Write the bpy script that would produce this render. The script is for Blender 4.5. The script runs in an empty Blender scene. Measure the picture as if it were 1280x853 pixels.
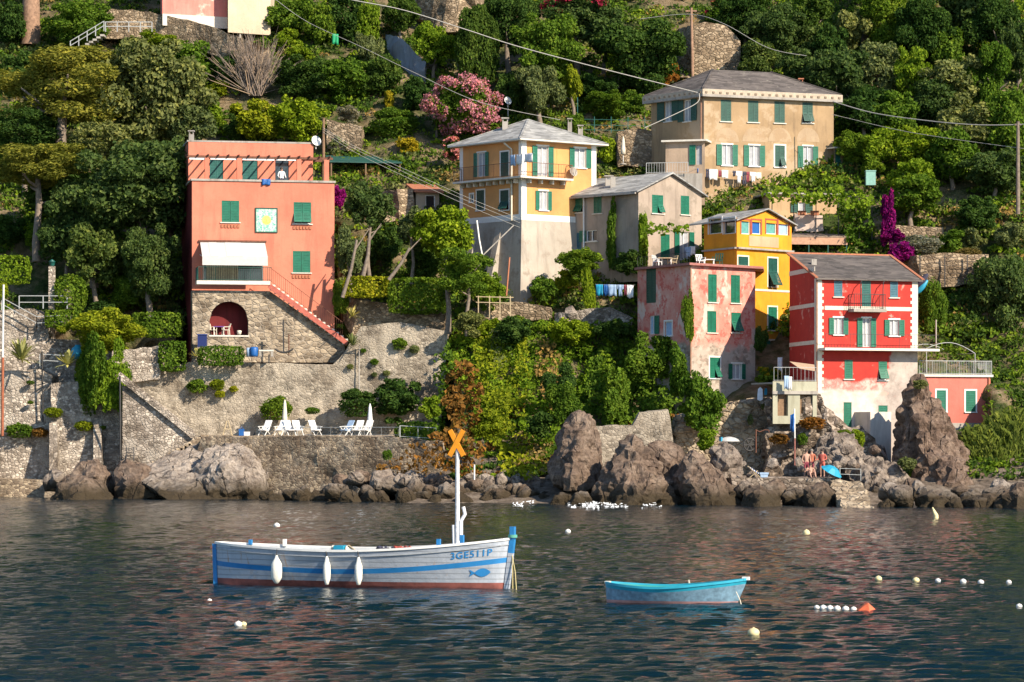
import bpy, bmesh, math, random
import numpy as np
from mathutils import Vector, Matrix, noise as mnoise
random.seed(7); rng = np.random.default_rng(7)
sc = bpy.context.scene
COL = sc.collection
R = math.radians
# photograph geometry: focal length in photo pixels, eye height, horizon row
F, HC, VH = 3630.0, 4.2, 544.0
def P(u, v, Y): return Vector(((u-640)*Y/F, Y, HC+(VH-v)*Y/F))
def ZV(v, Y): return HC+(VH-v)*Y/F
def XU(u, Y): return (u-640)*Y/F
def PX(Y): return Y/F           # metres per photo pixel

# ------------------------------------------------------------------ objects
def tag(o, label=None, cat=None, group=None, kind=None):
    if label: o['label'] = label
    if cat: o['category'] = cat
    if group: o['group'] = group
    if kind: o['kind'] = kind
    return o
def thing(name, label, cat, loc=(0,0,0), group=None, rz=0):
    o = bpy.data.objects.new(name, None); COL.objects.link(o)
    o.empty_display_size = .3
    o.location = loc; o.rotation_euler = (0,0,rz)
    return tag(o, label, cat, group)
def root_of(o):
    while o.parent: o = o.parent
    return o
class MB:
    def __init__(s): s.v=[]; s.f=[]; s.m=[]; s.sm=[]
    def add(s, vs, fs, mi=0, smooth=False):
        k=len(s.v); s.v += [tuple(p) for p in vs]
        for f in fs: s.f.append([i+k for i in f]); s.m.append(mi); s.sm.append(smooth)
    def frame(s, o, ex, ey, ez, mi=0):
        """box with corner o and edge vectors"""
        o,ex,ey,ez=map(Vector,(o,ex,ey,ez))
        vs=[o,o+ex,o+ex+ey,o+ey,o+ez,o+ex+ez,o+ex+ey+ez,o+ey+ez]
        s.add(vs,[(3,2,1,0),(4,5,6,7),(0,1,5,4),(1,2,6,5),(2,3,7,6),(3,0,4,7)],mi)
    def box(s, c, sx, sy, sz, rz=0, mi=0):
        c=Vector(c); ca,sa=math.cos(rz),math.sin(rz)
        ex=Vector((ca,sa,0))*sx; ey=Vector((-sa,ca,0))*sy; ez=Vector((0,0,sz))
        s.frame(c-ex/2-ey/2-ez/2,ex,ey,ez,mi)
    def bar(s, a, b, w, h=None, mi=0, up=(0,0,1)):
        a,b=Vector(a),Vector(b); h=h or w
        d=(b-a); t=d.normalized(); up=Vector(up)
        if abs(t.dot(up))>.98: up=Vector((0,1,0))
        x=t.cross(up).normalized(); y=x.cross(t).normalized()
        s.frame(a-x*w/2-y*h/2, d, x*w, y*h, mi)
    def tube(s, pts, r, n=8, mi=0, cap=True):
        pts=[Vector(p) for p in pts]; m=len(pts)
        rs=r if isinstance(r,(list,tuple)) else [r]*m
        vs=[]; prev=None
        for i,p in enumerate(pts):
            t=(pts[min(i+1,m-1)]-pts[max(i-1,0)]).normalized()
            up=Vector((0,0,1)) if abs(t.z)<.95 else Vector((0,1,0))
            x=t.cross(up).normalized() if prev is None else (prev-t*prev.dot(t)).normalized()
            prev=x; y=t.cross(x).normalized()
            for k in range(n):
                a=2*math.pi*k/n; vs.append(p+(x*math.cos(a)+y*math.sin(a))*rs[i])
        fs=[]
        for i in range(m-1):
            for k in range(n):
                a=i*n+k; b=i*n+(k+1)%n; fs.append((a,b,b+n,a+n))
        s.add(vs,fs,mi,True)
        if cap:
            s.add(vs[:n],[tuple(reversed(range(n)))],mi); s.add(vs[-n:],[tuple(range(n))],mi)
    def lathe(s, c, prof, n=12, mi=0, axis='z', smooth=True):
        c=Vector(c); vs=[]; fs=[]
        for (r,z) in prof:
            for k in range(n):
                a=2*math.pi*k/n; x,y=r*math.cos(a),r*math.sin(a)
                vs.append(c+(Vector((x,y,z)) if axis=='z' else Vector((x,z,y)) if axis=='y' else Vector((z,x,y))))
        for i in range(len(prof)-1):
            for k in range(n):
                a=i*n+k; b=i*n+(k+1)%n; fs.append((a,b,b+n,a+n))
        s.add(vs,fs,mi,smooth)
    def prism(s, pts, ext, mi=0):
        pts=[Vector(p) for p in pts]; ext=Vector(ext); n=len(pts)
        s.add(pts+[p+ext for p in pts],[tuple(range(n)),tuple(reversed(range(n,2*n)))]+[(i,n+i,n+(i+1)%n,(i+1)%n) for i in range(n)],mi)
    def build(s, name, mats, parent=None, smooth=None, loc=None):
        if not isinstance(mats,(list,tuple)): mats=[mats]
        me=bpy.data.meshes.new(name)
        v=np.array(s.v,dtype=float)
        if parent is not None: off=np.array(root_of(parent).location)
        elif loc is not None: off=np.array(loc,dtype=float)
        else: off=np.array([(v[:,0].min()+v[:,0].max())/2,(v[:,1].min()+v[:,1].max())/2,v[:,2].min()])
        me.from_pydata((v-off).tolist(),[],s.f)
        for m in mats: me.materials.append(m)
        me.polygons.foreach_set('material_index',s.m)
        me.polygons.foreach_set('use_smooth',[bool(smooth) if smooth is not None else b for b in s.sm])
        bm=bmesh.new(); bm.from_mesh(me); bmesh.ops.recalc_face_normals(bm,faces=bm.faces); bm.to_mesh(me); bm.free()
        o=bpy.data.objects.new(name,me); COL.objects.link(o)
        if parent is not None: o.parent=parent
        else: o.location=off
        return o
def raw_mesh(name, verts, faces_n4, mat_list, midx=None, smooth=False):
    """fast mesh from numpy arrays of quads"""
    me=bpy.data.meshes.new(name)
    nv=len(verts); nf=len(faces_n4)
    me.vertices.add(nv); me.vertices.foreach_set('co',np.asarray(verts,dtype=np.float32).ravel())
    me.loops.add(nf*4); me.loops.foreach_set('vertex_index',np.asarray(faces_n4,dtype=np.int32).ravel())
    me.polygons.add(nf)
    me.polygons.foreach_set('loop_start',np.arange(0,nf*4,4,dtype=np.int32))
    me.polygons.foreach_set('loop_total',np.full(nf,4,dtype=np.int32))
    if midx is not None: me.polygons.foreach_set('material_index',np.asarray(midx,dtype=np.int32))
    me.polygons.foreach_set('use_smooth',np.full(nf,smooth,dtype=bool))
    for m in mat_list: me.materials.append(m)
    me.update(calc_edges=True); me.validate()
    return me
def link(name, me, loc=(0,0,0), parent=None):
    o=bpy.data.objects.new(name,me); COL.objects.link(o); o.location=loc
    if parent is not None: o.parent=parent
    return o

# ------------------------------------------------------------------ materials
def new_mat(name):
    m=bpy.data.materials.new(name); m.use_nodes=True
    nt=m.node_tree; b=nt.nodes['Principled BSDF']
    return m,nt,b
def N(nt,t,**k):
    n=nt.nodes.new(t)
    for a,v in k.items():
        if a in n.inputs: n.inputs[a].default_value=v
        else: setattr(n,a,v)
    return n
def c4(c): return (c[0],c[1],c[2],1)
def mixc(nt,fac,a,b,mode='MIX'):
    n=nt.nodes.new('ShaderNodeMix'); n.data_type='RGBA'; n.blend_type=mode
    for i,x in ((0,fac),(6,a),(7,b)):
        if isinstance(x,(float,int)): n.inputs[i].default_value=x
        elif isinstance(x,tuple): n.inputs[i].default_value=c4(x)
        else: nt.links.new(x,n.inputs[i])
    return n.outputs[2]
def ramp(nt,fac,stops):
    n=nt.nodes.new('ShaderNodeValToRGB'); e=n.color_ramp.elements
    while len(e)<len(stops): e.new(.5)
    for i,(p,c) in enumerate(stops):
        e[i].position=p; e[i].color=c4(c) if isinstance(c,tuple) else (c,c,c,1)
    nt.links.new(fac,n.inputs[0]); return n.outputs[0]
def coord(nt,scale=(1,1,1),loc=(0,0,0)):
    tc=nt.nodes.new('ShaderNodeNewGeometry'); mp=nt.nodes.new('ShaderNodeMapping')
    mp.inputs['Scale'].default_value=scale; mp.inputs['Location'].default_value=loc
    nt.links.new(tc.outputs['Position'],mp.inputs[0]); return mp.outputs[0]
def ocoord(nt,scale=(1,1,1)):
    tc=nt.nodes.new('ShaderNodeTexCoord'); mp=nt.nodes.new('ShaderNodeMapping')
    mp.inputs['Scale'].default_value=scale
    nt.links.new(tc.outputs['Object'],mp.inputs[0]); return mp.outputs[0]
def noise(nt,co,scale,detail=4,rough=.6):
    n=nt.nodes.new('ShaderNodeTexNoise'); n.inputs['Scale'].default_value=scale
    n.inputs['Detail'].default_value=detail; n.inputs['Roughness'].default_value=rough
    nt.links.new(co,n.inputs['Vector']); return n.outputs['Fac']
def bump(nt,b,h,strength=.3,dist=.05):
    n=nt.nodes.new('ShaderNodeBump'); n.inputs['Strength'].default_value=strength; n.inputs['Distance'].default_value=dist
    nt.links.new(h,n.inputs['Height']); nt.links.new(n.outputs[0],b.inputs['Normal'])
def simple(name,c,rough=.6,var=.12,scale=6,metal=0,spec=None):
    m,nt,b=new_mat(name); co=ocoord(nt)
    f=noise(nt,co,scale,5)
    r=ramp(nt,f,[(.3,tuple(x*(1-var) for x in c)),(.7,tuple(min(1,x*(1+var)) for x in c))])
    nt.links.new(r,b.inputs['Base Color']); b.inputs['Roughness'].default_value=rough; b.inputs['Metallic'].default_value=metal
    if spec is not None: b.inputs['Specular IOR Level'].default_value=spec
    return m
def plaster(name,c,stain=(.3,.25,.2),amt=.5,seed=0,patch=None,patch_lo=.55,patch_scale=.5):
    """weathered render: cloudy tone, vertical run marks, dirt specks, optional bare patches"""
    m,nt,b=new_mat(name); co=coord(nt,loc=(seed*13.1,seed*7.7,seed*3.3)); cz=coord(nt,(1.6,1.6,.22),(seed*5.1,0,0))
    base=ramp(nt,noise(nt,co,.45,6,.62),[(.3,tuple(x*.80 for x in c)),(.62,tuple(min(1,x*1.1) for x in c))])
    run=ramp(nt,noise(nt,cz,1.4,5,.65),[(.5,0.0),(.78,1.0)])
    mu=nt.nodes.new('ShaderNodeMath'); mu.operation='MULTIPLY'; nt.links.new(run,mu.inputs[0]); mu.inputs[1].default_value=min(1,amt*1.35)
    col=mixc(nt,mu.outputs[0],base,tuple(stain))
    if patch:
        pm=ramp(nt,noise(nt,co,patch_scale,7,.68),[(patch_lo,0.0),(patch_lo+.06,1.0)])
        col=mixc(nt,pm,col,tuple(patch))
    sp=ramp(nt,noise(nt,co,5.5,3,.7),[(.62,0.0),(.75,.55)])
    col=mixc(nt,sp,col,tuple(x*.6 for x in c))
    nt.links.new(col,b.inputs['Base Color']); b.inputs['Roughness'].default_value=.9; b.inputs['Specular IOR Level'].default_value=.2
    bump(nt,b,noise(nt,co,4,6,.7),.25,.06)
    return m
def stone(name,ca,cb,mortar,scale=2.6,seed=0,flat=1.7,rend=None,rend_lo=.5,bs=.6):
    """rubble masonry; rend = colour of render still clinging to it in patches"""
    m,nt,b=new_mat(name); co=coord(nt,(scale,scale,scale*flat),(seed*3.1,seed*1.7,seed*9.1))
    wob=nt.nodes.new('ShaderNodeTexNoise'); wob.inputs['Scale'].default_value=1.1; wob.inputs['Detail'].default_value=5; nt.links.new(co,wob.inputs['Vector'])
    cw=mixc(nt,.30,co,wob.outputs['Color'])
    v=nt.nodes.new('ShaderNodeTexVoronoi'); v.inputs['Scale'].default_value=1; nt.links.new(cw,v.inputs['Vector'])
    e=nt.nodes.new('ShaderNodeTexVoronoi'); e.feature='DISTANCE_TO_EDGE'; e.inputs['Scale'].default_value=1; nt.links.new(cw,e.inputs['Vector'])
    sep=nt.nodes.new('ShaderNodeSeparateColor'); nt.links.new(v.outputs['Color'],sep.inputs[0])
    st=ramp(nt,sep.outputs[0],[(0,tuple(x*.6 for x in ca)),(.35,tuple(ca)),(.75,tuple(cb)),(1,tuple(min(1,x*1.2) for x in cb))])
    fn=ramp(nt,noise(nt,coord(nt),6.5,5,.8),[(.34,(.62,.60,.57)),(.52,(1,1,1)),(.7,(1.22,1.2,1.16))]); st=mixc(nt,1.0,st,fn,'MULTIPLY')
    mm=ramp(nt,e.outputs['Distance'],[(.0,.85),(.16,0.0)])
    col=mixc(nt,mm,st,tuple(mortar))
    pco=coord(nt,loc=(seed*2.3,0,0))
    big=ramp(nt,noise(nt,pco,.35,6,.65),[(.34,(.48,.44,.40)),(.5,(.92,.90,.87)),(.68,(1.18,1.15,1.1))])
    h=ramp(nt,e.outputs['Distance'],[(0.0,0.0),(.16,1.0)])
    if rend:
        rm=ramp(nt,noise(nt,pco,.42,7,.66),[(rend_lo,0.0),(rend_lo+.09,1.0)])
        col=mixc(nt,rm,col,tuple(rend))
    col=mixc(nt,1.0,col,big,'MULTIPLY')
    run=ramp(nt,noise(nt,coord(nt,(1.2,1.2,.14),(seed,0,0)),1.3,4,.6),[(.55,0.0),(.8,.5)])
    col=mixc(nt,run,col,(.10,.085,.065))
    nt.links.new(col,b.inputs['Base Color']); b.inputs['Roughness'].default_value=.92; b.inputs['Specular IOR Level'].default_value=.2
    bump(nt,b,h,bs,.12)
    return m
def leafmat(name,c,var=.45,hue2=None,trans=.36):
    """two-tone foliage, tone varies leaf clump to leaf clump and plant to plant"""
    m,nt,b=new_mat(name); nt.nodes.remove(b); out=nt.nodes['Material Output']
    co=coord(nt); h2=hue2 or tuple(x*1.5 for x in c)
    geo=nt.nodes.new('ShaderNodeNewGeometry')
    f=noise(nt,co,1.1,5,.75)
    a=ramp(nt,f,[(.3,tuple(x*(1-var) for x in c)),(.5,tuple(c)),(.72,tuple(h2))])
    rr=ramp(nt,geo.outputs['Random Per Island'],[(0,(.55,.6,.6)),(.6,(1,1,1)),(1,(1.55,1.4,1.1))])
    a=mixc(nt,1.0,a,rr,'MULTIPLY')
    oi=nt.nodes.new('ShaderNodeObjectInfo')
    ro=ramp(nt,oi.outputs['Random'],[(0,(.75,.82,.8)),(.5,(1,1,1)),(1,(1.25,1.12,.9))])
    a=mixc(nt,1.0,a,ro,'MULTIPLY')
    d=nt.nodes.new('ShaderNodeBsdfDiffuse'); t=nt.nodes.new('ShaderNodeBsdfTranslucent'); mx=nt.nodes.new('ShaderNodeMixShader')
    nt.links.new(a,d.inputs[0]); 
    tc=mixc(nt,1.0,a,(1.1,1.25,.5),'MULTIPLY'); nt.links.new(tc,t.inputs[0])
    mx.inputs[0].default_value=trans
    nt.links.new(d.outputs[0],mx.inputs[1]); nt.links.new(t.outputs[0],mx.inputs[2])
    nt.links.new(mx.outputs[0],out.inputs[0])
    return m
def rockmat(name,ca,cb,dark,seed=0,wet_z=.95,scale=1.0):
    m,nt,b=new_mat(name); co=coord(nt,loc=(seed*4.3,seed*2.9,0)); cs=coord(nt,(1.0*scale,1.0*scale,.45*scale),(seed,0,0))
    col=ramp(nt,noise(nt,cs,.8,9,.72),[(.28,tuple(dark)),(.45,tuple(ca)),(.68,tuple(cb))])
    sp=ramp(nt,noise(nt,co,4.5,5,.75),[(.34,(.4,.37,.35)),(.5,(1,1,1)),(.7,(1.3,1.27,1.22))])
    col=mixc(nt,1.0,col,sp,'MULTIPLY')
    vk=nt.nodes.new('ShaderNodeTexVoronoi'); vk.feature='DISTANCE_TO_EDGE'; vk.inputs['Scale'].default_value=1.0
    wk=nt.nodes.new('ShaderNodeTexNoise'); wk.inputs['Scale'].default_value=1.3; wk.inputs['Detail'].default_value=6; nt.links.new(cs,wk.inputs['Vector'])
    tilt=nt.nodes.new('ShaderNodeMapping'); tilt.inputs['Rotation'].default_value=(0,R(28),0); tilt.inputs['Scale'].default_value=(1.1,.8,.38); nt.links.new(mixc(nt,.35,co,wk.outputs['Color']),tilt.inputs[0]); nt.links.new(tilt.outputs[0],vk.inputs['Vector'])
    crk=ramp(nt,vk.outputs['Distance'],[(0.0,.75),(.035,0.0)]); ckm=nt.nodes.new('ShaderNodeMath'); ckm.operation='MULTIPLY'; nt.links.new(crk,ckm.inputs[0]); nt.links.new(ramp(nt,noise(nt,co,.9,5,.7),[(.46,0.0),(.60,1.0)]),ckm.inputs[1]); crk=ckm.outputs[0]; col=mixc(nt,crk,col,(.04,.03,.024))
    lay=ramp(nt,noise(nt,coord(nt,(.35*scale,.35*scale,3.2*scale),(seed*2,0,0)),1.0,6,.7),[(.36,(.62,.58,.55)),(.55,(1.05,1.04,1.02))]); col=mixc(nt,.75,col,mixc(nt,1.0,col,lay,'MULTIPLY'))
    # tide mark: algae and damp up to a wavering height above the water
    g=nt.nodes.new('ShaderNodeNewGeometry'); s=nt.nodes.new('ShaderNodeSeparateXYZ'); nt.links.new(g.outputs['Position'],s.inputs[0])
    ad=nt.nodes.new('ShaderNodeMath'); ad.operation='MULTIPLY_ADD'; nt.links.new(noise(nt,co,1.2,4),ad.inputs[0]); ad.inputs[1].default_value=-1.0; nt.links.new(s.outputs[2],ad.inputs[2])
    w=ramp(nt,ad.outputs[0],[(0.0,1.0),(max(.02,min(1,wet_z)),0.0)])
    col=mixc(nt,w,col,(.055,.04,.022))
    nt.links.new(col,b.inputs['Base Color']); b.inputs['Roughness'].default_value=.85; b.inputs['Specular IOR Level'].default_value=.25
    hh=nt.nodes.new('ShaderNodeMath'); hh.operation='SUBTRACT'; nt.links.new(noise(nt,co,2.2,10,.75),hh.inputs[0]); nt.links.new(crk,hh.inputs[1])
    bump(nt,b,hh.outputs[0],1.0,.30)
    return m

M={}
M['shutter']=simple('shutter green',(.006,.13,.075),.5,.2,3)
M['shutter_teal']=simple('shutter teal',(.012,.10,.085),.5,.2,3)
M['shutter_blue']=simple('shutter blue grey',(.04,.13,.17),.5,.2,3)
M['shutter_dark']=simple('shutter bottle green',(.008,.065,.045),.5,.2,3)
M['white']=simple('white paint',(.72,.71,.67),.55,.08,4)
M['surround']=simple('pale stone surround',(.62,.58,.50),.8,.12,5)
M['glass']=simple('window glass',(.02,.025,.03),.08,.1,2,0,.8)
M['curtain']=simple('white curtain',(.36,.37,.39),.9,.15,5)
M['iron']=simple('dark iron',(.03,.028,.027),.6,.2,6)
M['rust']=simple('rusty iron',(.14,.055,.03),.8,.35,8)
M['rail']=simple('galvanised rail',(.36,.37,.36),.45,.15,6)
M['slate']=None
M['gutter']=simple('copper gutter',(.30,.16,.10),.6,.2,6)
M['concrete']=plaster('concrete',(.36,.33,.29),(.12,.1,.08),.6,3)
M['wood']=simple('weathered wood',(.20,.12,.065),.8,.3,7)
M['woodpale']=simple('pale timber',(.42,.33,.20),.8,.25,7)
M['bark']=simple('grey bark',(.19,.15,.115),.95,.4,5)
M['bark_red']=simple('pine bark',(.28,.17,.11),.95,.4,5)
M['cable']=simple('pale cable',(.40,.38,.34),.6,.1,4)
M['terracotta']=simple('terracotta',(.38,.14,.07),.8,.25,6)
M['purple']=simple('purple cloth',(.15,.06,.30),.9,.1,5)
M['blue']=simple('blue plastic',(.012,.10,.33),.45,.15,5)
M['turq']=simple('turquoise',(.015,.27,.42),.5,.15,5)
M['ltblue']=simple('pale blue cloth',(.30,.42,.58),.9,.15,5)
M['cream']=simple('cream cloth',(.66,.60,.48),.9,.12,5)
M['clothwhite']=simple('white cloth',(.74,.73,.72),.9,.1,5)
M['clothdark']=simple('dark cloth',(.035,.035,.06),.9,.3,5)
M['clothred']=simple('plum cloth',(.22,.04,.06),.9,.3,5)
M['skin']=simple('tanned skin',(.42,.24,.17),.6,.12,6)
M['hair']=simple('brown hair',(.05,.03,.02),.7,.2,8)
def slate(name,c,seed=0):
    m,nt,b=new_mat(name); co=coord(nt,loc=(seed*3,seed,0))
    g=nt.nodes.new('ShaderNodeNewGeometry'); s=nt.nodes.new('ShaderNodeSeparateXYZ'); nt.links.new(g.outputs['Position'],s.inputs[0])
    wv=nt.nodes.new('ShaderNodeTexVoronoi'); wv.inputs['Scale'].default_value=1
    nt.links.new(coord(nt,(1.6,1.6,9),(seed,0,0)),wv.inputs['Vector'])
    sp=nt.nodes.new('ShaderNodeSeparateColor'); nt.links.new(wv.outputs['Color'],sp.inputs[0])
    t=ramp(nt,sp.outputs[0],[(0,tuple(x*.62 for x in c)),(.5,tuple(c)),(1,tuple(x*1.35 for x in c))])
    big=ramp(nt,noise(nt,co,.5,6,.7),[(.3,(.7,.7,.7)),(.7,(1.2,1.18,1.12))])
    col=mixc(nt,1.0,t,big,'MULTIPLY'); 
    li=ramp(nt,noise(nt,co,2.6,5,.7),[(.6,0.0),(.72,.6)]); col=mixc(nt,li,col,(.33,.31,.24))
    nt.links.new(col,b.inputs['Base Color']); b.inputs['Roughness'].default_value=.75
    bump(nt,b,sp.outputs[0],.5,.05); return m
M['slate']=slate('grey slate',(.22,.225,.23))
M['slate_brown']=slate('brown slate',(.105,.09,.083),3)
M['slate_pale']=slate('pale slate',(.29,.29,.285),5)
# ------------------------------------------------------------------ camera, sky, sun
cam=bpy.data.cameras.new('camera'); co_=bpy.data.objects.new('camera',cam); COL.objects.link(co_)
cam.sensor_width=36; cam.lens=36*F/1280; cam.shift_y=(VH-426.5)/1280; cam.clip_end=3000; cam.clip_start=.5
co_.location=(0,0,HC); co_.rotation_euler=(R(90),0,0); sc.camera=co_
AZ,EL=R(45),R(33)
SUN=Vector((math.sin(AZ)*math.cos(EL),-math.cos(AZ)*math.cos(EL),math.sin(EL)))
sl=bpy.data.lights.new('sun','SUN'); so=bpy.data.objects.new('sun',sl); COL.objects.link(so)
sl.energy=5.0; sl.angle=R(.5); sl.color=(1,.87,.70); so.rotation_euler=(-SUN).to_track_quat('-Z','Y').to_euler()
w=bpy.data.worlds.new('World'); sc.world=w; w.use_nodes=True
nt=w.node_tree; bg=nt.nodes['Background']; sky=nt.nodes.new('ShaderNodeTexSky'); sky.sky_type='NISHITA'; sky.sun_disc=False
sky.sun_elevation=EL; sky.sun_rotation=R(180)-AZ; sky.air_density=1.0; sky.dust_density=.15; sky.ozone_density=3.0
nt.links.new(sky.outputs[0],bg.inputs[0]); bg.inputs[1].default_value=.12
vs=sc.view_settings; vs.view_transform='Standard'; vs.look='None'; vs.exposure=.75; vs.gamma=1; vs.use_curve_mapping=False
sc.cycles.max_bounces=6; sc.cycles.diffuse_bounces=2; sc.cycles.glossy_bounces=3; sc.cycles.transparent_max_bounces=6; sc.cycles.transmission_bounces=2
sc.cycles.use_denoising=True
sc.cycles.sample_clamp_indirect=6

# ------------------------------------------------------------------ the hillside, depth as a function of where it shows
_KV=np.array([-2400,-1500,-1050,-700,-300,-100,0,110,180,250,330,390,440,500,560,600,630,660,720.])
_KY=np.array([520,440,380,335,285,256,243,230,222,215,209,205,201,196,190,184,178,174,166.])
PUSH=[ # u0,u1,v0,v1,min depth : cut back where retaining walls and houses stand
 (-60,160,462,560,208),(-60,206,556,606,203),(120,565,405,560,207),(200,530,540,606,204),(225,425,170,460,216),(640,860,545,600,189),
 (1020,1150,440,575,193),(1147,1240,455,540,194),(-620,500,598,730,206),(846,1000,492,606,192.6),(952,1118,492,606,190.6),(905,1060,588,612,184),
]
def ground0(u,v):
    u=np.asarray(u,dtype=float); v=np.asarray(v,dtype=float)
    return np.interp(v,_KV,_KY)+np.interp(u,[-600,0,1280,1900],[12,6,-4,-9])
def ground(u,v):
    y=ground0(u,v)
    for a,b,c,d,m in PUSH:
        ins=(u>a)&(u<b)&(v>c)&(v<d); y=np.where(ins,np.maximum(y,m),y)
    return y
def G(u,v): return float(ground0(u,v))
us=np.concatenate([np.arange(-620,-40,20),np.arange(-40,1320,6.5),np.arange(1320,1920,20)])
vs_=np.concatenate([np.arange(-2400,-300,40),np.arange(-300,-20,14),np.arange(-20,722,5.5)])
UU,VV=np.meshgrid(us,vs_)
YY=ground(UU,VV)
nz=np.array([[mnoise.fractal(Vector((a*.011,b*.016,0)),1.0,2.0,5) for a in us] for b in vs_])
YY=YY+nz*np.where(VV>560,.9,1.5)*np.where(VV<-100,5,1)
fine=np.array([[mnoise.noise(Vector((a*.07,b*.1,3))) for a in us] for b in vs_])
YY+=fine*.45
co3=np.stack([(UU-640)*YY/F,YY,HC+(VH-VV)*YY/F],-1).reshape(-1,3)
nu,nv=len(us),len(vs_)
idx=np.arange(nu*nv).reshape(nv,nu)
fc=np.stack([idx[1:,:-1],idx[1:,1:],idx[:-1,1:],idx[:-1,:-1]],-1).reshape(-1,4)
m,nt,b=new_mat('hill ground'); co=coord(nt)
n1=noise(nt,co,.22,8,.7); n2=noise(nt,co,1.3,8,.75)
earth=ramp(nt,n2,[(.3,(.10,.075,.045)),(.5,(.22,.16,.09)),(.7,(.33,.26,.17))])
green=ramp(nt,n2,[(.3,(.018,.03,.008)),(.55,(.05,.075,.018)),(.75,(.12,.12,.03))])
col=mixc(nt,ramp(nt,n1,[(.42,0.0),(.56,1.0)]),green,earth)
g=nt.nodes.new('ShaderNodeNewGeometry'); s=nt.nodes.new('ShaderNodeSeparateXYZ'); nt.links.new(g.outputs['Position'],s.inputs[0])
mr=nt.nodes.new('ShaderNodeMapRange'); mr.inputs[1].default_value=2.5; mr.inputs[2].default_value=5.5; mr.inputs[3].default_value=1; mr.inputs[4].default_value=0
nt.links.new(s.outputs[2],mr.inputs[0])
rk=ramp(nt,n2,[(.3,(.05,.038,.03)),(.52,(.19,.15,.115)),(.72,(.33,.28,.22))])
col=mixc(nt,mr.outputs[0],col,rk)
mr2=nt.nodes.new('ShaderNodeMapRange'); mr2.inputs[1].default_value=40; mr2.inputs[2].default_value=52; nt.links.new(s.outputs[2],mr2.inputs[0])
wood=ramp(nt,noise(nt,co,.5,9,.8),[(.3,(.004,.010,.006)),(.6,(.010,.026,.013)),(.8,(.02,.042,.018))])
col=mixc(nt,mr2.outputs[0],col,wood)
nt.links.new(col,b.inputs['Base Color']); b.inputs['Roughness'].default_value=.95; b.inputs['Specular IOR Level'].default_value=.1
bump(nt,b,n2,.9,.4)
M['ground']=m
tag(link('hillside',raw_mesh('hillside',co3,fc,[m],smooth=True)),kind='structure')

# ------------------------------------------------------------------ the sea
xs=np.unique(np.concatenate([np.linspace(-900,-60,30),np.arange(-60,-40,1.),np.arange(-40,40.01,.16),np.arange(40,60,1.),np.linspace(60,900,30)]))
ys=[-900,-500,-300,-150,-60,-10,15,28,34]
y=36.0
while y<205: ys.append(y); y+=.10+.30*((y-36)/170)
ys+= [210,230,260,320]; ys=np.array(ys)
XX,YW=np.meshgrid(xs,ys); ZZ=np.zeros_like(XX)
wr=np.random.default_rng(3)
for i in range(60):
    lam=.42*1.022**i if i<46 else wr.uniform(2,6)
    th=wr.normal(R(97),.62)          # travelling roughly towards the shore
    k=2*math.pi/lam; amp=.0078*lam**.9*wr.uniform(.5,1.1)*(.28 if i>=46 else 1)
    ph=wr.uniform(0,6.28)
    warp=.5*np.sin(XX*.21+YW*.13+i)+.4*np.sin(XX*.07-YW*.19+2*i)
    arg=k*(XX*math.cos(th)+YW*math.sin(th))+ph+warp*1.6
    env=.55+.45*np.sin(XX*wr.uniform(.05,.2)+YW*wr.uniform(.03,.12)+i*1.7)
    ZZ+=amp*env*(np.sin(arg)+.25*np.sin(2*arg))
edge=np.clip((YW-34)/6,0,1)*np.clip((44-np.abs(XX))/4,0,1)
ZZ*=edge*np.interp(YW,[80,150],[1,.6])
wv=np.stack([XX,YW,ZZ],-1).reshape(-1,3); nx,ny=len(xs),len(ys)
idx=np.arange(nx*ny).reshape(ny,nx)
fw=np.stack([idx[:-1,:-1],idx[:-1,1:],idx[1:,1:],idx[1:,:-1]],-1).reshape(-1,4)
m,nt,b=new_mat('sea water'); co=coord(nt,(1,1.0,1))
b.inputs['Base Color'].default_value=(.0005,.0125,.0225,1); b.inputs['Roughness'].default_value=.045; b.inputs['IOR'].default_value=1.33
gust=ramp(nt,noise(nt,coord(nt,(.5,.16,1)),.25,5,.65),[(.35,.25),(.65,1.0)])
n1=noise(nt,coord(nt,(.62,1.5,1)),4.2,6,.68)
sy=nt.nodes.new('ShaderNodeSeparateXYZ'); nt.links.new(coord(nt),sy.inputs[0])
lee=nt.nodes.new('ShaderNodeMapRange'); lee.inputs[1].default_value=85; lee.inputs[2].default_value=150; lee.inputs[3].default_value=1.0; lee.inputs[4].default_value=.55; nt.links.new(sy.outputs[1],lee.inputs[0])   # calmer in the lee of the shore
gl=nt.nodes.new('ShaderNodeMath'); gl.operation='MULTIPLY'; nt.links.new(gust,gl.inputs[0]); nt.links.new(lee.outputs[0],gl.inputs[1])
mu=nt.nodes.new('ShaderNodeMath'); mu.operation='MULTIPLY'; nt.links.new(n1,mu.inputs[0]); nt.links.new(gl.outputs[0],mu.inputs[1])
bump(nt,b,mu.outputs[0],.9,.11)
M['sea']=m
tag(link('sea',raw_mesh('sea',wv,fw,[m],smooth=True)),kind='structure')
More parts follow.
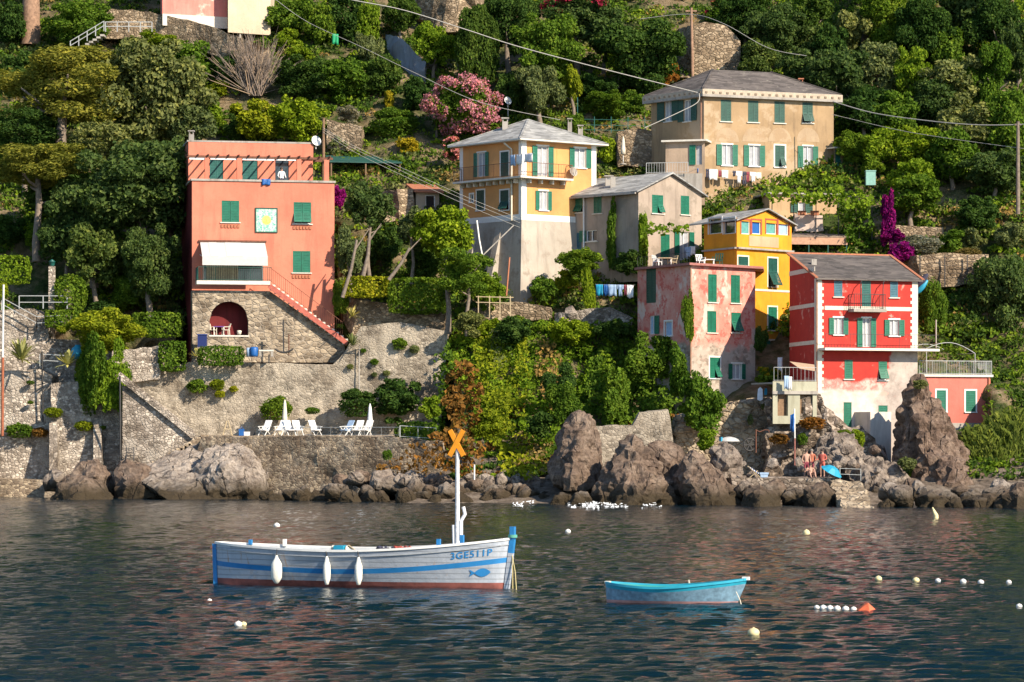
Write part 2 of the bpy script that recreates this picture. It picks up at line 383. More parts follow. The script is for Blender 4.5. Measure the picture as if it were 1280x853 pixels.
# ------------------------------------------------------------------ house building kit
class Face:
    def __init__(s,A,B):
        s.A=Vector((A[0],A[1],0)); s.B=Vector((B[0],B[1],0)); s.L=(s.B-s.A).length
        s.e=(s.B-s.A).normalized(); s.n=Vector((s.e.y,-s.e.x,0))
    def pt(s,a,z,d=0): p=s.A+s.e*a+s.n*d; return Vector((p.x,p.y,z))
    def su(s,u,d=0):
        k=(u-640)/F; A=s.A+s.n*d
        return (k*A.y-A.x)/(s.e.x-k*s.e.y)
    def zv(s,u,v,d=0): p=s.pt(s.su(u,d),0,d); return ZV(v,p.y)
    def rect(s,u0,v0,u1,v1,d=0):
        um=(u0+u1)/2
        return s.su(u0,d),s.su(u1,d),s.zv(um,v1,d),s.zv(um,v0,d)
    def box(s,mb,s0,s1,z0,z1,d0,d1,mi=0):
        mb.frame(s.pt(s0,z0,d0),s.e*(s1-s0),s.n*(d1-d0),Vector((0,0,z1-z0)),mi)
    def off(s,d): return Face(tuple((s.A+s.n*d)[:2]),tuple((s.B+s.n*d)[:2]))
def wall_grid(mb,f,z0,z1,holes,depth=.17,s0=0,s1=None,mi=0,top=None):
    """masonry face with real openings and reveals"""
    s1=f.L if s1 is None else s1
    hs=[h for h in holes]
    ss=sorted(set([s0,s1]+[min(max(x,s0),s1) for h in hs for x in h[:2]]+list(np.linspace(s0,s1,4))))
    zs=sorted(set([z0,z1]+[min(max(x,z0),z1) for h in hs for x in h[2:4]]))
    for i in range(len(ss)-1):
        for j in range(len(zs)-1):
            if ss[i+1]-ss[i]<1e-6 or zs[j+1]-zs[j]<1e-6: continue
            cs,cz=(ss[i]+ss[i+1])/2,(zs[j]+zs[j+1])/2
            if any(h[0]<cs<h[1] and h[2]<cz<h[3] for h in hs): continue
            mb.add([f.pt(ss[i],zs[j]),f.pt(ss[i+1],zs[j]),f.pt(ss[i+1],zs[j+1]),f.pt(ss[i],zs[j+1])],[(0,1,2,3)],mi)
    for h in hs:
        a,b,c,d=h[:4]; q=[(a,c),(b,c),(b,d),(a,d)]
        for k in range(4):
            (x0,y0),(x1,y1)=q[k],q[(k+1)%4]
            mb.add([f.pt(x0,y0),f.pt(x1,y1),f.pt(x1,y1,-depth),f.pt(x0,y0,-depth)],[(0,1,2,3)],mi)
def leaf_mesh(f,s0,s1,z0,z1,d=.02,flap=0,hinge_open=0):
    """louvred shutter leaf on a face; flap = share of its height propped outwards at the bottom"""
    mb=MB(); t=.045; st=.07
    def panel(P0,ex,ez,n,w,h):
        # P0 lower left corner, unit vectors
        mb.frame(P0,ex*st,n*t,ez*h); mb.frame(P0+ex*(w-st),ex*st,n*t,ez*h)
        mb.frame(P0+ex*st,ex*(w-2*st),n*t,ez*st); mb.frame(P0+ex*st+ez*(h-st),ex*(w-2*st),n*t,ez*st)
        hh=h-2*st; k=max(2,int(hh/.105))
        for i in range(k):
            o=P0+ex*st+ez*(st+hh*(i+.15)/k)
            mb.frame(o+n*.004,ex*(w-2*st),n*.03-ez*.02,ez*(hh/k*.8))
    w=s1-s0; h=z1-z0; ez=Vector((0,0,1))
    if flap:
        zf=z0+h*flap
        panel(f.pt(s0,zf,d),f.e,ez,f.n,w,z1-zf)
        a=R(28); dirv=Vector((0,0,-math.cos(a)))+f.n*math.sin(a); nn=f.n*math.cos(a)+Vector((0,0,math.sin(a)))
        hl=h*flap
        panel(f.pt(s0,zf,d)+dirv*hl,f.e,-dirv,nn,w,hl-.02)
    else:
        panel(f.pt(s0,z0,d),f.e,ez,f.n,w,h)
    return mb
class House:
    def __init__(s,name,label,cat,A,C,B,z0,z1,group=None):
        s.A,s.C,s.B=[Vector((p[0],p[1],0)) for p in (A,C,B)]; s.D=s.A+s.B-s.C
        s.z0,s.z1=z0,z1
        s.root=thing(name,label,cat,(s.C.x,s.C.y,z0),group)
        s.L=Face(A,C); s.Rf=Face(C,B); s.holes={id(s.L):[],id(s.Rf):[]}
        s.e1=(s.A-s.C).normalized(); s.e2=(s.B-s.C).normalized()
    def face(s,f): return s.L if f=='L' else s.Rf
    def win(s,f,u0,v0,u1,v1,style='closed',sh=None,sur=None,sill=True,sw=None,name='window',label=None,flap=.45,pane=None,hole=True,slack=.04):
        fc=s.face(f) if isinstance(f,str) else f
        a,b,c,d=fc.rect(u0,v0,u1,v1); sh=sh or M['shutter']
        if hole: s.holes.setdefault(id(fc),[]).append((a,b,c,d))
        w,h=b-a,d-c
        mb=MB(); sw_=.10
        if sur is not None:
            fc.box(mb,a-sw_,a,c,d,.0,.025,0); fc.box(mb,b,b+sw_,c,d,0,.025,0); fc.box(mb,a-sw_,b+sw_,d,d+sw_,0,.03,0)
        if sill: fc.box(mb,a-.10,b+.10,c-.07,c,-.05,.10,0)
        dd=-.12
        fr=.055
        fc.box(mb,a,a+fr,c,d,dd,dd+.05,1); fc.box(mb,b-fr,b,c,d,dd,dd+.05,1)
        fc.box(mb,a+fr,b-fr,d-fr,d,dd,dd+.05,1); fc.box(mb,a+fr,b-fr,c,c+fr,dd,dd+.05,1)
        if style.startswith('open') and w>.55: fc.box(mb,(a+b)/2-.03,(a+b)/2+.03,c+fr,d-fr,dd,dd+.055,1)
        wn=mb.build(name,[sur or M['surround'],M['white']],s.root)
        if label: wn['label']=label
        pm=MB(); pm.frame(fc.pt(a,c,-.15),fc.e*w,fc.n*.02,Vector((0,0,h))); pm.build('pane',pane or M['glass'],wn)
        if style in('closed','ajar','ajar1'):
            mid=(a+b)/2; g=.012
            if w<.75:
                leaf_mesh(fc,a+g,b-g,c+g,d-g,-.03,flap if style!='closed' else 0).build('shutter',sh,wn)
            else:
                leaf_mesh(fc,a+g,mid-g,c+g,d-g,-.03,flap if style=='ajar' else 0).build('shutter',sh,wn)
                leaf_mesh(fc,mid+g,b-g,c+g,d-g,-.03,flap if style!='closed' else 0).build('shutter',sh,wn)
        elif style.startswith('open'):
            sw=sw or w/2
            if style in('open','openL'): leaf_mesh(fc,a-sw-.03,a-.03,c,d,.035).build('shutter',sh,wn)
            if style in('open','openR'): leaf_mesh(fc,b+.03,b+sw+.03,c,d,.035).build('shutter',sh,wn)
        elif style=='curtain':
            pass
        return wn
    def walls(s,mat,name='wall',zL=None,zR=None,gable=None):
        mb=MB()
        wall_grid(mb,s.L,s.z0,s.z1,s.holes[id(s.L)]); wall_grid(mb,s.Rf,s.z0,s.z1,s.holes[id(s.Rf)])
        for p,q in ((s.B,s.D),(s.D,s.A)):
            mb.add([(p.x,p.y,s.z0),(q.x,q.y,s.z0),(q.x,q.y,s.z1),(p.x,p.y,s.z1)],[(0,1,2,3)])
        if gable:   # list of (polyline) triangles above the eaves
            for tri in gable: mb.add(tri,[tuple(range(len(tri)))])
        return mb.build(name,mat,s.root)
    def corners(s,o=0):
        e1,e2=s.e1,s.e2
        return [s.A+e1*o-e2*o, s.C-e1*o-e2*o, s.B-e1*o+e2*o, s.D+e1*o+e2*o]
    def hip(s,mat,rise,o=.5,th=.12,soffit=None,k=.5,zoff=0):
        cs=[Vector((p.x,p.y,s.z1+zoff)) for p in s.corners(o)]
        l1=(cs[0]-cs[1]).length; l2=(cs[2]-cs[1]).length
        ctr=sum(cs,Vector())/4; half=min(l1,l2)*k
        ax=s.e2 if l2>=l1 else s.e1; ln=max(0,(max(l1,l2)/2-half))
        r0=ctr-ax*ln+Vector((0,0,rise)); r1=ctr+ax*ln+Vector((0,0,rise+.001))
        mb=MB(); up=Vector((0,0,th)); top=[c+up for c in cs]
        if l2>=l1: fs=[[top[0],top[1],r0],[top[1],top[2],r1,r0],[top[2],top[3],r1],[top[3],top[0],r0,r1]]
        else:      fs=[[top[0],top[1],r0,r1],[top[1],top[2],r0],[top[2],top[3],r1,r0],[top[3],top[0],r1]]
        for q in fs: mb.add(q,[tuple(range(len(q)))])
        for i in range(4): mb.add([cs[i],cs[(i+1)%4],top[(i+1)%4],top[i]],[(0,1,2,3)],1)
        mb.add(cs,[(3,2,1,0)],1)
        # ridge capping
        for q,rr in ((top[0],r0),(top[1],r0),(top[2],r1),(top[3],r1)): 
            if l2<l1: rr={0:r1,1:r0,2:r0,3:r1}[[0,1,2,3][[top[0],top[1],top[2],top[3]].index(q)]]
            mb.bar(q+Vector((0,0,.03)),rr+Vector((0,0,.03)),.16,.07,0)
        return mb.build('roof',[mat,soffit or M['concrete']],s.root)
def railing(parent,pts,h=1.0,step=.13,mat=None,name='railing',top=.035,bal=.014,rails=2):
    mb=MB(); pts=[Vector(p) for p in pts]; up=Vector((0,0,h))
    for a,b in zip(pts[:-1],pts[1:]):
        mb.bar(a+up,b+up,top); 
        if rails>1: mb.bar(a+up*.08,b+up*.08,top*.7)
        n=max(1,int((b-a).length/step))
        for i in range(n+1):
            p=a.lerp(b,i/n); wd=bal if i%8 else bal*2.2
            mb.bar(p,p+up,wd)
    return mb.build(name,mat or M['iron'],parent)
def chimney(parent,c,w,h,mat=None,cap=True,name='chimney',loc=None):
    mb=MB(); c=Vector(c); mb.box(c+Vector((0,0,h/2)),w,w,h)
    if cap:
        for sx in(-1,1):
            for sy in(-1,1): mb.box(c+Vector((sx*w*.38,sy*w*.38,h+.1)),w*.16,w*.16,.2)
        mb.box(c+Vector((0,0,h+.24)),w*1.35,w*1.35,.08)
    return mb.build(name,mat or M['concrete'],parent)
def cloth_mesh(mb,a,b,drop,mi=0,wave=.05,n=6):
    """hanging sheet between two points, a little wavy"""
    a,b=Vector(a),Vector(b); vs=[]; nn=Vector((-(b-a).y,(b-a).x,0)).normalized(); ph=random.uniform(0,6)
    for j in range(5):
        for i in range(n+1):
            p=a.lerp(b,i/n)+Vector((0,0,-drop*j/4*(1+.06*math.sin(ph+i*1.3))))+nn*(wave*math.sin(ph+i*1.9+j*.5)*(.3+j/4))
            vs.append(p)
    fs=[(j*(n+1)+i,j*(n+1)+i+1,(j+1)*(n+1)+i+1,(j+1)*(n+1)+i) for j in range(4) for i in range(n)]
    mb.add(vs,fs,mi,True)
def garment(kind,a,w,h,e,mat,label,group):
    """one piece of washing hung from point a along unit vector e"""
    mb=MB(); a=Vector(a); e=Vector(e)
    if kind=='sheet': cloth_mesh(mb,a,a+e*w,h)
    elif kind=='shirt':
        cloth_mesh(mb,a+e*w*.2,a+e*w*.8,h); cloth_mesh(mb,a-e*w*.02,a+e*w*.2,h*.42,0,.03,3); cloth_mesh(mb,a+e*w*.8,a+e*w*1.02,h*.42,0,.03,3)
    elif kind=='trousers':
        cloth_mesh(mb,a,a+e*w,h*.3,0,.03); 
        cloth_mesh(mb,a+Vector((0,0,-h*.3)),a+e*w*.46+Vector((0,0,-h*.3)),h*.7,0,.03,3); cloth_mesh(mb,a+e*w*.54+Vector((0,0,-h*.3)),a+e*w+Vector((0,0,-h*.3)),h*.7,0,.03,3)
    o=mb.build('laundry_'+{'sheet':'sheet','shirt':'shirt','trousers':'trousers'}[kind],mat)
    sm=o.modifiers.new('thickness','SOLIDIFY'); sm.thickness=.012
    return tag(o,label,'laundry',group)
GH='old houses on the hillside'
def CP(u,Y): return (XU(u,Y),Y)
# ================================================================== terracotta house with roof terrace
tc=plaster('terracotta render',(.57,.195,.125),(.40,.135,.09),.6,1)
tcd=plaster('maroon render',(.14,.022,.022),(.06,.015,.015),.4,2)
st1=stone('house base stone',(.26,.21,.155),(.42,.35,.26),(.36,.31,.25),3.4,2,1.6)
C=CP(240,204.); B=CP(418,205.9); A=(C[0]-1.73,213.)
H=House('terraced_house','tall terracotta house with white awning, roof terrace and stone arch at its base','house',A,C,B,9.3,ZV(226,204.),GH)
r=H.root; FR=H.Rf
H.win('R',277,251,299,278,'closed'); H.win('R',367,253,389,280,'ajar',flap=.5); H.win('R',366,314,388,341,'closed')
for (u0,u1,v) in ((276,300,281),(366,390,283),(365,389,344)):
    mb=MB(); a,b,c,d=FR.rect(u0,v,u1,v+4)
    for i in range(6): FR.box(mb,a+(b-a)*(i+.1)/6,a+(b-a)*(i+.8)/6,c,d,-.01,.07)
    mb.build('sill_brackets',M['terracotta'],r)
H.win('R',254,306,329,352,'plain',sill=False)
wall=H.walls(tc)
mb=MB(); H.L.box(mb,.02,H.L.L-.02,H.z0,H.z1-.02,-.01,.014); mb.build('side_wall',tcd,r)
# parapet coping
mb=MB(); z=H.z1
for f in (H.L,FR): f.box(mb,-.05 if f is FR else 0,f.L+.08,z,z+.14,-.35,.09)
mb.build('coping',M['concrete'],r)
mb=MB(); cs=[H.A,H.C,H.B,H.D]; mb.add([(p.x,p.y,z-.65) for p in cs],[(0,1,2,3)]); mb.build('terrace_floor',M['concrete'],r)
# mosaic panel
m,nt,b=new_mat('mosaic'); co=ocoord(nt,(3.2,3.2,3.2)); v=nt.nodes.new('ShaderNodeTexVoronoi'); v.inputs['Scale'].default_value=3.4; nt.links.new(co,v.inputs[0])
sp=nt.nodes.new('ShaderNodeSeparateColor'); nt.links.new(v.outputs['Color'],sp.inputs[0])
tl=ramp(nt,sp.outputs[0],[(0,(.10,.36,.30)),(.35,(.35,.58,.46)),(.6,(.62,.68,.55)),(1,(.12,.42,.33))])
gr=nt.nodes.new('ShaderNodeVectorMath'); gr.operation='LENGTH'; tcx=nt.nodes.new('ShaderNodeTexCoord'); nt.links.new(tcx.outputs['Object'],gr.inputs[0])
ctr=ramp(nt,gr.outputs['Value'],[(.30,1.0),(.36,0.0)]); nt.links.new(mixc(nt,ctr,tl,ramp(nt,sp.outputs[1],[(0,(.62,.42,.05)),(1,(.4,.5,.2))])),b.inputs['Base Color']); b.inputs['Roughness'].default_value=.35
a_,b_,c_,d_=FR.rect(319,260,347,291); mb=MB(); FR.box(mb,a_+.07,b_-.07,c_+.07,d_-.07,0,.05)
pn=mb.build('mosaic_panel',m,r); cc=FR.pt((a_+b_)/2,(c_+d_)/2,0)
off=cc-r.location; pn.data.transform(Matrix.Translation(-off)); pn.location=off
mb=MB()
for q in ((a_,a_+.07,c_,d_),(b_-.07,b_,c_,d_),(a_+.07,b_-.07,c_,c_+.07),(a_+.07,b_-.07,d_-.07,d_)): FR.box(mb,q[0],q[1],q[2],q[3],0,.09)
mb.build('mosaic_frame',M['shutter_dark'],r)
# penthouse set back on the terrace
F2=FR.off(-3.2); mb=MB(); zf=z-.65; zt=ZV(178,207.4)
hs=[F2.rect(*q) for q in ((262,200,279,223),(303,201,322,224),(344,201,361,224))]
hs=[(h[0],h[1],zf+.02,h[3]) for h in hs]; sR=F2.su(391)
wall_grid(mb,F2,zf,zt,hs,.15,0,sR)
e3=-F2.n*3.8
for s_ in (0,sR): p=F2.pt(s_,zf); mb.add([p,p+e3,p+e3+Vector((0,0,zt-zf)),p+Vector((0,0,zt-zf))],[(0,1,2,3)])
pw=mb.build('penthouse_wall',tc,r)
mb=MB(); F2.box(mb,-.1,sR+.12,zt,zt+.12,-4.0,.12); mb.build('penthouse_roof',M['concrete'],r)
mb=MB(); F2.box(mb,.0,sR+.02,ZV(197,207),zt-.004,0,.10); mb.build('penthouse_fascia',tc,r)
for i,h in enumerate(hs):
    d=MB(); d.frame(F2.pt(h[0],h[2],-.14),F2.e*(h[1]-h[0]),F2.n*.03,Vector((0,0,h[3]-h[2]))); dr=d.build('door',M['glass'] if i==2 else M['shutter_teal'],r)
    mid=(h[0]+h[1])/2
    if i<2:
        leaf_mesh(F2,h[0]+.01,mid-.01,h[2]+.02,h[3]-.02,-.10).build('shutter',M['shutter_teal'],dr); leaf_mesh(F2,mid+.01,h[1]-.01,h[2]+.02,h[3]-.02,-.10).build('shutter',M['shutter_teal'],dr)
F3=FR.off(-1.1); zb=ZV(198,205.6)
mb=MB(); F3.box(mb,-.3,F3.su(416),zb,zb+.16,-.08,.08)
n=15
for i in range(n):
    s_=-.2+(F3.su(414)+.1)*i/(n-1); mb.bar(F3.pt(s_,zb+.2,.35),F3.pt(s_,zb+.3,-2.1 if s_<sR else -1.6),.07,.1)
F3.box(mb,sR,F3.su(416),zb,zb+.16,-1.7,-1.58)
mb.build('pergola',M['rust'],r)
for u0,u1 in ((256,261),(296,302),(371,376.5),(405,411)):
    mb=MB(); F3.box(mb,F3.su(u0),F3.su(u1),zf,zb,-.13,.13); mb.build('terrace_column',tc,r)
mb=MB(); F3.box(mb,-.1,F3.su(258),zb-.14,zb,-.05,.05); F3.box(mb,F3.su(263),F3.su(296),zb-.12,zb,-.05,.05); F3.box(mb,F3.su(303),F3.su(343),zb-.12,zb,-.05,.05); F3.box(mb,F3.su(345),F3.su(370),zb-.1,zb,-.05,.05)
mb.build('rolled_blind',M['clothwhite'],r)
# small chimney pot on the penthouse corner
chimney(r,F2.pt(.25,zt+.12,-.4),.34,.45,M['concrete'])
# stone base with arch, stair on top
FS=FR.off(1.3); z0=H.z0
sA=FS.su(240.5); sTop=FS.su(337); sEnd=FS.su(431); zt_=FS.zv(335,364); zlow=FS.zv(428,430)
def top(s):
    if s<=sTop: return zt_
    return zt_+(zlow-zt_)*(s-sTop)/(sEnd-sTop)
aa,ab=FS.su(262),FS.su(310.5); ac=(aa+ab)/2; ar=(ab-aa)/2; zsill=FS.zv(286,420); zspring=FS.zv(286,401)
def arch(s): return zspring+math.sqrt(max(0,1-((s-ac)/ar)**2))*(FS.zv(286,377)-zspring)
mb=MB(); ss=sorted(set(list(np.linspace(sA,aa,3))+list(np.linspace(aa,ab,17))+list(np.linspace(ab,sTop,3))+list(np.linspace(sTop,sEnd,9))))
for s0,s1 in zip(ss[:-1],ss[1:]):
    mid=(s0+s1)/2
    if aa<mid<ab:
        mb.add([FS.pt(s0,z0),FS.pt(s1,z0),FS.pt(s1,zsill),FS.pt(s0,zsill)],[(0,1,2,3)])
        mb.add([FS.pt(s0,arch(s0)),FS.pt(s1,arch(s1)),FS.pt(s1,top(s1)),FS.pt(s0,top(s0))],[(0,1,2,3)])
        mb.add([FS.pt(s0,arch(s0)),FS.pt(s1,arch(s1)),FS.pt(s1,arch(s1),-.5),FS.pt(s0,arch(s0),-.5)],[(0,1,2,3)])
    else: mb.add([FS.pt(s0,z0),FS.pt(s1,z0),FS.pt(s1,top(s1)),FS.pt(s0,top(s0))],[(0,1,2,3)])
    mb.add([FS.pt(s0,top(s0)),FS.pt(s1,top(s1)),FS.pt(s1,top(s1),-1.29),FS.pt(s0,top(s0),-1.29)],[(0,1,2,3)])
for q in (aa,ab): mb.add([FS.pt(q,zsill),FS.pt(q,zspring),FS.pt(q,zspring,-.5),FS.pt(q,zsill,-.5)],[(0,1,2,3)])
for q in (sA,sEnd): mb.add([FS.pt(q,z0),FS.pt(q,top(q)),FS.pt(q,top(q),-1.29),FS.pt(q,z0,-1.29)],[(0,1,2,3)])
mb.build('stone_base',st1,r)
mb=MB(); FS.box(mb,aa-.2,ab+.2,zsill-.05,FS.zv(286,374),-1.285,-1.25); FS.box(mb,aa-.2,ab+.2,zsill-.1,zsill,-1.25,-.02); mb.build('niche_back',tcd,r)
mb=MB(); FS.box(mb,aa-.03,ab+.03,zsill-.06,zsill+.04,-.03,.07); mb.build('niche_sill',M['surround'],r)
# balcony slab and railing, stairs
zb2=FR.zv(290,353); FB=FR.off(2.05)
mb=MB(); FR.box(mb,FR.su(243),FR.su(334),zb2-.26,zb2,1.0,2.05); mb.build('balcony_slab',M['surround'],r)
railing(r,[FR.pt(FR.su(243)+.1,zb2,.1),FB.pt(FR.su(243)+.1,zb2,-.06),FB.pt(FR.su(336),zb2,-.06)],.95,.15,M['shutter_dark'],'balcony_railing')
ns=17; sa,sb=FS.su(337),FS.su(433); za,zb3=zb2,FS.zv(430,424)
mb=MB(); mc=MB()
for i in range(ns):
    s0=sa+(sb-sa)*i/ns; s1=sa+(sb-sa)*(i+1)/ns; zz=za+(zb3-za)*(i+1)/ns
    FS.box(mb,s0,s1+.04,zz-.14,zz,-.05 if s1<FR.L else -1.0,.5); FS.box(mc,s0,s1,zz-.40,zz-.143,.05,.46)
mb.build('stair_tread',M['surround'],r); mc.build('stair_riser',M['surround'],r)
mb=MB(); mb.bar(FS.pt(sa-.1,za-.30,.53),FS.pt(sb,zb3-.34,.53),.07,.34); mb.build('stair_stringer',simple('stair red',(.38,.10,.07),.8,.25),r)
railing(r,[FS.pt(sa-.05,za,.5),FS.pt(sb-.35,zb3+.2,.5)],.98,.17,M['rust'],'stair_railing')
# awning
za_=FR.zv(290,303); zo=FR.zv(290,323); sa,sb=FR.su(250),FR.su(331)
mb=MB(); sc_=[]
nn=8
for i in range(nn):
    s0=sa+.0+(sb-sa)*i/nn; s1=sa+(sb-sa)*(i+1)/nn
    mb.add([FR.pt(s0,za_,.05),FR.pt(s1,za_,.05),FR.pt(s1,zo,1.95),FR.pt(s0,zo,1.95)],[(0,1,2,3)]); 
    mb.add([FR.pt(s0,zo,1.95),FR.pt(s1,zo,1.95),FR.pt(s1,zo-.62,1.99),FR.pt(s0,zo-.62,1.99)],[(0,1,2,3)])
aw=mb.build('awning',simple('awning cloth',(.50,.475,.45),.9,.08),r); md=aw.modifiers.new('thickness','SOLIDIFY'); md.thickness=.02
mb=MB(); mb.bar(FR.pt(sa-.1,za_+.07,.1),FR.pt(sb+.1,za_+.07,.1),.16,.12); mb.build('awning_box',M['rust'],aw)
mb=MB(); mb.bar(FR.pt(sa,za_-.9,.02),FR.pt(sa,zo,1.93),.04); mb.bar(FR.pt(sb,za_-.9,.02),FR.pt(sb,zo,1.93),.04); mb.build('awning_arm',M['white'],aw)
mb=MB(); 
for i in range(18):
    s0=FR.su(258)+(FR.su(298)-FR.su(258))*i/18; FR.box(mb,s0,s0+.09,zb2+.05,zb2+1.4,.03,.08)
mb.build('cane_screen',M['woodpale'],r)
# TV dish on a pole at the penthouse corner
def dish(name_root,c,rad,aim,parent=None,mat=None,name='satellite_dish'):
    mb=MB(); c=Vector(c); aim=Vector(aim).normalized(); x=aim.cross(Vector((0,0,1))).normalized(); y=x.cross(aim)
    vs=[c-aim*rad*.25]; n=16
    for j in (1,2,3):
        for k in range(n):
            a=2*math.pi*k/n; q=j/3; vs.append(c+(x*math.cos(a)+y*math.sin(a))*rad*q-aim*rad*.25*(1-q*q))
    fs=[(0,1+k,1+(k+1)%n) for k in range(n)]
    for j in (0,1):
        for k in range(n): fs.append((1+j*n+k,1+(j+1)*n+k,1+(j+1)*n+(k+1)%n,1+j*n+(k+1)%n))
    mb.add(vs,fs,0,True); mb.bar(c-y*rad*.9,c+aim*rad*.8-y*.1*rad,.03); mb.box(c+aim*rad*.8,.08,.08,.1)
    mb.bar(c-aim*rad*.2,c-aim*rad*.2-Vector((0,0,rad*1.5)),.05)
    return mb.build(name,mat or M['white'],parent)
dish(None,F2.pt(sR+.25,zt+.25,.1),.38,(.5,-.8,.3),r)

# ================================================================== yellow house
yel=plaster('yellow render',(.62,.305,.115),(.45,.25,.10),.45,4)
grey=plaster('grey render',(.40,.35,.29),(.2,.17,.14),.5,5,patch=(.30,.25,.20),patch_lo=.56)
Y0=206.5; C=CP(652,Y0); A=CP(575,211.5); B=CP(745,210.3)
H=House('yellow_house','square yellow house with grey pyramid roof, white corners and wrap-around balcony','house',A,C,B,ZV(275,Y0),ZV(176,Y0),GH)
r=H.root
H.win('L',597,191,607,221,'open',sur=M['white'],sw=.34,sill=False,pane=M['curtain'],name='balcony_door'); H.win('L',626,190,636,221,'closed',sur=M['white'],sill=False,name='balcony_door',sh=M['shutter_dark'])
H.win('L',596,238,605.5,263,'closed',sur=M['white'],sh=M['shutter_dark']); H.win('L',625.5,238,636,263,'ajar',sur=M['white'],sh=M['shutter_dark']); H.win('L',587.5,243,591.5,253,'plain',sur=M['white'])
H.win('R',671.5,183,685,221,'open',sw=.42,sill=False,name='balcony_door',sur=M['white'],pane=M['curtain'])
H.win('R',718,185.5,732,210,'open',sw=.42,sur=M['white'],pane=M['curtain']); H.win('R',674,239,684.5,263,'open',sw=.3,sur=M['white'],pane=M['curtain'])
H.walls(yel)
mb=MB(); FR=H.Rf; FR.box(mb,FR.su(696),FR.su(707.5),FR.zv(702,221),FR.zv(702,187),0,.02); mb.build('blind_door',yel,r)
mb=MB()
for f,s0,s1 in ((H.L,H.L.L-.28,H.L.L+.004),(H.L,-.004,.34),(FR,-.004,.42),(FR,FR.L-.42,FR.L+.004)):
    f.box(mb,s0,s1,H.z0,H.z1,-.02,.028)
H.L.box(mb,.34,H.L.L-.28,H.z0,H.z0+.42,-.02,.024); FR.box(mb,.42,FR.L-.42,H.z0,H.z0+.42,-.02,.024)
mb.build('corner_trim',M['white'],r)
H.hip(M['slate_pale'],1.95,.62,.10,M['surround'])
# balcony
zb=H.Rf.zv(660,222); L=H.L; s0=L.su(577); s1=FR.su(708)
mb=MB(); L.box(mb,s0,L.L+.86,zb-.13,zb,.03,.86); FR.box(mb,.029,s1,zb-.13,zb-.001,.03,.86); mb.build('balcony_slab',M['surround'],r)
mb=MB()
for i in range(9):
    s_=s0+(L.L-s0)*(i+.5)/9; L.box(mb,s_-.06,s_+.06,zb-.42,zb-.13,.03,.45)
for i in range(4):
    s_=s1*(i+.5)/4; FR.box(mb,s_-.06,s_+.06,zb-.42,zb-.13,.03,.45)
mb.build('balcony_bracket',M['surround'],r)
cor=Face(tuple(H.C[:2]),tuple(H.B[:2])).pt(0,zb,.83)+L.n*.83
railing(r,[L.pt(s0+.04,zb,.05),L.pt(s0+.04,zb,.83),cor,FR.pt(s1-.04,zb,.83),FR.pt(s1-.04,zb,.05)],.98,.14,M['rust'],'balcony_railing')
mb=MB(); mb.tube([L.pt(L.su(636.5),H.z1-.1,.5),L.pt(L.su(641),H.z1-.55,.12),L.pt(L.su(641),H.z0,.12)],.07); mb.build('drainpipe',M['cream'],r)
for (f,s_,d,w_,h_) in ((L,L.L*.42,-1.9,.42,.6),(FR,FR.L*.80,-1.4,.3,.8),(FR,FR.L*.9,-1.0,.34,.5)):
    c=f.pt(s_,0,d); chimney(r,(c.x,c.y,H.z1+.12+min(1.95,(abs(d)+.6)*.47)-.1),w_,h_,M['concrete'])
# battered plinth
mb=MB(); zt=H.z0; zl=ZV(372,Y0)-1.8
def quad(o): return [H.A+H.e1*o*.3-H.e2*o, H.C-H.e1*o-H.e2*o, H.B-H.e1*o+H.e2*o*.3, H.D]
qt=[Vector((p.x,p.y,zt)) for p in quad(.02)]; qb=[Vector((p.x,p.y,zl)) for p in quad(.75)]
for i in range(4): mb.add([qb[i],qb[(i+1)%4],qt[(i+1)%4],qt[i]],[(0,1,2,3)])
mb.build('plinth',grey,r)
mb=MB()
for s_ in (1.3,4.0):
    p=L.pt(s_,zl,0); mb.prism([L.pt(s_,zt-.4,.05),L.pt(s_,zl,.05),L.pt(s_,zl,1.9)],L.e*.6)
mb.build('buttress',grey,r)
dish(None,FR.pt(FR.su(713.5),FR.zv(713,215),.35),.36,(.6,-.7,.25),r,M['concrete'])

# ================================================================== ochre house at the top
och=plaster('ochre render',(.35,.24,.135),(.19,.13,.08),.65,6,patch=(.42,.31,.20),patch_lo=.52,patch_scale=.35)
Y0=213.5; C=CP(880,Y0); A=CP(814,218.); B=CP(1042,217.2)
H=House('villa','large ochre villa with grey hipped roof and white-dotted cornice, topmost of the houses','house',A,C,B,ZV(258,Y0),ZV(121,Y0),GH)
r=H.root; FR=H.Rf; L=H.L
for q in ((901,125,914,152),(935,126,948,153),(968,127,981,154)): H.win('R',*q,'closed',sh=M['shutter_dark'])
H.win('R',1003,128,1016,154,'ajar',sh=M['shutter_dark'])
H.win('R',902.5,181,915,207,'open',sur=M['white'],sw=.42,pane=M['curtain']); H.win('R',936.5,182,949,208,'open',sur=M['white'],sw=.42,pane=M['curtain'])
H.win('R',968.5,182,981,209,'ajar1',sur=M['white'],sh=M['shutter_dark']); H.win('R',1004,183,1015.5,210,'open',sur=M['white'],sw=.42,pane=M['curtain'])
H.win('R',909,242,924,259,'closed',sh=M['shutter_blue'],sill=False,name='door')
H.win('L',831,126,840,152,'open',sw=.75,sh=M['shutter_dark'],pane=M['curtain']); H.win('L',855,125,864,152,'open',sw=.6,sh=M['shutter_dark'],pane=M['curtain'])
H.walls(och)
mb=MB(); cs=H.corners(.42)
for i in range(2):
    p,q=cs[i],cs[i+1]; f=Face(tuple(p[:2]),tuple(q[:2]))
    f.box(mb,0,f.L,H.z1-.02,H.z1+.16,-.6,0)
mb.build('cornice_soffit',M['concrete'],r)
mb=MB(); md=MB()
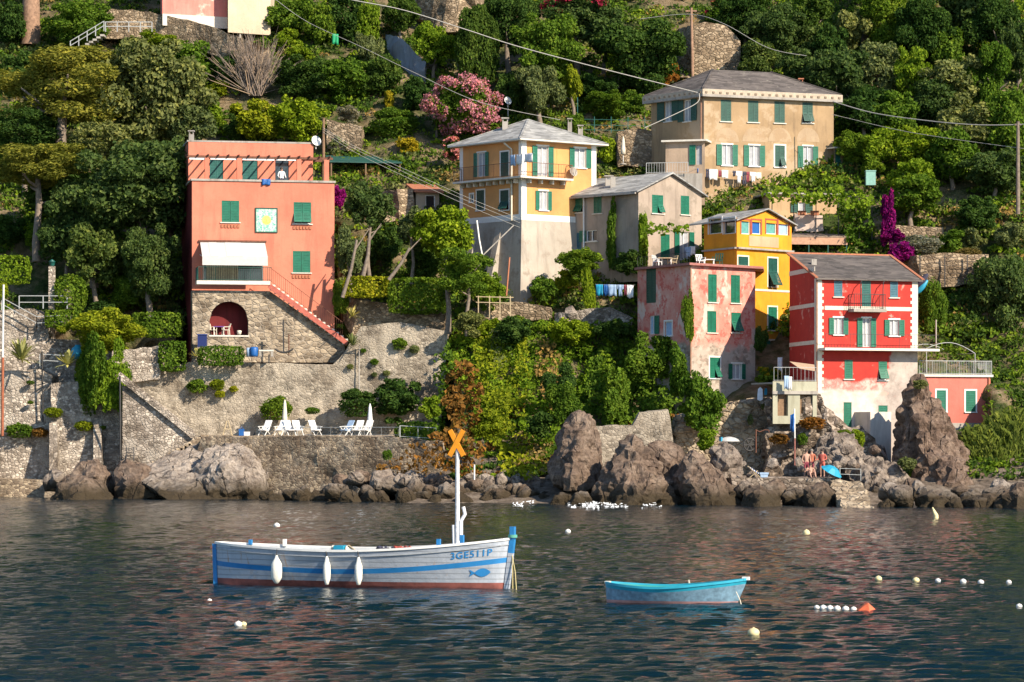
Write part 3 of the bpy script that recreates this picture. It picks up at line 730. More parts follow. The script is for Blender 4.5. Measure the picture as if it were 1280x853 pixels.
for i,(p,q) in enumerate(((cs[0],cs[1]),(cs[1],cs[2]))):
    f=Face(tuple(p[:2]),tuple(q[:2])); f.box(mb,0,f.L,H.z1+.16,H.z1+.52,-.3,0)
    k=int(f.L/.55)
    for j in range(k): f.box(mb,f.L*(j+.35)/k,f.L*(j+.65)/k,H.z1+.22,H.z1+.36,-.02,.05,1)
mb.build('cornice',[simple('cornice stone',(.43,.35,.26),.8,.2,4),simple('cornice gap',(.22,.17,.12),.9)],r)
H.hip(M['slate_brown'],1.9,.36,.05,M['concrete'],zoff=.50)
for u_,h_ in ((958,.75),(1001,.5)):
    s_=FR.su(u_,-3.0); c=FR.pt(s_,0,-3.0); chimney(r,(c.x,c.y,H.z1+1.3),.32,h_,M['terracotta'])
mb=MB(); mb.tube([L.pt(L.L-.25,H.z1,.07),L.pt(L.L-.25,ZV(175,Y0),.07)],.05); mb.build('drainpipe',M['gutter'],r)
for u_ in (909,942.5,975,1010):
    s0=FR.su(u_); zt=FR.zv(u_,177.5); q=[FR.pt(s0-.95*math.cos(a),zt+1.05*math.sin(a),.004) for a in [math.pi*i/14 for i in range(15)]]
    mb=MB(); mb.prism(q,FR.n*.006); mb.build('arch_patch',plaster('pale arch',(.40,.295,.19),(.3,.2,.12),.5,50+u_%7,patch=(.36,.25,.15),patch_lo=.5,patch_scale=1.4),r)
# left annex and right annex belong to the villa
z2=ZV(177,Y0-1); fa=Face(CP(832,213.2),CP(881,212.4)); mb=MB()
a,b,c,d=fa.rect(863.5,181,879,206)
ha=[fa.rect(870,181.5,877.5,206)]
wall_grid(mb,fa,H.z0,z2,ha)
p,q=fa.pt(0,H.z0),fa.pt(0,z2); mb.add([p,q,q-fa.n*4,p-fa.n*4],[(0,1,2,3)]); 
mb.build('annex_wall',plaster('annex render',(.42,.31,.22),(.2,.15,.1),.5,9),r)
wn=MB(); h=ha[0]; wn.frame(fa.pt(h[0],h[2],-.15),fa.e*(h[1]-h[0]),fa.n*.02,Vector((0,0,h[3]-h[2]))); w_=wn.build('window',M['curtain'],r)
leaf_mesh(fa,h[0]-.48,h[0]-.03,h[2],h[3],.03).build('shutter',M['shutter'],w_)
mb=MB(); fa.box(mb,-.25,fa.L+.2,z2,z2+.13,-4,.35); mb.build('annex_roof',M['surround'],r)
z2=ZV(185,216); fa=Face(CP(1042.5,216.4),CP(1058,217)); mb=MB(); h=fa.rect(1044,187,1050.5,210); wall_grid(mb,fa,ZV(244,216),z2,[h]); p,q=fa.pt(fa.L,ZV(244,216)),fa.pt(fa.L,z2); mb.add([p,q,q-fa.n*3,p-fa.n*3],[(0,1,2,3)])
mb.build('annex_wall',och,r)
wn=MB(); wn.frame(fa.pt(h[0],h[2],-.15),fa.e*(h[1]-h[0]),fa.n*.02,Vector((0,0,h[3]-h[2]))); w_=wn.build('window',M['glass'],r)
leaf_mesh(fa,h[0]+.01,h[1]-.01,h[2]+.02,h[3]-.02,-.03,.45).build('shutter',M['shutter_teal'],w_)
mb=MB(); fa.box(mb,-.1,fa.L+.25,z2,z2+.1,-3,.2); mb.build('annex_roof',M['surround'],r)

# ================================================================== grey gabled house
gy=plaster('grey brown render',(.36,.29,.23),(.16,.13,.10),.55,8,patch=(.27,.22,.17),patch_lo=.55,patch_scale=.6)
Y0=205.; C=CP(798,Y0); A=CP(705,210.); B=CP(877,209.)
H=House('gabled_house','bare grey house with a pitched roof end and vines climbing its corner','house',A,C,B,ZV(352,Y0),ZV(238,Y0),GH)
r=H.root; FR=H.Rf; L=H.L
H.win('R',815,244,829,267,'ajar1'); H.win('R',851,245,861.5,268.5,'closed')
H.win('R',826,293,837,325,'closed',sill=False,name='door'); H.win('R',849,290,861,325,'open',sw=.45,sill=False,name='door',pane=M['curtain']); 
H.win('L',718,246,728.5,266,'ajar',sh=M['shutter']); H.win('L',742,243.5,752,267,'closed',sh=M['shutter'])
H.win('L',709,291,714.5,314,'open',sw=.4,sh=M['shutter_teal'],pane=M['ltblue']); H.win('L',721,291,727,315,'closed',sh=M['shutter_blue'],name='door'); H.win('L',733,288,746,302,'openL',sw=.6)
zp=ZV(219,207); ft=FR.pt(FR.L/2,zp)
bk=H.e1*(H.A-H.C).length; z1=H.z1
H.walls(gy,gable=[[FR.pt(0,z1),FR.pt(FR.L,z1),ft],[FR.pt(0,z1)+bk,FR.pt(FR.L,z1)+bk,ft+bk]])
mb=MB(); o=.4; a=FR.pt(-o,z1-.18,.3); b=FR.pt(FR.L+o,z1-.18,.3); t=FR.pt(FR.L/2,zp+.08,.3); bk2=H.e1*((H.A-H.C).length+.6); th=Vector((0,0,.1))
for p,q in ((a,t),(t,b)):
    mb.frame(p,q-p,bk2,th)
mb.build('roof',M['slate_pale'],r)
mb=MB(); mb.bar(a+H.e1*.1+Vector((0,0,-.05))-FR.e*.06,a+bk2+Vector((0,0,-.05))-FR.e*.06,.12); mb.build('gutter',M['concrete'],r)
c=L.pt(L.L*.42,0,-1.5); chimney(r,(c.x,c.y,z1+.45),.5,.65,M['concrete']); c=L.pt(L.L*.55,0,-.9); chimney(r,(c.x,c.y,z1+.2),.35,1.0,M['concrete'],False)
mb=MB(); p=L.pt(L.su(731),z1-.1,.12); mb.tube([p,Vector((p.x,p.y,ZV(316,208)))],.06); mb.build('drainpipe',M['white'],r)
# ================================================================== pink house with peeling render
def peel():
    m,nt,b=new_mat('peeling pink'); co=coord(nt); g=nt.nodes.new('ShaderNodeNewGeometry'); s=nt.nodes.new('ShaderNodeSeparateXYZ'); nt.links.new(g.outputs['Position'],s.inputs[0])
    n1=noise(nt,co,.55,8,.7); n2=noise(nt,co,1.6,7,.72)
    pink=ramp(nt,n1,[(.3,(.56,.13,.10)),(.47,(.60,.22,.165)),(.66,(.64,.38,.30))])
    pink=mixc(nt,ramp(nt,n2,[(.52,0.0),(.58,.9)]),pink,(.54,.10,.075)); pink=mixc(nt,ramp(nt,noise(nt,coord(nt,(1,1,.6),(9,4,2)),.75,7,.72),[(.55,0.0),(.60,.8)]),pink,(.62,.50,.42))
    nt2=M['_bare'] 
    # bare stone below a ragged line
    ad=nt.nodes.new('ShaderNodeMath'); ad.operation='MULTIPLY_ADD'; nt.links.new(n1,ad.inputs[0]); ad.inputs[1].default_value=3.2; nt.links.new(s.outputs[2],ad.inputs[2])
    zl=ZV(432,195)
    mr=nt.nodes.new('ShaderNodeMapRange'); mr.inputs[1].default_value=zl+1.35; mr.inputs[2].default_value=zl+1.75; nt.links.new(ad.outputs[0],mr.inputs[0])
    v=nt.nodes.new('ShaderNodeTexVoronoi'); v.inputs['Scale'].default_value=1; nt.links.new(coord(nt,(3.5,3.5,5.5)),v.inputs[0]); sp=nt.nodes.new('ShaderNodeSeparateColor'); nt.links.new(v.outputs['Color'],sp.inputs[0])
    stn=ramp(nt,sp.outputs[0],[(0,(.20,.155,.12)),(.5,(.36,.30,.24)),(1,(.48,.40,.33))])
    stn=mixc(nt,ramp(nt,n2,[(.5,0.0),(.6,.7)]),stn,(.42,.20,.15))
    stn=mixc(nt,ramp(nt,noise(nt,co,.8,6,.6),[(.45,0.0),(.6,.85)]),stn,(.42,.36,.30))
    col=mixc(nt,mr.outputs[0],stn,pink)
    nt.links.new(col,b.inputs['Base Color']); b.inputs['Roughness'].default_value=.92; bump(nt,b,n2,.35,.08)
    return m
M['_bare']=None
Y0=193.; C=CP(863,Y0); A=CP(797,198.5); B=CP(944,197.)
H=House('pink_house','pink house with peeling render over bare stone and a flat terrace roof','house',A,C,B,ZV(545,Y0),ZV(332,Y0),GH)
r=H.root; FR=H.Rf; L=H.L
H.win('R',885,343,896,378,'closed'); H.win('R',913.5,344,925,379,'closed'); H.win('R',884,389,895.5,416,'closed'); H.win('R',914,391,926,416,'ajar',flap=.55)
H.win('R',887,447,900,473,'ajar1',sur=M['white']); H.win('R',915,455,926.5,474,'open',sur=M['white'],sw=.33,pane=M['curtain'])
H.win('L',808,336,820,379,'closed',sill=False,name='door',sh=M['shutter_dark']); H.win('L',812,395,819,418,'openR',sw=.5,sill=False,name='door',pane=M['ltblue']); H.win('L',831,402,840,420,'plain',sur=M['white'],pane=M['ltblue'])
pk=peel(); H.walls(pk)
deep=8.0; e=(H.e1+H.e2).normalized()
mb=MB(); q=[H.A-H.e2*.3,H.C-H.e1*.35-H.e2*.35,H.B-H.e1*.35+H.e2*.5,H.B+e*9,H.A+e*9]; q=[Vector((p.x,p.y,H.z1)) for p in q]; mb.prism(q,(0,0,.16)); mb.build('terrace_roof',simple('terrace tile',(.30,.12,.10),.8,.25),r)
mb=MB(); 
f=Face(tuple(H.A[:2]),tuple((H.A+e*9)[:2])); 
mb.tube([FR.pt(-.02,H.z1,.05),FR.pt(-.02,ZV(470,Y0),.05)],.06); mb.build('drainpipe',M['gutter'],r)
# ================================================================== orange-yellow house with glazed veranda
oy=plaster('egg yellow render',(.70,.29,.024),(.48,.19,.03),.5,11,patch=(.62,.24,.015),patch_lo=.56,patch_scale=.4)
Y0=199.; C=CP(921,Y0); A=CP(880,202.5); B=CP(989.5,203.)
H=House('veranda_house','tall egg-yellow house with a glazed veranda on top between pink and red houses','house',A,C,B,ZV(520,Y0),ZV(276,Y0),GH)
r=H.root; FR=H.Rf; L=H.L
H.win('R',960,323,971.5,359.5,'ajar',sh=M['shutter_dark'],sill=False,flap=.55,sur=M['cream'],name='window'); H.win('R',960,384,971,413,'closed',sur=M['cream']); H.win('R',922.5,321,935,332,'closed',sh=M['shutter_dark'],sur=M['cream'])
H.win('R',962,426,971,446,'open',sw=.42,pane=M['curtain'],sur=M['cream'])
tealglass=simple('teal blind',(.10,.30,.27),.5,.2); 
for i,(a,b) in enumerate(((926.5,937.5),(940,951),(957.5,970.5),(973,985.5))):
    H.win('R',a,275.5,b,293 if i<3 else 294,'plain',sur=simple('red window frame',(.33,.07,.04),.6,.2) if i==0 else M['redframe'] if 'redframe' in M else None,sill=False,pane=[tealglass,M['blue'],tealglass,M['ltblue']][i],name='veranda_window')
    if i==0: M['redframe']=bpy.data.materials['red window frame']
for a,b in ((886,902),(904.5,919)):
    H.win('L',a,273,b,292.5,'plain',sur=M['white'],sill=False,name='veranda_window')
H.walls(oy,gable=None)
z1=H.z1; zp=ZV(263,201); pk_=FR.pt(FR.su(957),zp-.05)
mb=MB(); mb.add([FR.pt(0,z1),FR.pt(FR.L,z1),pk_],[(0,1,2)]); mb.build('gable',oy,r)
mb=MB(); bk=H.e1*6.2; o=.35; a=FR.pt(-.3,z1-.02,.3)-H.e1*0; t=FR.pt(FR.su(957),zp+.05,.3); b=FR.pt(FR.L+.35,z1-.1,.3); th=Vector((0,0,.09))
for p,q in ((a,t),(t,b)): mb.frame(p,q-p,bk,th)
mb.build('roof',M['slate_pale'],r)
mb=MB(); zs=FR.zv(950,311); FR.box(mb,-.05,FR.L+.05,zs-.12,zs,0,.22); L.box(mb,0,L.L+.05,zs-.12,zs-.002,0,.22); mb.build('ledge',M['concrete'],r)
zs=FR.zv(960,362); mb=MB(); FR.box(mb,0,FR.L,zs-.14,zs,0,.04); mb.build('string_course',M['cream'],r)
mb=MB(); FR.box(mb,FR.su(936),FR.su(973),FR.zv(955,309),FR.zv(955,296),0,.03); mb.build('bare_panel',plaster('tan patch',(.52,.33,.20),(.35,.2,.1),.5,44),r)
# ================================================================== red house with slate roof
def redwall():
    m,nt,b=new_mat('red render'); co=coord(nt); g=nt.nodes.new('ShaderNodeNewGeometry'); s=nt.nodes.new('ShaderNodeSeparateXYZ'); nt.links.new(g.outputs['Position'],s.inputs[0])
    n1=noise(nt,co,.5,8,.68); n2=noise(nt,co,1.5,7,.72); n3=noise(nt,co,.33,6,.6)
    red=ramp(nt,n2,[(.3,(.36,.024,.018)),(.6,(.45,.034,.022)),(.8,(.50,.085,.055))])
    pale=ramp(nt,n2,[(.3,(.45,.37,.31)),(.6,(.62,.54,.47)),(.8,(.70,.63,.56))])
    pinky=ramp(nt,n2,[(.40,(.58,.42,.36)),(.52,(.55,.17,.14)),(.65,(.60,.38,.32))])
    def zmask(z,wob,nn,soft=.25):
        ad=nt.nodes.new('ShaderNodeMath'); ad.operation='MULTIPLY_ADD'; nt.links.new(nn,ad.inputs[0]); ad.inputs[1].default_value=wob; nt.links.new(s.outputs[2],ad.inputs[2])
        mr=nt.nodes.new('ShaderNodeMapRange'); mr.inputs[1].default_value=z+wob*.5-soft; mr.inputs[2].default_value=z+wob*.5+soft; nt.links.new(ad.outputs[0],mr.inputs[0]); return mr.outputs[0]
    col=mixc(nt,zmask(ZV(488,190),1.0,n1,.12),pale,pinky)
    col=mixc(nt,zmask(ZV(474,190),1.6,n1,.1),col,red)
    # right-hand half-floor left in bare grey stone: plan position, ragged edge
    ax=nt.nodes.new('ShaderNodeMath'); ax.operation='MULTIPLY_ADD'; nt.links.new(n1,ax.inputs[0]); ax.inputs[1].default_value=2.6; nt.links.new(s.outputs[0],ax.inputs[2])
    az=nt.nodes.new('ShaderNodeMath'); az.operation='MULTIPLY_ADD'; nt.links.new(s.outputs[2],az.inputs[0]); az.inputs[1].default_value=-.35; nt.links.new(ax.outputs[0],az.inputs[2])
    x0=XU(1112,190)+1.3-.35*ZV(455,190)
    mx=nt.nodes.new('ShaderNodeMapRange'); mx.inputs[1].default_value=x0-.1; mx.inputs[2].default_value=x0+.15; nt.links.new(az.outputs[0],mx.inputs[0])
    lo=nt.nodes.new('ShaderNodeMath'); lo.operation='LESS_THAN'; nt.links.new(s.outputs[2],lo.inputs[0]); lo.inputs[1].default_value=ZV(439,190)
    mm=nt.nodes.new('ShaderNodeMath'); mm.operation='MULTIPLY'; nt.links.new(mx.outputs[0],mm.inputs[0]); nt.links.new(lo.outputs[0],mm.inputs[1])
    col=mixc(nt,mm.outputs[0],col,ramp(nt,n2,[(.3,(.26,.21,.18)),(.55,(.44,.37,.32)),(.75,(.52,.45,.39))]))
    fade=ramp(nt,noise(nt,co,.9,5,.6),[(.62,0.0),(.68,.75)])
    col=mixc(nt,fade,col,(.60,.34,.27))
    nt.links.new(col,b.inputs['Base Color']); b.inputs['Roughness'].default_value=.9; bump(nt,b,n2,.3,.06)
    return m
Y0=189.; C=CP(1022,Y0); A=CP(987,195.5); B=CP(1147,191.5)
H=House('red_house','bright red house with cream corner bands, dark slate roof and crumbling pale base','house',A,C,B,ZV(585,Y0),ZV(348,Y0),GH)
r=H.root; FR=H.Rf; L=H.L
H.win('R',1042.5,351,1053,371,'closed',sh=M['shutter_blue']); H.win('R',1077,351,1088.5,386,'closed',sh=M['shutter_teal'],sill=False,name='balcony_door'); H.win('R',1112.5,352,1122.5,372,'closed',sh=M['shutter_blue'])
H.win('R',1042.5,397.5,1053.5,418.5,'open',sur=M['white'],sw=.34,pane=M['curtain']); H.win('R',1078,398,1088,434,'open',sur=M['white'],sw=.36,sill=False,pane=M['curtain'],name='balcony_door'); H.win('R',1112,400,1123.5,420,'open',sur=M['white'],sw=.36,pane=M['curtain'])
H.win('R',1055.5,450,1066,474,'closed'); H.win('R',1098,452,1109,475.5,'ajar',flap=.6)
H.win('R',1054.5,503,1064.5,535,'closed',sill=False,name='door'); H.win('R',1098,507,1109.5,521.5,'closed')
z1=H.z1; zr=ZV(319,195.5); bk=H.e1*(H.A-H.C).length
rw=redwall(); H.walls(rw,gable=[[L.pt(L.L,z1),L.pt(0,z1),L.pt(0,zr)],[FR.pt(FR.L,z1),FR.pt(FR.L,z1)+bk,Vector(((H.B+bk).x,(H.B+bk).y,zr))],[(H.A.x,H.A.y,z1),(H.D.x,H.D.y,z1),(H.D.x,H.D.y,zr),(H.A.x,H.A.y,zr)]])
mb=MB(); a=FR.pt(-.2,z1-.1,.3); ex=FR.e*(FR.L+.45); sl_=Vector((bk.x,bk.y,zr-z1))*1.06; mb.frame(a,ex,sl_,(0,0,.11)); 
rf=mb.build('roof',M['slate_brown'],r)
mb=MB(); p=a+sl_+Vector((0,0,.13)); mb.bar(p,p+ex,.22,.1); mb.bar(a+Vector((0,0,.13)),a+sl_+Vector((0,0,.13)),.2,.07); mb.bar(a+ex+Vector((0,0,.13)),a+ex+sl_+Vector((0,0,.13)),.2,.07); mb.build('ridge_tile',M['terracotta'],rf)
chimney(rf,a+sl_*.55+FR.e*1.0,.34,.45,M['concrete'],False)
def band(f,v,w_=.38,s0=0,s1=None,ref=None):
    zz=f.zv(ref or 1060,v); mb=MB(); f.box(mb,s0,s1 or f.L,zz-w_/2,zz+w_/2,0,.03); return mb.build('string_course',M['cream'],r)
band(FR,385.5,.26,.5,FR.L-.45); band(L,384,.26,0,L.L-.6,1000); band(L,340,.3,0,L.L-.6,1000); band(L,430,.26,0,L.L-.6,1000)
mb=MB(); zb_=FR.zv(1030,500)
L.box(mb,L.L-.62,L.L+.004,zb_,z1,-.02,.034); FR.box(mb,-.004,.30,zb_,z1,-.02,.034); FR.box(mb,FR.L-.42,FR.L+.004,FR.zv(1140,436),z1,-.02,.034)
k=int((z1-zb_)/.42)
for i in range(k): FR.box(mb,.30,.42,zb_+.42*i,zb_+.42*i+.2,-.02,.034)
k=int((z1-FR.zv(1140,436))/.42)
for i in range(k): FR.box(mb,FR.L-.54,FR.L-.42,FR.zv(1140,436)+.42*i,FR.zv(1140,436)+.42*i+.2,-.02,.034)
mb.build('corner_quoin',M['cream'],r)
zb=FR.zv(1088,387); mb=MB(); FR.box(mb,FR.su(1067,.8),FR.su(1108,.8),zb-.2,zb,.04,.85); bs=mb.build('balcony_slab',M['concrete'],r)
railing(r,[FR.pt(FR.su(1068,.8),zb,.05),FR.pt(FR.su(1068,.8),zb,.8),FR.pt(FR.su(1107,.8),zb,.8),FR.pt(FR.su(1107,.8),zb,.05)],.95,.15,M['iron'],'balcony_railing')
mb=MB(); zz=FR.zv(1088,352)
for s_ in (FR.su(1070),FR.su(1098)):
    mb.tube([FR.pt(s_-.1,zb,.8),FR.pt(s_-.05,zz-.6,.75),FR.pt(s_+.1,zz-.1,.5),FR.pt(s_+.5,zz+.15,.05)],.03,6)
mb.build('awning_frame',M['iron'],r)
zl=FR.zv(1090,436); mb=MB(); FR.box(mb,.05,FR.L+1.1,zl-.16,zl,.03,1.0); mb.build('ledge',M['surround'],r)
railing(r,[FR.pt(.1,zl,.95),FR.pt(FR.L+1.05,zl,.95)],.9,.22,M['iron'],'terrace_railing',.025,.01)
mb=MB(); mb.tube([L.pt(L.L+.05,z1-.1,.08),L.pt(L.L+.05,ZV(540,Y0),.08)],.05); mb.build('drainpipe',M['gutter'],r)
mb=MB(); f=Face(CP(1088,188.2),CP(1114,188.9)); f.box(mb,0,f.L,ZV(590,188),ZV(515,188),-2,0); mb.build('base_pier',plaster('pale base',(.60,.54,.47),(.3,.25,.2),.5,14),r)
# ================================================================== salmon annex with roof terrace
Y0=191.9; sal=plaster('salmon render',(.58,.165,.125),(.4,.13,.1),.45,12)
C=CP(1147.5,Y0); B=CP(1238,193.4); A=(C[0]-.05,C[1]+6)
H=House('terrace_annex','low salmon annex with two green shuttered windows and railed roof terrace','house',A,C,B,ZV(545,Y0),ZV(471,Y0),GH); r=H.root; FR=H.Rf
H.win('R',1170.5,488,1182.5,514.5,'closed',sur=M['white']); H.win('R',1207,488.5,1219.5,515,'closed',sur=M['white']); H.walls(sal)
mb=MB(); FR.box(mb,-.02,FR.L+.15,H.z1,H.z1+.15,-6,.15); mb.build('terrace_slab',M['surround'],r)
zt=H.z1+.15; railing(r,[FR.pt(.05,zt,.08),FR.pt(FR.L+.05,zt,.08),FR.pt(FR.L+.05,zt,-5.5)],.9,.12,M['rail'],'terrace_railing',.045,.016)
mb=MB(); mb.tube([FR.pt(FR.L-.15,H.z1,.07),FR.pt(FR.L-.15,H.z0+.6,.07)],.045); mb.build('drainpipe',M['terracotta'],r)
mb=MB(); FR.box(mb,0,FR.L,FR.zv(1190,541),FR.zv(1190,529),0,.05); mb.build('plinth',M['concrete'],r)
t=thing('pergola_frame','thin bare metal pergola frame arched over the salmon annex roof terrace','pergola',FR.pt(2,zt,-2))
mb=MB()
for d in (-1.0,-4.5):
    p0=FR.pt(FR.su(1166),zt,d); p1=FR.pt(FR.su(1227),zt,d); h=1.75
    mb.tube([p0,p0+Vector((0,0,h))],.03,6); mb.tube([p1,p1+Vector((0,0,h-.3))],.03,6)
    q=[]
    for i in range(9):
        k=i/8; q.append(p0.lerp(p1,k)+Vector((0,0,h-.3*k+.55*math.sin(math.pi*k))))
    mb.tube(q,.025,6)
for k in (0,.5,1):
    mb.tube([FR.pt(FR.su(1166),zt,-1.0).lerp(FR.pt(FR.su(1227),zt,-1.0),k)+Vector((0,0,1.75-.3*k+.55*math.sin(math.pi*k))),FR.pt(FR.su(1166),zt,-4.5).lerp(FR.pt(FR.su(1227),zt,-4.5),k)+Vector((0,0,1.75-.3*k+.55*math.sin(math.pi*k)))],.02,6)
mb.build('frame',M['rail'],t)
# ================================================================== houses cut by the top edge
Y0=238.; pk2=plaster('washed pink render',(.62,.22,.18),(.6,.35,.28),.6,15,patch=(.66,.50,.42),patch_lo=.56)
C=CP(203,Y0); B=CP(284,Y0+2); A=(C[0]-1,C[1]+7)
H=House('hilltop_house','washed-out pink house front at the very top of the slope, cut by the picture edge','house',A,C,B,ZV(32,Y0),ZV(-75,Y0),GH)
H.win('R',222,-30,234,-8,'closed'); H.win('R',255,-30,267,-8,'closed'); H.walls(pk2); H.hip(M['slate'],1.6,.5)
mb=MB(); f=H.Rf; f.box(mb,0,f.L,H.z0,f.zv(250,20),0,.06); mb.build('base_course',M['surround'],H.root)
C=CP(285,Y0+.3); B=CP(338,Y0+2); A=(C[0]-.1,C[1]+7)
H=House('cream_house','cream house wall beside the washed-out pink house at the top edge','house',A,C,B,ZV(40,Y0),ZV(-60,Y0),GH)
H.win('R',300,-32,310,-10,'closed'); H.walls(plaster('cream render',(.56,.46,.33),(.4,.33,.24),.4,16)); H.hip(M['slate'],1.4,.5)
# ================================================================== small hut with red roof, green-roofed shed
Y0=G(535,262)-1; C=CP(520,Y0); B=CP(549,Y0+.6); A=(C[0]-.6,C[1]+2.5)
H=House('garden_hut','small rough hut with a dark doorway and thin red tile roof by the yellow house','hut',A,C,B,ZV(275,Y0),ZV(239,Y0)); H.win('R',532,244,544,268,'plain',sill=False,name='doorway'); H.walls(plaster('hut render',(.42,.33,.24),(.2,.15,.1),.5,17))
mb=MB(); a=H.Rf.pt(-.25,H.z1-.12,.4); mb.frame(a,H.Rf.e*(H.Rf.L+.5),H.e1*3.2+Vector((0,0,.75)),(0,0,.14)); mb.build('roof',M['terracotta'],H.root)
Y0=G(455,206)-2.5
t=thing('tarp_shelter','long dark green sheet roof on posts behind the terracotta house','shelter',P(455,208,Y0))
f=Face(CP(412,Y0),CP(503,Y0+1)); z=ZV(203,Y0); mb=MB(); mb.frame(f.pt(0,z,0),f.e*f.L,-f.n*3+Vector((0,0,.75)),(0,0,.06)); mb.build('sheet_roof',simple('green sheet',(.012,.07,.055),.6,.25,3),t)
for s_ in (.15,f.L*.5,f.L-.15):
    mb=MB(); mb.bar(f.pt(s_,z-1.6,-.15),f.pt(s_,z,-.15),.1); mb.build('post',M['wood'],t)
# ------------------------------------------------------------------ retaining walls, terraces
sA_=stone('rubble wall',(.29,.25,.20),(.42,.37,.30),(.31,.27,.215),5.6,1,1.5,rend=(.41,.36,.29),rend_lo=.47,bs=.45)
sB_=stone('sea wall stone',(.25,.19,.135),(.46,.37,.26),(.25,.20,.15),5.4,4,1.7,rend=(.38,.32,.25),rend_lo=.52,bs=.45)
sC_=stone('pale masonry',(.34,.29,.245),(.56,.50,.43),(.29,.25,.205),5.6,7,1.4,rend=(.46,.41,.35),rend_lo=.54,bs=.6)
sD_=stone('dry stone',(.30,.225,.15),(.44,.345,.24),(.20,.15,.10),4.4,9,1.6)
sF_=stone('honey bank stone',(.34,.27,.19),(.50,.42,.31),(.36,.29,.21),3.4,15,1.3,rend=(.46,.38,.28),rend_lo=.5,bs=.8)
sE_=stone('jetty stone',(.22,.18,.145),(.40,.34,.285),(.18,.14,.11),4.2,12,1.6,bs=.5)
def wall(name,label,pts,Y,thick,mat,cat='wall',group=None,Yr=None,jit=.0):
    """solid wall standing at depth Y (Yr at its right end), outline read along its face"""
    us_=[p[0] for p in pts]; u0,u1=min(us_),max(us_)
    mb=MB(); q=[]
    for (u,v) in pts:
        y=Y if Yr is None else Y+(Yr-Y)*(u-u0)/(u1-u0)
        q.append(P(u,v,y))
    mb.prism(q,(0,thick,0))
    return tag(mb.build(name,mat),label,cat,group)
def cap(parent_pts,Y,w,h,mat,name,label): 
    mb=MB()
    for (a,b) in zip(parent_pts[:-1],parent_pts[1:]):
        mb.bar(P(a[0],a[1],Y+w*.4),P(b[0],b[1],Y+w*.4),w,h)
    return mb.build(name,mat)
def rough(o,amt=.12,cuts=None,seed=0,scale=1.1):
    """break up the flat face of a solid: subdivide, then push points about"""
    bm=bmesh.new(); bm.from_mesh(o.data)
    bmesh.ops.triangulate(bm,faces=[f for f in bm.faces if len(f.verts)>4])
    for it in range(6):
        le=[e for e in bm.edges if e.calc_length()>(cuts or .9)]
        if not le or len(bm.verts)>26000: break
        bmesh.ops.subdivide_edges(bm,edges=le,cuts=1)
        bmesh.ops.triangulate(bm,faces=[f for f in bm.faces if len(f.verts)>4])
    ol=Vector(root_of(o).location) 
    for v in bm.verts:
        p=(v.co+ol)*scale; d=Vector((mnoise.fractal(p+Vector((seed,0,0)),1,2,5),mnoise.fractal(p+Vector((0,seed+9,0)),1,2,5),mnoise.fractal(p+Vector((5,0,seed)),1,2,5)))
        v.co+=d*amt
    bmesh.ops.recalc_face_normals(bm,faces=bm.faces)
    bm.to_mesh(o.data); bm.free(); return o

w1=wall('retaining_wall','high beige retaining wall with worn render, stretching from the terracotta house to the green slope',
 [(120,480),(150,470),(205,462),(236,452),(416,456),(430,440),(452,408),(500,403),(560,414),(556,470),(548,560),(120,575)],202.2,5.5,sA_); rough(w1,.09)
w2=wall('sea_wall','honey-coloured stone sea wall carrying the sunbathing terrace above the water',
 [(252,546),(300,545),(487,545.5),(512,549),(552,553),(560,615),(232,628),(238,585)],196.,13,sB_,Yr=187.); rough(w2,.14)
w3=wall('promenade_wall','pale stone promenade wall at the left edge, below the big spiky agave',
 [(-80,466),(48,462),(64,470),(66,640),(-80,640)],201.5,7,sC_); rough(w3,.08)
w4=wall('sea_wall','whitish masonry sea wall with leaning buttresses, between the promenade wall and the stone stair',
 [(64,480),(118,474),(152,478),(153,640),(66,640)],200.6,6,sC_); rough(w4,.08)
w5=wall('stair_wall','white masonry wall with a sloping top that carries the long sea stair',
 [(153,482),(163,484),(238,548),(252,544),(192,582),(153,596)],198.2,2.4,sC_); rough(w5,.06)
w6=wall('promenade_wall','upper grey stone promenade wall with railings, above the big spiky agave',
 [(-80,392),(40,386),(58,396),(62,424),(150,426),(152,478),(-80,478)],205.,4,sC_); rough(w6,.08)
wall('lower_quay','low eroded stone quay at the foot of the left promenade wall',[(-80,598),(40,600),(150,606),(160,645),(-80,645)],197.5,5,sB_)
for (u,va,vb,lab) in ((62,528,588,'leaning pale buttress left of the trailing tree'),(117,525,586,'leaning pale buttress under the trailing tree')):
    mb=MB(); a=P(u,va,200.4); b=P(u+4,vb,200.4); mb.prism([a,b,b+Vector((0,-1.6,0)),a+Vector((0,-.1,0))],(.55,0,0)); tag(mb.build('buttress',sC_),lab,'buttress')
def rect_wall(name,label,pts,mat,thick=1.2,yo=0,cat='wall',r_=.12):
    def vbot(u):
        best=-1e9; n=len(pts)
        for i in range(n):
            (a,b),(c,d)=pts[i],pts[(i+1)%n]
            if min(a,c)-1e-6<=u<=max(a,c)+1e-6:
                best=max(best,max(b,d) if abs(a-c)<1e-6 else b+(d-b)*(u-a)/(c-a))
        return best
    mb=MB(); us0=sorted(set(p[0] for p in pts)); u0,u1=us0[0],us0[-1]
    dens=[]; n=len(pts)
    for i in range(n):
        (a,b),(c,d)=pts[i],pts[(i+1)%n]; k=max(1,int(math.hypot(c-a,d-b)/14))
        dens+=[(a+(c-a)*j/k,b+(d-b)*j/k) for j in range(k)]
    ys=[G(u,vbot(u))-.9+yo for u,v in dens]
    mb.prism([P(u,v,y) for (u,v),y in zip(dens,ys)],(0,thick+4,0))
    o=tag(mb.build(name,mat),label,cat); return rough(o,r_,.8)
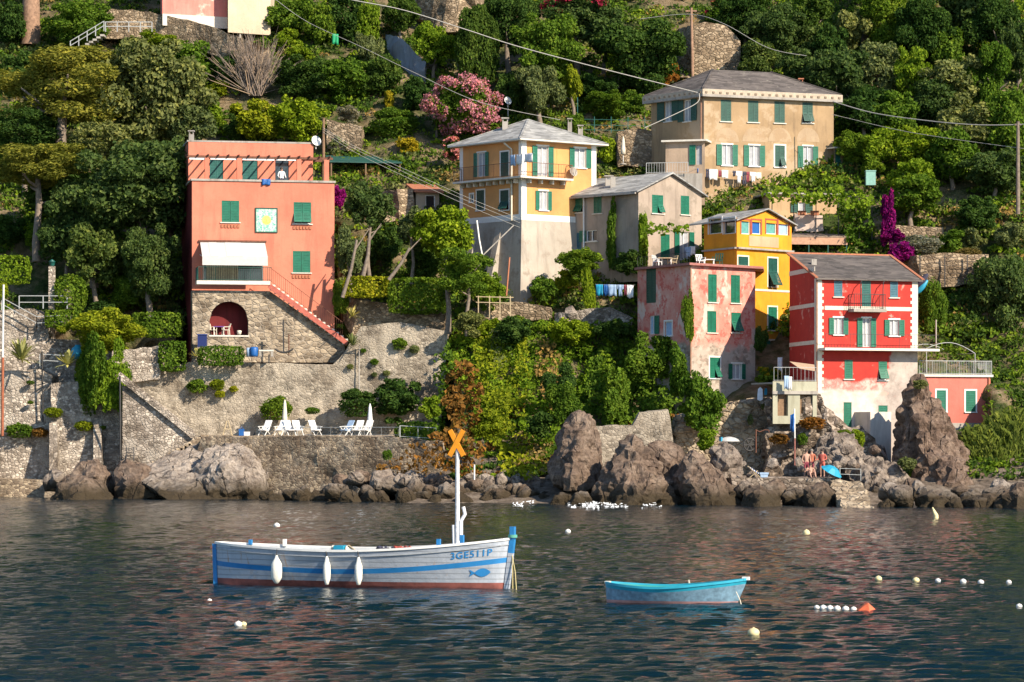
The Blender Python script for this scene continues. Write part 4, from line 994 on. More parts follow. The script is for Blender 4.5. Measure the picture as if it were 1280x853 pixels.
rect_wall('terrace_wall','long grey stone wall descending from the top handrail under the washed-out pink house',[(118,10),(180,14),(258,30),(336,62),(334,92),(300,82),(255,64),(190,50),(132,48)],sD_,1.5,-2)
rect_wall('terrace_wall','sunlit stone wall behind the slope at the right, holding the fenced path',[(1128,322),(1175,316),(1236,318),(1236,352),(1180,360),(1140,362)],sD_,1.5,-.5)
rect_wall('terrace_wall','sandy stone wall between the yellow house and the villa',[(772,164),(800,161),(826,165),(826,208),(772,208)],sD_,1.2)
rect_wall('terrace_wall','crumbling stone wall beside the brown pole above the villa roof',[(848,36),(880,28),(908,32),(925,50),(926,96),(850,98)],sD_,1.4)
rect_wall('terrace_wall','pinkish bare stone terrace at the top centre, left of the dark evergreens',[(515,-12),(606,-10),(600,42),(552,40),(520,22)],sD_,1.4)
rect_wall('terrace_wall','short stone wall behind the green sheet roof shelter',[(408,150),(452,158),(452,190),(408,186)],sD_,1.0)
rect_wall('garden_wall','low rubble wall of the kitchen garden below the yellow house',[(588,386),(640,378),(690,384),(690,400),(590,402)],sD_,.8)
rect_wall('garden_wall','low pale garden wall beside the round white stone',[(692,392),(762,384),(790,396),(790,408),(694,410)],sC_,.8)
rect_wall('terrace_wall','shaded rubble wall under the clipped dark hedge',[(430,372),(470,378),(540,388),(556,392),(556,420),(440,420),(428,400)],sD_,1.2,1)
rect_wall('terrace_wall','bright dry stone wall left of the small hut with a red roof',[(478,240),(515,236),(520,268),(480,280)],sD_,1.0)
rect_wall('boundary_wall','pale low wall with flower pots under the vine trellis',[(994,268),(1029,269),(1029,290),(994,290)],plaster('pale pink render',(.60,.47,.40),(.4,.3,.25),.4,21),.5)
rect_wall('terrace_wall','low stone terrace edge right of the purple bougainvillea',[(1118,282),(1180,285),(1180,296),(1118,296)],sD_,.8)
rect_wall('stair_wall','blue-grey rendered stair wall slanting down behind the pink oleander',[(482,42),(502,48),(532,78),(532,104),(516,96),(500,82),(484,62)],plaster('blue grey render',(.20,.23,.27),(.1,.1,.12),.5,22),.5)
rect_wall('terrace_wall','pale wall in the shade between the hanging tree and the upright hedge block',[(140,440),(200,432),(200,474),(140,482)],sC_,.8,0)
o=wall('cliff_wall','beige stepped terrace wall behind the three great boulders',[(738,533),(792,532),(800,516),(836,512),(842,560),(842,600),(738,600)],185.5,3.5,sA_); rough(o,.1)
o=wall('foundation_wall','rough honey stone bank under the pink house',[(846,520),(944,500),(966,500),(985,520),(990,560),(975,600),(850,600),(842,560)],188.6,3.4,sF_); rough(o,.35,.7)
o=wall('foundation_wall','rubble bank under the small terrace between the pink and red houses',[(962,498),(1024,496),(1060,536),(1090,545),(1110,572),(1110,612),(955,612)],186.4,3.2,sE_); rough(o,.45,.6)
o=wall('jetty','dark stone bathing jetty with people and a turquoise parasol',[(914,598),(1046,598),(1050,640),(914,640)],176.5,11,sE_,'jetty'); rough(o,.08)
mb=MB(); a,b=P(1036,599,176.2),P(1074,600,176.8); c,d=P(1094,640,166.5),P(1056,640,166.0)
mb.add([a,b,c,d,a-Vector((0,0,2)),b-Vector((0,0,2)),c-Vector((0,0,1)),d-Vector((0,0,1))],[(0,1,2,3),(4,5,1,0),(5,6,2,1),(6,7,3,2),(7,4,0,3)])
o=mb.build('slipway',sF_); rough(o,.22,.5); tag(o,'pale sloping slipway beside the turquoise parasol','slipway')
# small terrace with brown doors between pink and red house
t=thing('terrace','small raised terrace with two brown openings between the pink and red houses','terrace',P(993,525,185.5))
f=Face(CP(966,185.6),CP(1021,186.4)); mb=MB(); hs=[f.rect(972,493,985,520),f.rect(1000,493,1016,524)]
wall_grid(mb,f,f.zv(990,530),f.zv(990,477),hs,.4); mb.build('wall',plaster('mossy render',(.36,.35,.26),(.2,.18,.12),.6,25),t)
mb=MB(); f.box(mb,-.05,f.L+.05,f.zv(990,493),f.zv(990,489),0,.12); mb.build('slab_edge',M['concrete'],t)
mb=MB(); f.box(mb,0,f.L,f.zv(990,478)-.1,f.zv(990,478),-4,-.002); mb.build('floor',M['concrete'],t)
for h in hs:
    mb=MB(); f.box(mb,h[0],h[1],h[2],h[3],-.36,-.3); mb.build('door',M['wood'],t)
railing(t,[f.pt(.1,f.zv(990,477),-.05),f.pt(f.L,f.zv(990,477),-.05)],.9,.25,M['rail'],'railing',.03,.012)

# ------------------------------------------------------------------ rocks
rkA=rockmat('boulder rock',(.19,.135,.10),(.31,.24,.185),(.055,.04,.032),1)
rkB=rockmat('pale slab rock',(.34,.29,.245),(.48,.42,.36),(.13,.10,.08),2)
rkC=rockmat('crag rock',(.17,.115,.085),(.32,.24,.185),(.05,.036,.03),3)
rkD=rockmat('rubble rock',(.25,.205,.17),(.42,.36,.30),(.08,.06,.05),4)
def hull_rock(name,label,pts,Y,mat,amt=.3,edge=.45,seed=0,scale=.75,cat='rock',group=None,down=1.2,crag=False):
    """angular boulder: convex hull of its corners (u, v, metres nearer(-)/farther(+)), fractured by noise"""
    bm=bmesh.new()
    vs=[P(u,v,Y+dy) for (u,v,dy) in pts]
    for p in vs: bm.verts.new(p)
    bmesh.ops.convex_hull(bm,input=bm.verts)
    bmesh.ops.delete(bm,geom=[v for v in bm.verts if not v.link_faces],context='VERTS')
    for it in range(7):
        le=[e for e in bm.edges if e.calc_length()>edge]
        if not le or len(bm.verts)>16000: break
        bmesh.ops.subdivide_edges(bm,edges=le,cuts=1); bmesh.ops.triangulate(bm,faces=[f for f in bm.faces if len(f.verts)>4])
    bmesh.ops.smooth_vert(bm,verts=bm.verts,factor=.35,use_axis_x=True,use_axis_y=True,use_axis_z=True)
    bm.normal_update()
    for v in bm.verts:
        p=v.co*scale+Vector((seed*3.3,0,seed))
        q=Vector((p.x,p.y,p.z*.55)) if crag else p
        d=mnoise.ridged_multi_fractal(q,1.0,2.1,5,1,2)-1.0
        d2=mnoise.fractal(p*2.4,1,2,4)
        v.co+=v.normal*(amt*d*.75+amt*.55*d2)
    me=bpy.data.meshes.new(name); bmesh.ops.recalc_face_normals(bm,faces=bm.faces); bm.to_mesh(me); bm.free(); me.materials.append(mat)
    c=sum(vs,Vector())/len(vs); me.transform(Matrix.Translation(-c)); o=link(name,me,c)
    return tag(o,label,cat,group)
GB='great boulders at the water'
hull_rock('boulder','tall upright boulder, leftmost of the great boulders below the green slope',
 [(692,560,1),(704,533,0),(722,515,.5),(737,518,0),(748,545,1),(752,585,0),(744,612,-2),(712,614,-3),(692,606,-1),(686,585,1),(715,520,3),(745,540,4),(716,575,-2.6),(700,605,4),(750,610,4)],180.5,rkA,.38,.42,1,group=GB)
hull_rock('boulder','broad pyramid-shaped boulder, largest of the great boulders',
 [(736,640,-1),(747,604,-.5),(769,566,0),(786,547,.5),(793,546,0),(812,563,0),(835,600,-.5),(855,640,-1),(790,640,-4),(775,600,-2.6),(808,610,-3),(786,549,3),(850,640,4),(740,640,4)],176.5,rkA,.5,.42,2,group=GB)
hull_rock('boulder','wedge boulder half hidden right behind the pyramid-shaped boulder',
 [(812,556,0),(822,552,0),(846,556,1),(860,574,1),(858,610,0),(830,620,-1),(815,590,-.5),(838,580,-1.5),(830,556,4),(860,600,4)],180,rkA,.3,.42,3,group=GB)
hull_rock('boulder','leaning boulder with a long right slope, rightmost of the great boulders',
 [(840,600,1),(856,572,0),(866,562,0),(876,574,0),(906,600,0),(922,622,0),(924,642,-1),(874,642,-3),(846,620,1),(864,600,-1.5),(890,620,-2.8),(866,563,3),(920,640,4),(850,640,4)],175.5,rkA,.38,.42,4,group=GB)
hull_rock('boulder','pale knobbly boulder left of the bathing jetty, under the white dinghy',
 [(888,560,0),(905,552,0),(922,556,0),(930,580,0),(924,605,0),(895,605,-1),(886,585,0),(908,580,-1.5),(905,560,3)],179.5,rkD,.4,.35,5,group=GB)
GL='brown boulders at the left quay'
hull_rock('boulder','dark rounded boulder in front, with water at its shaded left end, by the left quay',
 [(58,635,0),(72,606,0),(96,594,0),(126,602,0),(140,618,0),(138,636,-1),(90,636,-3),(98,610,-1.6),(100,600,3),(135,636,3)],190,rkA,.3,.4,6,group=GL)
hull_rock('boulder','brown boulder with a sharp top behind the dark rounded boulder',
 [(78,600,0),(100,580,0),(122,575,0),(140,590,0),(146,620,-.5),(84,622,0),(118,596,-1.6),(120,580,3)],194,rkA,.3,.4,7,group=GL)
hull_rock('boulder','big brown boulder sloping long to the right, below the sea stair',
 [(140,625,0),(146,582,0),(158,575,0),(178,578,0),(210,602,0),(228,622,0),(226,634,-1),(145,634,-2),(165,600,-2),(195,620,-2.6),(160,580,4),(220,630,4)],193,rkA,.32,.4,8,group=GL)
hull_rock('boulder','small grey boulder at the end of the left quay',
 [(52,604,0),(64,586,0),(80,590,0),(84,612,0),(56,616,0),(68,600,-1.2),(70,592,2)],195,rkD,.22,.35,9,group=GL)
hull_rock('rock_slab','long pale smooth rock ramp descending left to the water below the sea stair',
 [(182,580,3),(250,553,5),(286,560,4),(290,596,0),(312,645,-3.5),(236,645,-4.5),(196,616,-3.2),(172,598,0),(240,590,.6),(262,556,7),(310,645,4)],192,rkB,.26,.42,10,group='pale shore slabs')
hull_rock('rock_slab','pale rounded rock bulge under the left end of the sea wall',
 [(234,600,0),(252,566,1),(282,552,2),(318,560,2),(338,600,1),(336,640,-1),(246,640,-2),(280,585,-2.2),(310,610,-2),(300,560,5)],191.8,rkB,.35,.42,11,group='pale shore slabs')
hull_rock('crag','tall reddish pinnacle of rock in front of the salmon annex and red house',
 [(1128,520,1),(1138,484,1),(1146,477,1),(1160,482,1),(1172,510,1),(1186,545,1),(1205,585,0),(1228,612,-1),(1240,640,-1),(1130,640,-2),(1122,590,0),(1124,550,1),(1150,540,-1.6),(1165,590,-3.4),(1190,620,-3),(1150,490,4),(1230,630,5),(1120,630,5)],183.5,rkC,.75,.36,12,.6,cat='crag',crag=True)
hull_rock('crag','broken brown foot of the pinnacle sloping right towards the reeds',
 [(1160,560,.5),(1182,548,.5),(1204,572,0),(1226,600,0),(1246,645,-1),(1160,645,-3),(1152,600,-1),(1190,590,-2.4),(1210,622,-2.8),(1190,560,4),(1240,640,5)],181.5,rkC,.7,.36,17,.7,cat='crag',crag=True)
hull_rock('rock_slab','rough light brown rock shelf sloping to the water below the red house',
 [(1050,560,3),(1090,572,2),(1118,585,1),(1150,612,-.5),(1180,645,-3),(1092,645,-3),(1060,605,0),(1100,610,-2),(1130,630,-2.5),(1120,590,6),(1170,640,5)],180,rkD,.55,.36,13,.7,crag=True,group='rocks below the red house')
hull_rock('rock_slab','rough brown bank of rock behind the bathers under the red house',
 [(1020,560,2),(1040,540,2),(1066,545,2),(1085,575,1),(1080,604,0),(1030,604,-.5),(1016,590,0),(1050,575,-1.2),(1050,545,5)],182.6,rkD,.5,.36,14,.8,group='rocks below the red house')
def ico_rock(seed,mat):
    bm=bmesh.new(); bmesh.ops.create_icosphere(bm,subdivisions=4,radius=1)
    rr=random.Random(seed); planes=[(Vector((rr.uniform(-1,1),rr.uniform(-1,1),rr.uniform(-.6,1))).normalized(),rr.uniform(.55,.85)) for _ in range(9)]
    for v in bm.verts:
        for n_,d in planes:
            k=v.co.dot(n_)-d
            if k>0: v.co-=n_*k*.92
        v.co+=v.co.normalized()*(.10*mnoise.fractal(v.co*2.1+Vector((seed,0,0)),1,2,5))
    me=bpy.data.meshes.new('rock'); bm.to_mesh(me); bm.free(); me.materials.append(mat); return me
RK=[ico_rock(i,[rkD,rkA,rkD,rkB][i%4]) for i in range(8)]
def scatter_rock(u,v,wpx,hpx,Y,label,group,i,name='boulder'):
    s=wpx/2*PX(Y); o=link(name,RK[i%8],P(u,v,Y)); o.scale=(s,s*random.uniform(.8,1.2),hpx/2*PX(Y)); o.rotation_euler=(random.uniform(-.3,.3),random.uniform(-.3,.3),random.uniform(0,6.28))
    return tag(o,label,'rock',group)
rr=random.Random(11); i=0
for (ua,ub,n,va,vb,Ya,smin,smax,lab) in (
  (418,476,9,598,626,182,20,34,'rubble boulder at the waterline under the right half of the sea wall'),
  (476,572,26,596,627,181,14,38,'rubble boulder at the waterline left of the orange cross mast'),
  (572,690,32,596,630,180,14,36,'rubble boulder at the waterline between the orange cross mast and the great boulders'),
  (690,735,5,620,632,174,18,30,'low wet boulder in front of the tall upright boulder'),
  (925,1005,10,610,634,172.5,18,40,'wet brown boulder at the foot of the bathing jetty'),
  (1105,1290,22,610,636,168,22,48,'low brown boulder at the waterline under the crag and reeds'),
  (330,420,8,618,627,185.5,18,30,'low dark boulder at the waterline under the left half of the sea wall')):
    for k in range(n):
        u=ua+(ub-ua)*(k+rr.uniform(0,1))/n; v=rr.uniform(va,vb); wpx=rr.uniform(smin,smax)
        Y=Ya+(vb-v)*.16+rr.uniform(-1,1)
        scatter_rock(u,v,wpx,wpx*rr.uniform(.6,.95),Y,lab,lab.replace('boulder','boulders'),i); i+=1
for k in range(16):
    u=1010+rr.uniform(-90,95); v=rr.uniform(560,598); wpx=rr.uniform(8,18)
    scatter_rock(u,v,wpx,wpx*.8,181-(v-560)*.06,'loose stone on the bank behind the bathing jetty','loose stones behind the bathing jetty',i,'loose_stone'); i+=1
hull_rock('boulder','ochre-stained rounded boulder at the water left of the bathing jetty front',[(922,640,0),(930,616,0),(950,606,0),(972,618,0),(980,640,0),(950,620,-2),(950,640,-3),(950,612,2)],172,rkA,.25,.4,21)
hull_rock('boulder','dark cube-like boulder at the foot of the jetty under the bathers',[(1000,640,0),(1006,612,0),(1030,602,0),(1048,622,0),(1052,642,0),(1025,625,-2.4),(1020,642,-3),(1030,605,2)],172.5,rkA,.3,.4,22)
hull_rock('boulder','rounded grey boulder at the right edge below the reeds',[(1246,645,0),(1252,616,0),(1270,604,0),(1300,610,0),(1310,645,0),(1272,622,-2.2),(1270,645,-3),(1275,606,2)],168,rkA,.3,.4,23)
# ------------------------------------------------------------------ boats
def hull_boat(root,L,beam,sheer,keel,bands,stern_full=.5,bow_full=.62,rake=(.0,.25),wall_t=.05,floor_z=.1,nt=41):
    """double-ended hull, bow at +x. sheer(t): gunwale height; bands: list of (upper height fraction or absolute z, material index)"""
    def half(t):
        # plan half-breadth at the gunwale
        a=math.sin(math.pi*max(0,min(1,t)))**(stern_full if t<.5 else bow_full)
        return beam/2*max(0,min(1,a))**.9
    def pt(t,z,side=-1,extra=0):
        s=sheer(t); k=(z-keel)/(s-keel); k=max(0,min(1,k))
        fl=k**.42
        x=L*(t-.5)+ (rake[1]*(k-.5)*max(0,(t-.75)/.25)) - rake[0]*(k-.5)*max(0,(.25-t)/.25)
        return Vector((x,side*(half(t)*fl+extra),z))
    return half,pt
def make_boat(root,L,beam,sheer,keel,levels,mats,hull_mats,gun_mat,in_mat,rub_mat=None,nt=49,sf=.5,bf=.62,rake=(0,.25),gun_w=.07):
    half,pt=hull_boat(root,L,beam,sheer,keel,None,sf,bf,rake,nt=nt)
    ts=[i/(nt-1) for i in range(nt)]
    mb=MB()
    def zrow(t,lv): 
        return lv[1] if lv[0]=='z' else sheer(t)-lv[1]
    for side in(-1,1):
        rows=[[pt(t,max(keel,min(zrow(t,lv),sheer(t))),side) for t in ts] for lv in levels]
        for j in range(len(levels)-1):
            vs=rows[j]+rows[j+1]; fs=[(i,i+1,nt+i+1,nt+i) for i in range(nt-1)]
            mb.add(vs,fs,mats[j],True)
    hull=mb.build('hull',hull_mats,root)
    # inside skin and floor
    mb=MB()
    for side in(-1,1):
        a=[pt(t,sheer(t),side,-.05) for t in ts]; b=[pt(t,max(.12,sheer(t)-.75),side,-.07) for t in ts]
        for p in a+b:
            if p.y*side<0: p.y=0
        mb.add(a+b,[(i,i+1,nt+i+1,nt+i) for i in range(nt-1)],0,True)
    b1=[pt(t,max(.12,sheer(t)-.75),-1,-.07) for t in ts]; b2=[pt(t,max(.12,sheer(t)-.75),1,-.07) for t in ts]
    mb.add(b1+b2,[(i,i+1,nt+i+1,nt+i) for i in range(nt-1)],0)
    mb.build('inner_hull',in_mat,root)
    mb=MB()
    for side in(-1,1):
        for i in range(nt-1):
            t0,t1=ts[i],ts[i+1]; p,q=pt(t0,sheer(t0),side,-.01),pt(t1,sheer(t1),side,-.01)
            mb.bar(p+Vector((0,0,.015)),q+Vector((0,0,.015)),gun_w,.06)
    mb.build('gunwale',gun_mat,root)
    return half,pt,hull
def place(root,loc,rz): root.location=loc; root.rotation_euler=(0,0,rz)
bw=plaster('boat white paint',(.40,.435,.485),(.24,.29,.35),.55,31,patch=(.38,.43,.50),patch_lo=.58,patch_scale=1.2)
bw.node_tree.nodes['Principled BSDF'].inputs['Roughness'].default_value=.5
def weather_boat(m):
    nt=m.node_tree; b=nt.nodes['Principled BSDF']; src=b.inputs['Base Color'].links[0].from_socket
    g=nt.nodes.new('ShaderNodeNewGeometry'); s=nt.nodes.new('ShaderNodeSeparateXYZ'); nt.links.new(g.outputs['Position'],s.inputs[0])
    # plank seams and paint worn along them
    k=nt.nodes.new('ShaderNodeMath'); k.operation='MULTIPLY_ADD'; nt.links.new(noise(nt,coord(nt),.8,3),k.inputs[0]); k.inputs[1].default_value=.05; nt.links.new(s.outputs[2],k.inputs[2])
    q=nt.nodes.new('ShaderNodeMath'); q.operation='PINGPONG'; nt.links.new(k.outputs[0],q.inputs[0]); q.inputs[1].default_value=.075
    seam=ramp(nt,q.outputs[0],[(0.0,.75),(.02,0.0)])
    col=mixc(nt,seam,src,(.16,.17,.18))
    rust=ramp(nt,noise(nt,coord(nt,(2.2,2.2,.35)),1.6,6,.7),[(.60,0.0),(.70,.75)]); col=mixc(nt,rust,col,(.34,.20,.10))
    sc_=ramp(nt,noise(nt,coord(nt,(1,1,4)),5,6,.75),[(.58,0.0),(.66,.6)]); col=mixc(nt,sc_,col,(.27,.30,.34))
    nt.links.new(col,b.inputs['Base Color'])
weather_boat(bw)
bb=simple('boat blue band',(.02,.19,.45),.5,.12,3); bred=simple('antifouling',(.24,.075,.06),.8,.4,3); bin_=simple('boat inside',(.42,.44,.45),.7,.2,3)
Yb=79.6; Lb=8.72
big=thing('fishing_boat','long white fishing boat with a blue stripe and a mast topped by an orange cross','boat')
def sh1(t): return 1.02+.15*((.5-t)/.5)**2*(1 if t<.5 else 0)+.36*max(0,(t-.42)/.58)**2.0
half,bpt,hull=make_boat(big,Lb,2.3,sh1,-.4,[('z',-.4),('z',-.15),('z',.08),('z',.19),('s',.63),('s',.49),('s',.14),('s',0)],[2,2,2,0,1,0,0],[bw,bb,bred],M['white'],bin_,sf=.72,bf=.62,rake=(.05,.22))
# raise order: rust and damp at the waterline
def on_hull(t,z,e=.012): return bpt(t,z,-1,e)
mb=MB(); n_=40
for i in range(n_):
    t0,t1=i/n_,(i+1)/n_; mb.bar(bpt(t0,sh1(t0)-.14,-1,.012),bpt(t1,sh1(t1)-.14,-1,.012),.03,.03); mb.bar(bpt(t0,sh1(t0)-.14,1,.012),bpt(t1,sh1(t1)-.14,1,.012),.03,.03)
mb.build('rubbing_strake',simple('strake',(.30,.32,.34),.6,.2),big)
# stem and stern posts
mb=MB(); pts=[bpt(1,z,-1)*1 for z in (-.3,.2,.6,1.0,1.38,1.72)]
for a,b in zip(pts[:-1],pts[1:]):
    a=Vector((a.x+.03,0,a.z)); b=Vector((b.x+.03,0,b.z)); mb.bar(a,b,.13,.16,0 if b.z<1.2 else 1)
st=mb.build('stem_post',[bw,bb],big)
mb=MB(); mb.tube([Vector((pts[-2].x+.03,0,1.42)),Vector((pts[-2].x+.03,0,1.50))],.13,10); mb.build('rope_lashing',simple('green rope',(.10,.33,.25),.9),st)
mb=MB()
for a,b in ((-.3,.2),(.2,.7),(.7,1.15)): p,q=bpt(0,a),bpt(0,b); mb.bar((p.x-.02,0,p.z),(q.x-.02,0,q.z),.12,.12)
mb.build('stern_post',bb,big)
# deck thwarts
for t in (.16,.36,.58):
    mb=MB(); z=sh1(t)-.22; h=half(t)*.86; mb.box((Lb*(t-.5),0,z),.32,2*h,.06); mb.build('thwart',M['woodpale'],big)
mb=MB(); tt=[.70+.29*i/8 for i in range(9)]; vs=[bpt(t,sh1(t)-.08,-1,-.06) for t in tt]+[bpt(t,sh1(t)-.08,1,-.06) for t in tt]
mb.add(vs,[(i,i+1,10+i,9+i) for i in range(8)]); mb.build('foredeck',bin_,big)
# mast with the cross topmark
mx=Lb*(.832-.5); mb=MB(); mb.tube([(mx,0,.5),(mx,0,2.2),(mx,0,3.95)],[.075,.065,.055],10); mast=mb.build('mast',simple('mast paint',(.62,.62,.62),.6,.25,9),big)
mb=MB(); 
for s_ in (-1,1): mb.bar((mx-.20*s_,-.07-.012*s_,4.0-.35),(mx+.20*s_,-.07-.012*s_,4.0+.35),.13,.035,up=(0,1,0))
cr=mb.build('cross_topmark',simple('signal orange',(.80,.30,.012),.5,.1),big)
mb=MB(); mb.tube([(mx+.10,0,1.35),(mx+.10,0,1.85)],.06,8); mb.tube([(mx+.1,0,1.85),(mx+.22,0,2.05),(mx+.17,0,2.25)],.05,6); mb.tube([(mx-.1,0,1.15),(mx-.12,0,1.75)],.045,6); mb.build('mast_rope',M['clothwhite'],mast)
for x,h,c in ((.26,.34,bb),(-.42,.22,bb)): mb=MB(); mb.bar((mx+x,-.35,sh1(.83)-.1),(mx+x,-.35,sh1(.83)+h-.05),.10,.10); mb.build('bollard',c,big)
for t,h in ((.10,.14),(.205,.2)): mb=MB(); p=bpt(t,sh1(t),1,-.1); mb.bar(p,p+Vector((0,0,h)),.09,.09); mb.build('bollard',M['white'] if t>.15 else bb,big)
# winch
wx=Lb*(.435-.5); mb=MB(); mb.lathe((wx-.25,0,1.02),[(0,0),(.13,0),(.13,.05),(.07,.06),(.07,.42),(.13,.43),(.13,.48),(0,.48)],12,0,'x'); wn=mb.build('winch',M['cream'],big)
mb=MB(); mb.box((wx,0,.92),.3,.35,.45); mb.build('winch_body',M['turq'],wn)
mb=MB(); mb.bar((wx+.35,-.3,1.15),(wx+.75,-.5,.95),.05); mb.build('oar_handle',M['woodpale'],big)
# mooring ropes at the bow
mb=MB(); 
for dx,dy in ((.10,-.1),(.28,-.2)): mb.tube([Vector((pts[-2].x,-.03,1.05)),Vector((pts[-2].x+dx*.6,dy,.5)),Vector((pts[-2].x+dx,dy*2,-.1))],.014,5)
mb.build('mooring_rope',simple('yellow rope',(.48,.40,.18),.9),big)
# name on the bow: fitted to the hull surface
def hull_text(txt,t0,z0,size,mat,name,slope=0):
    cu=bpy.data.curves.new('lettering','FONT'); cu.body=txt; cu.size=size; cu.space_character=1.12; cu.offset=.004
    tmp=bpy.data.objects.new('tmp',cu); COL.objects.link(tmp); dg=bpy.context.evaluated_depsgraph_get()
    me=bpy.data.meshes.new_from_object(tmp.evaluated_get(dg)); bpy.data.objects.remove(tmp); bpy.data.curves.remove(cu)
    bm=bmesh.new(); bm.from_mesh(me)
    for it in range(3):
        le=[e for e in bm.edges if e.calc_length()>.09]
        if le: bmesh.ops.subdivide_edges(bm,edges=le,cuts=1); bmesh.ops.triangulate(bm,faces=[f for f in bm.faces if len(f.verts)>4])
    for v in bm.verts:
        x,y=v.co.x,v.co.y; t=t0+x/Lb; v.co=on_hull(t,z0+y+slope*x,.014)
    bm.to_mesh(me); bm.free(); me.materials.clear(); me.materials.append(mat)
    o=bpy.data.objects.new(name,me); COL.objects.link(o); o.parent=big; return o
hull_text('3GE511P',.836,.83,.255,bb,'registration_lettering',.115)
mb=MB(); n_=20; vs=[]
fish=[(0,0)]
prof=[(x,.115*math.sin(math.pi*min(1,x/.42))**.75*(1 if x<.42 else 0)) for x in [i*.42/10 for i in range(11)]]
tb=.893; zb=.46
q=[(x,y) for x,y in prof]+[(x,-y) for x,y in reversed(prof[1:-1])]
mb.add([on_hull(tb+(.12+x)/Lb,zb+y+.06*x,.014) for x,y in q],[tuple(range(len(q)))])
mb.add([on_hull(tb+x/Lb,zb+y,.014) for x,y in ((.15,0),(-.02,.10),(.03,0),(-.02,-.10))],[(0,1,2,3)])
mb.build('fish_emblem',bb,big)
place(big,(XU(449.5,80.7),80.7,-.02),R(-19))
# fenders hang from the boat
def to_world(p): return Matrix.Rotation(R(-19),3,'Z')@Vector(p)+Vector(big.location)
fm=plaster('fender vinyl',(.72,.70,.62),(.35,.28,.2),.5,33); FG='white fenders along the fishing boat'
for t,rad,hh,lab in ((.262,.155,.62,'fat scuffed white fender nearest the stern of the white fishing boat'),(.44,.105,.62,'slim white fender in the middle of the three on the fishing boat'),(.548,.11,.60,'slim white fender nearest the bow of the three on the fishing boat')):
    p=to_world(bpt(t,.42,-1,rad+.10)); p.z=.44
    f_=thing('fender',lab,'fender',(p.x,p.y,p.z-hh/2),FG)
    mb=MB(); prof=[(0.02,-hh/2-.05),(.05,-hh/2-.04),(rad*.6,-hh/2+.02),(rad*.95,-hh/2+.12),(rad,0),(rad*.95,hh/2-.12),(rad*.6,hh/2-.02),(.05,hh/2+.05),(.03,hh/2+.12)]
    mb.lathe(p,prof,14); mb.build('body',fm,f_)
    top=to_world(bpt(t,sh1(t),-1,.02)); mb=MB(); mb.tube([p+Vector((0,0,hh/2+.1)),top,top+Vector((0,.1,.03))],.014,5); mb.build('rope',M['iron'],f_)
def bundle(t,dy,r_,mat,name,label,cat):
    p=to_world((Lb*(t-.5),dy,sh1(t)-.02)); mb=MB(); rr_=random.Random(int(t*100))
    for k in range(7):
        c=p+Vector((rr_.uniform(-.28,.28),rr_.uniform(-.18,.18),rr_.uniform(-.12,.06))); q=[c+Vector((r_*math.cos(a)*rr_.uniform(.7,1.3),r_*math.sin(a),.05*math.sin(3*a+k))) for a in [2*math.pi*i/12 for i in range(13)]]
        mb.tube(q,.035,5)
    return tag(mb.build(name,mat),label,cat)
bundle(.655,-.2,.16,simple('net red',(.33,.06,.04),.9),'net_heap','dark red heap of net and line lying inside the fishing boat amidships','net')
bundle(.60,.0,.14,M['clothdark'],'rope_coil','dark coil of rope beside the red net heap in the fishing boat','rope')
# rowing boat
small=thing('rowing_boat','small pale blue rowing boat with bright blue rim and green inside, moored alone','boat')
Ls=3.42
def sh2(t): return .40+.10*((.5-t)/.5)**2*(1 if t<.5 else 0)+.23*max(0,(t-.3)/.7)**1.9
gb=simple('boat pale blue',(.17,.29,.38),.55,.35,9); br=simple('boat azure',(.02,.33,.46),.5,.15,3); bg_=simple('boat green',(.03,.26,.20),.6,.2,3); bp=simple('pink antifouling',(.48,.25,.23),.8,.3,3)
half2,spt,_=make_boat(small,Ls,1.35,sh2,-.25,[('z',-.25),('z',.03),('z',.09),('s',.10),('s',0)],[2,2,0,1],[gb,br,bp],br,bg_,sf=.55,bf=.7,rake=(.05,.38),gun_w=.05)
for t in (.28,.6): mb=MB(); mb.box((Ls*(t-.5),0,sh2(t)-.14),.22,2*half2(t)*.85,.04); mb.build('thwart',bg_,small)
mb=MB(); p=spt(1,sh2(1)); mb.box((p.x-.04,0,p.z+.03),.18,.12,.08); mb.build('bow_cap',M['white'],small)
mb=MB(); p=spt(0,sh2(0)); mb.box((p.x+.06,0,p.z+.02),.12,.2,.05); mb.build('stern_cap',M['cream'],small)
mb=MB(); p=spt(.585,sh2(.585),1); mb.bar(p,p+Vector((-.03,0,.13)),.03); mb.build('rowlock',M['cream'],small)
place(small,(XU(841,72.6),72.6,-.02),R(-16))
mb=MB(); a=Matrix.Rotation(R(-16),3,'Z')@spt(1,.35)+Vector(small.location); mb.tube([a,a+Vector((.12,-.1,-.2)),a+Vector((.2,-.1,-.5))],.012,5); mb.build('mooring_rope',M['cream'],small)
# ------------------------------------------------------------------ buoys
fo=simple('float white',(.70,.68,.62),.6,.15,4); fy=simple('float yellowed',(.68,.58,.30),.6,.15,4); fr_=simple('float orange',(.62,.13,.05),.6,.2,4)
def water_y(v): return F*HC/(v-VH)
def ball(u,v,wpx,label,group,mat=None,flat=.8,name='buoy'):
    Y=water_y(v+wpx*.25); p=P(u,v,Y); r_=wpx/2*PX(Y)
    mb=MB(); mb.lathe((p.x,p.y,0.35*r_),[(.02*r_,-r_*flat)]+[(r_*math.cos(a),r_*flat*math.sin(a)) for a in [R(x) for x in range(-75,80,15)]]+[(.02*r_,r_*flat)],12)
    mb.lathe((p.x,p.y,r_*(.35+flat)),[(.15*r_,-.05*r_),(.15*r_,.12*r_),(.01,.13*r_)],8)
    return tag(mb.build(name,mat or fo),label,'buoy',group)
G1='floats of the right swimming line'
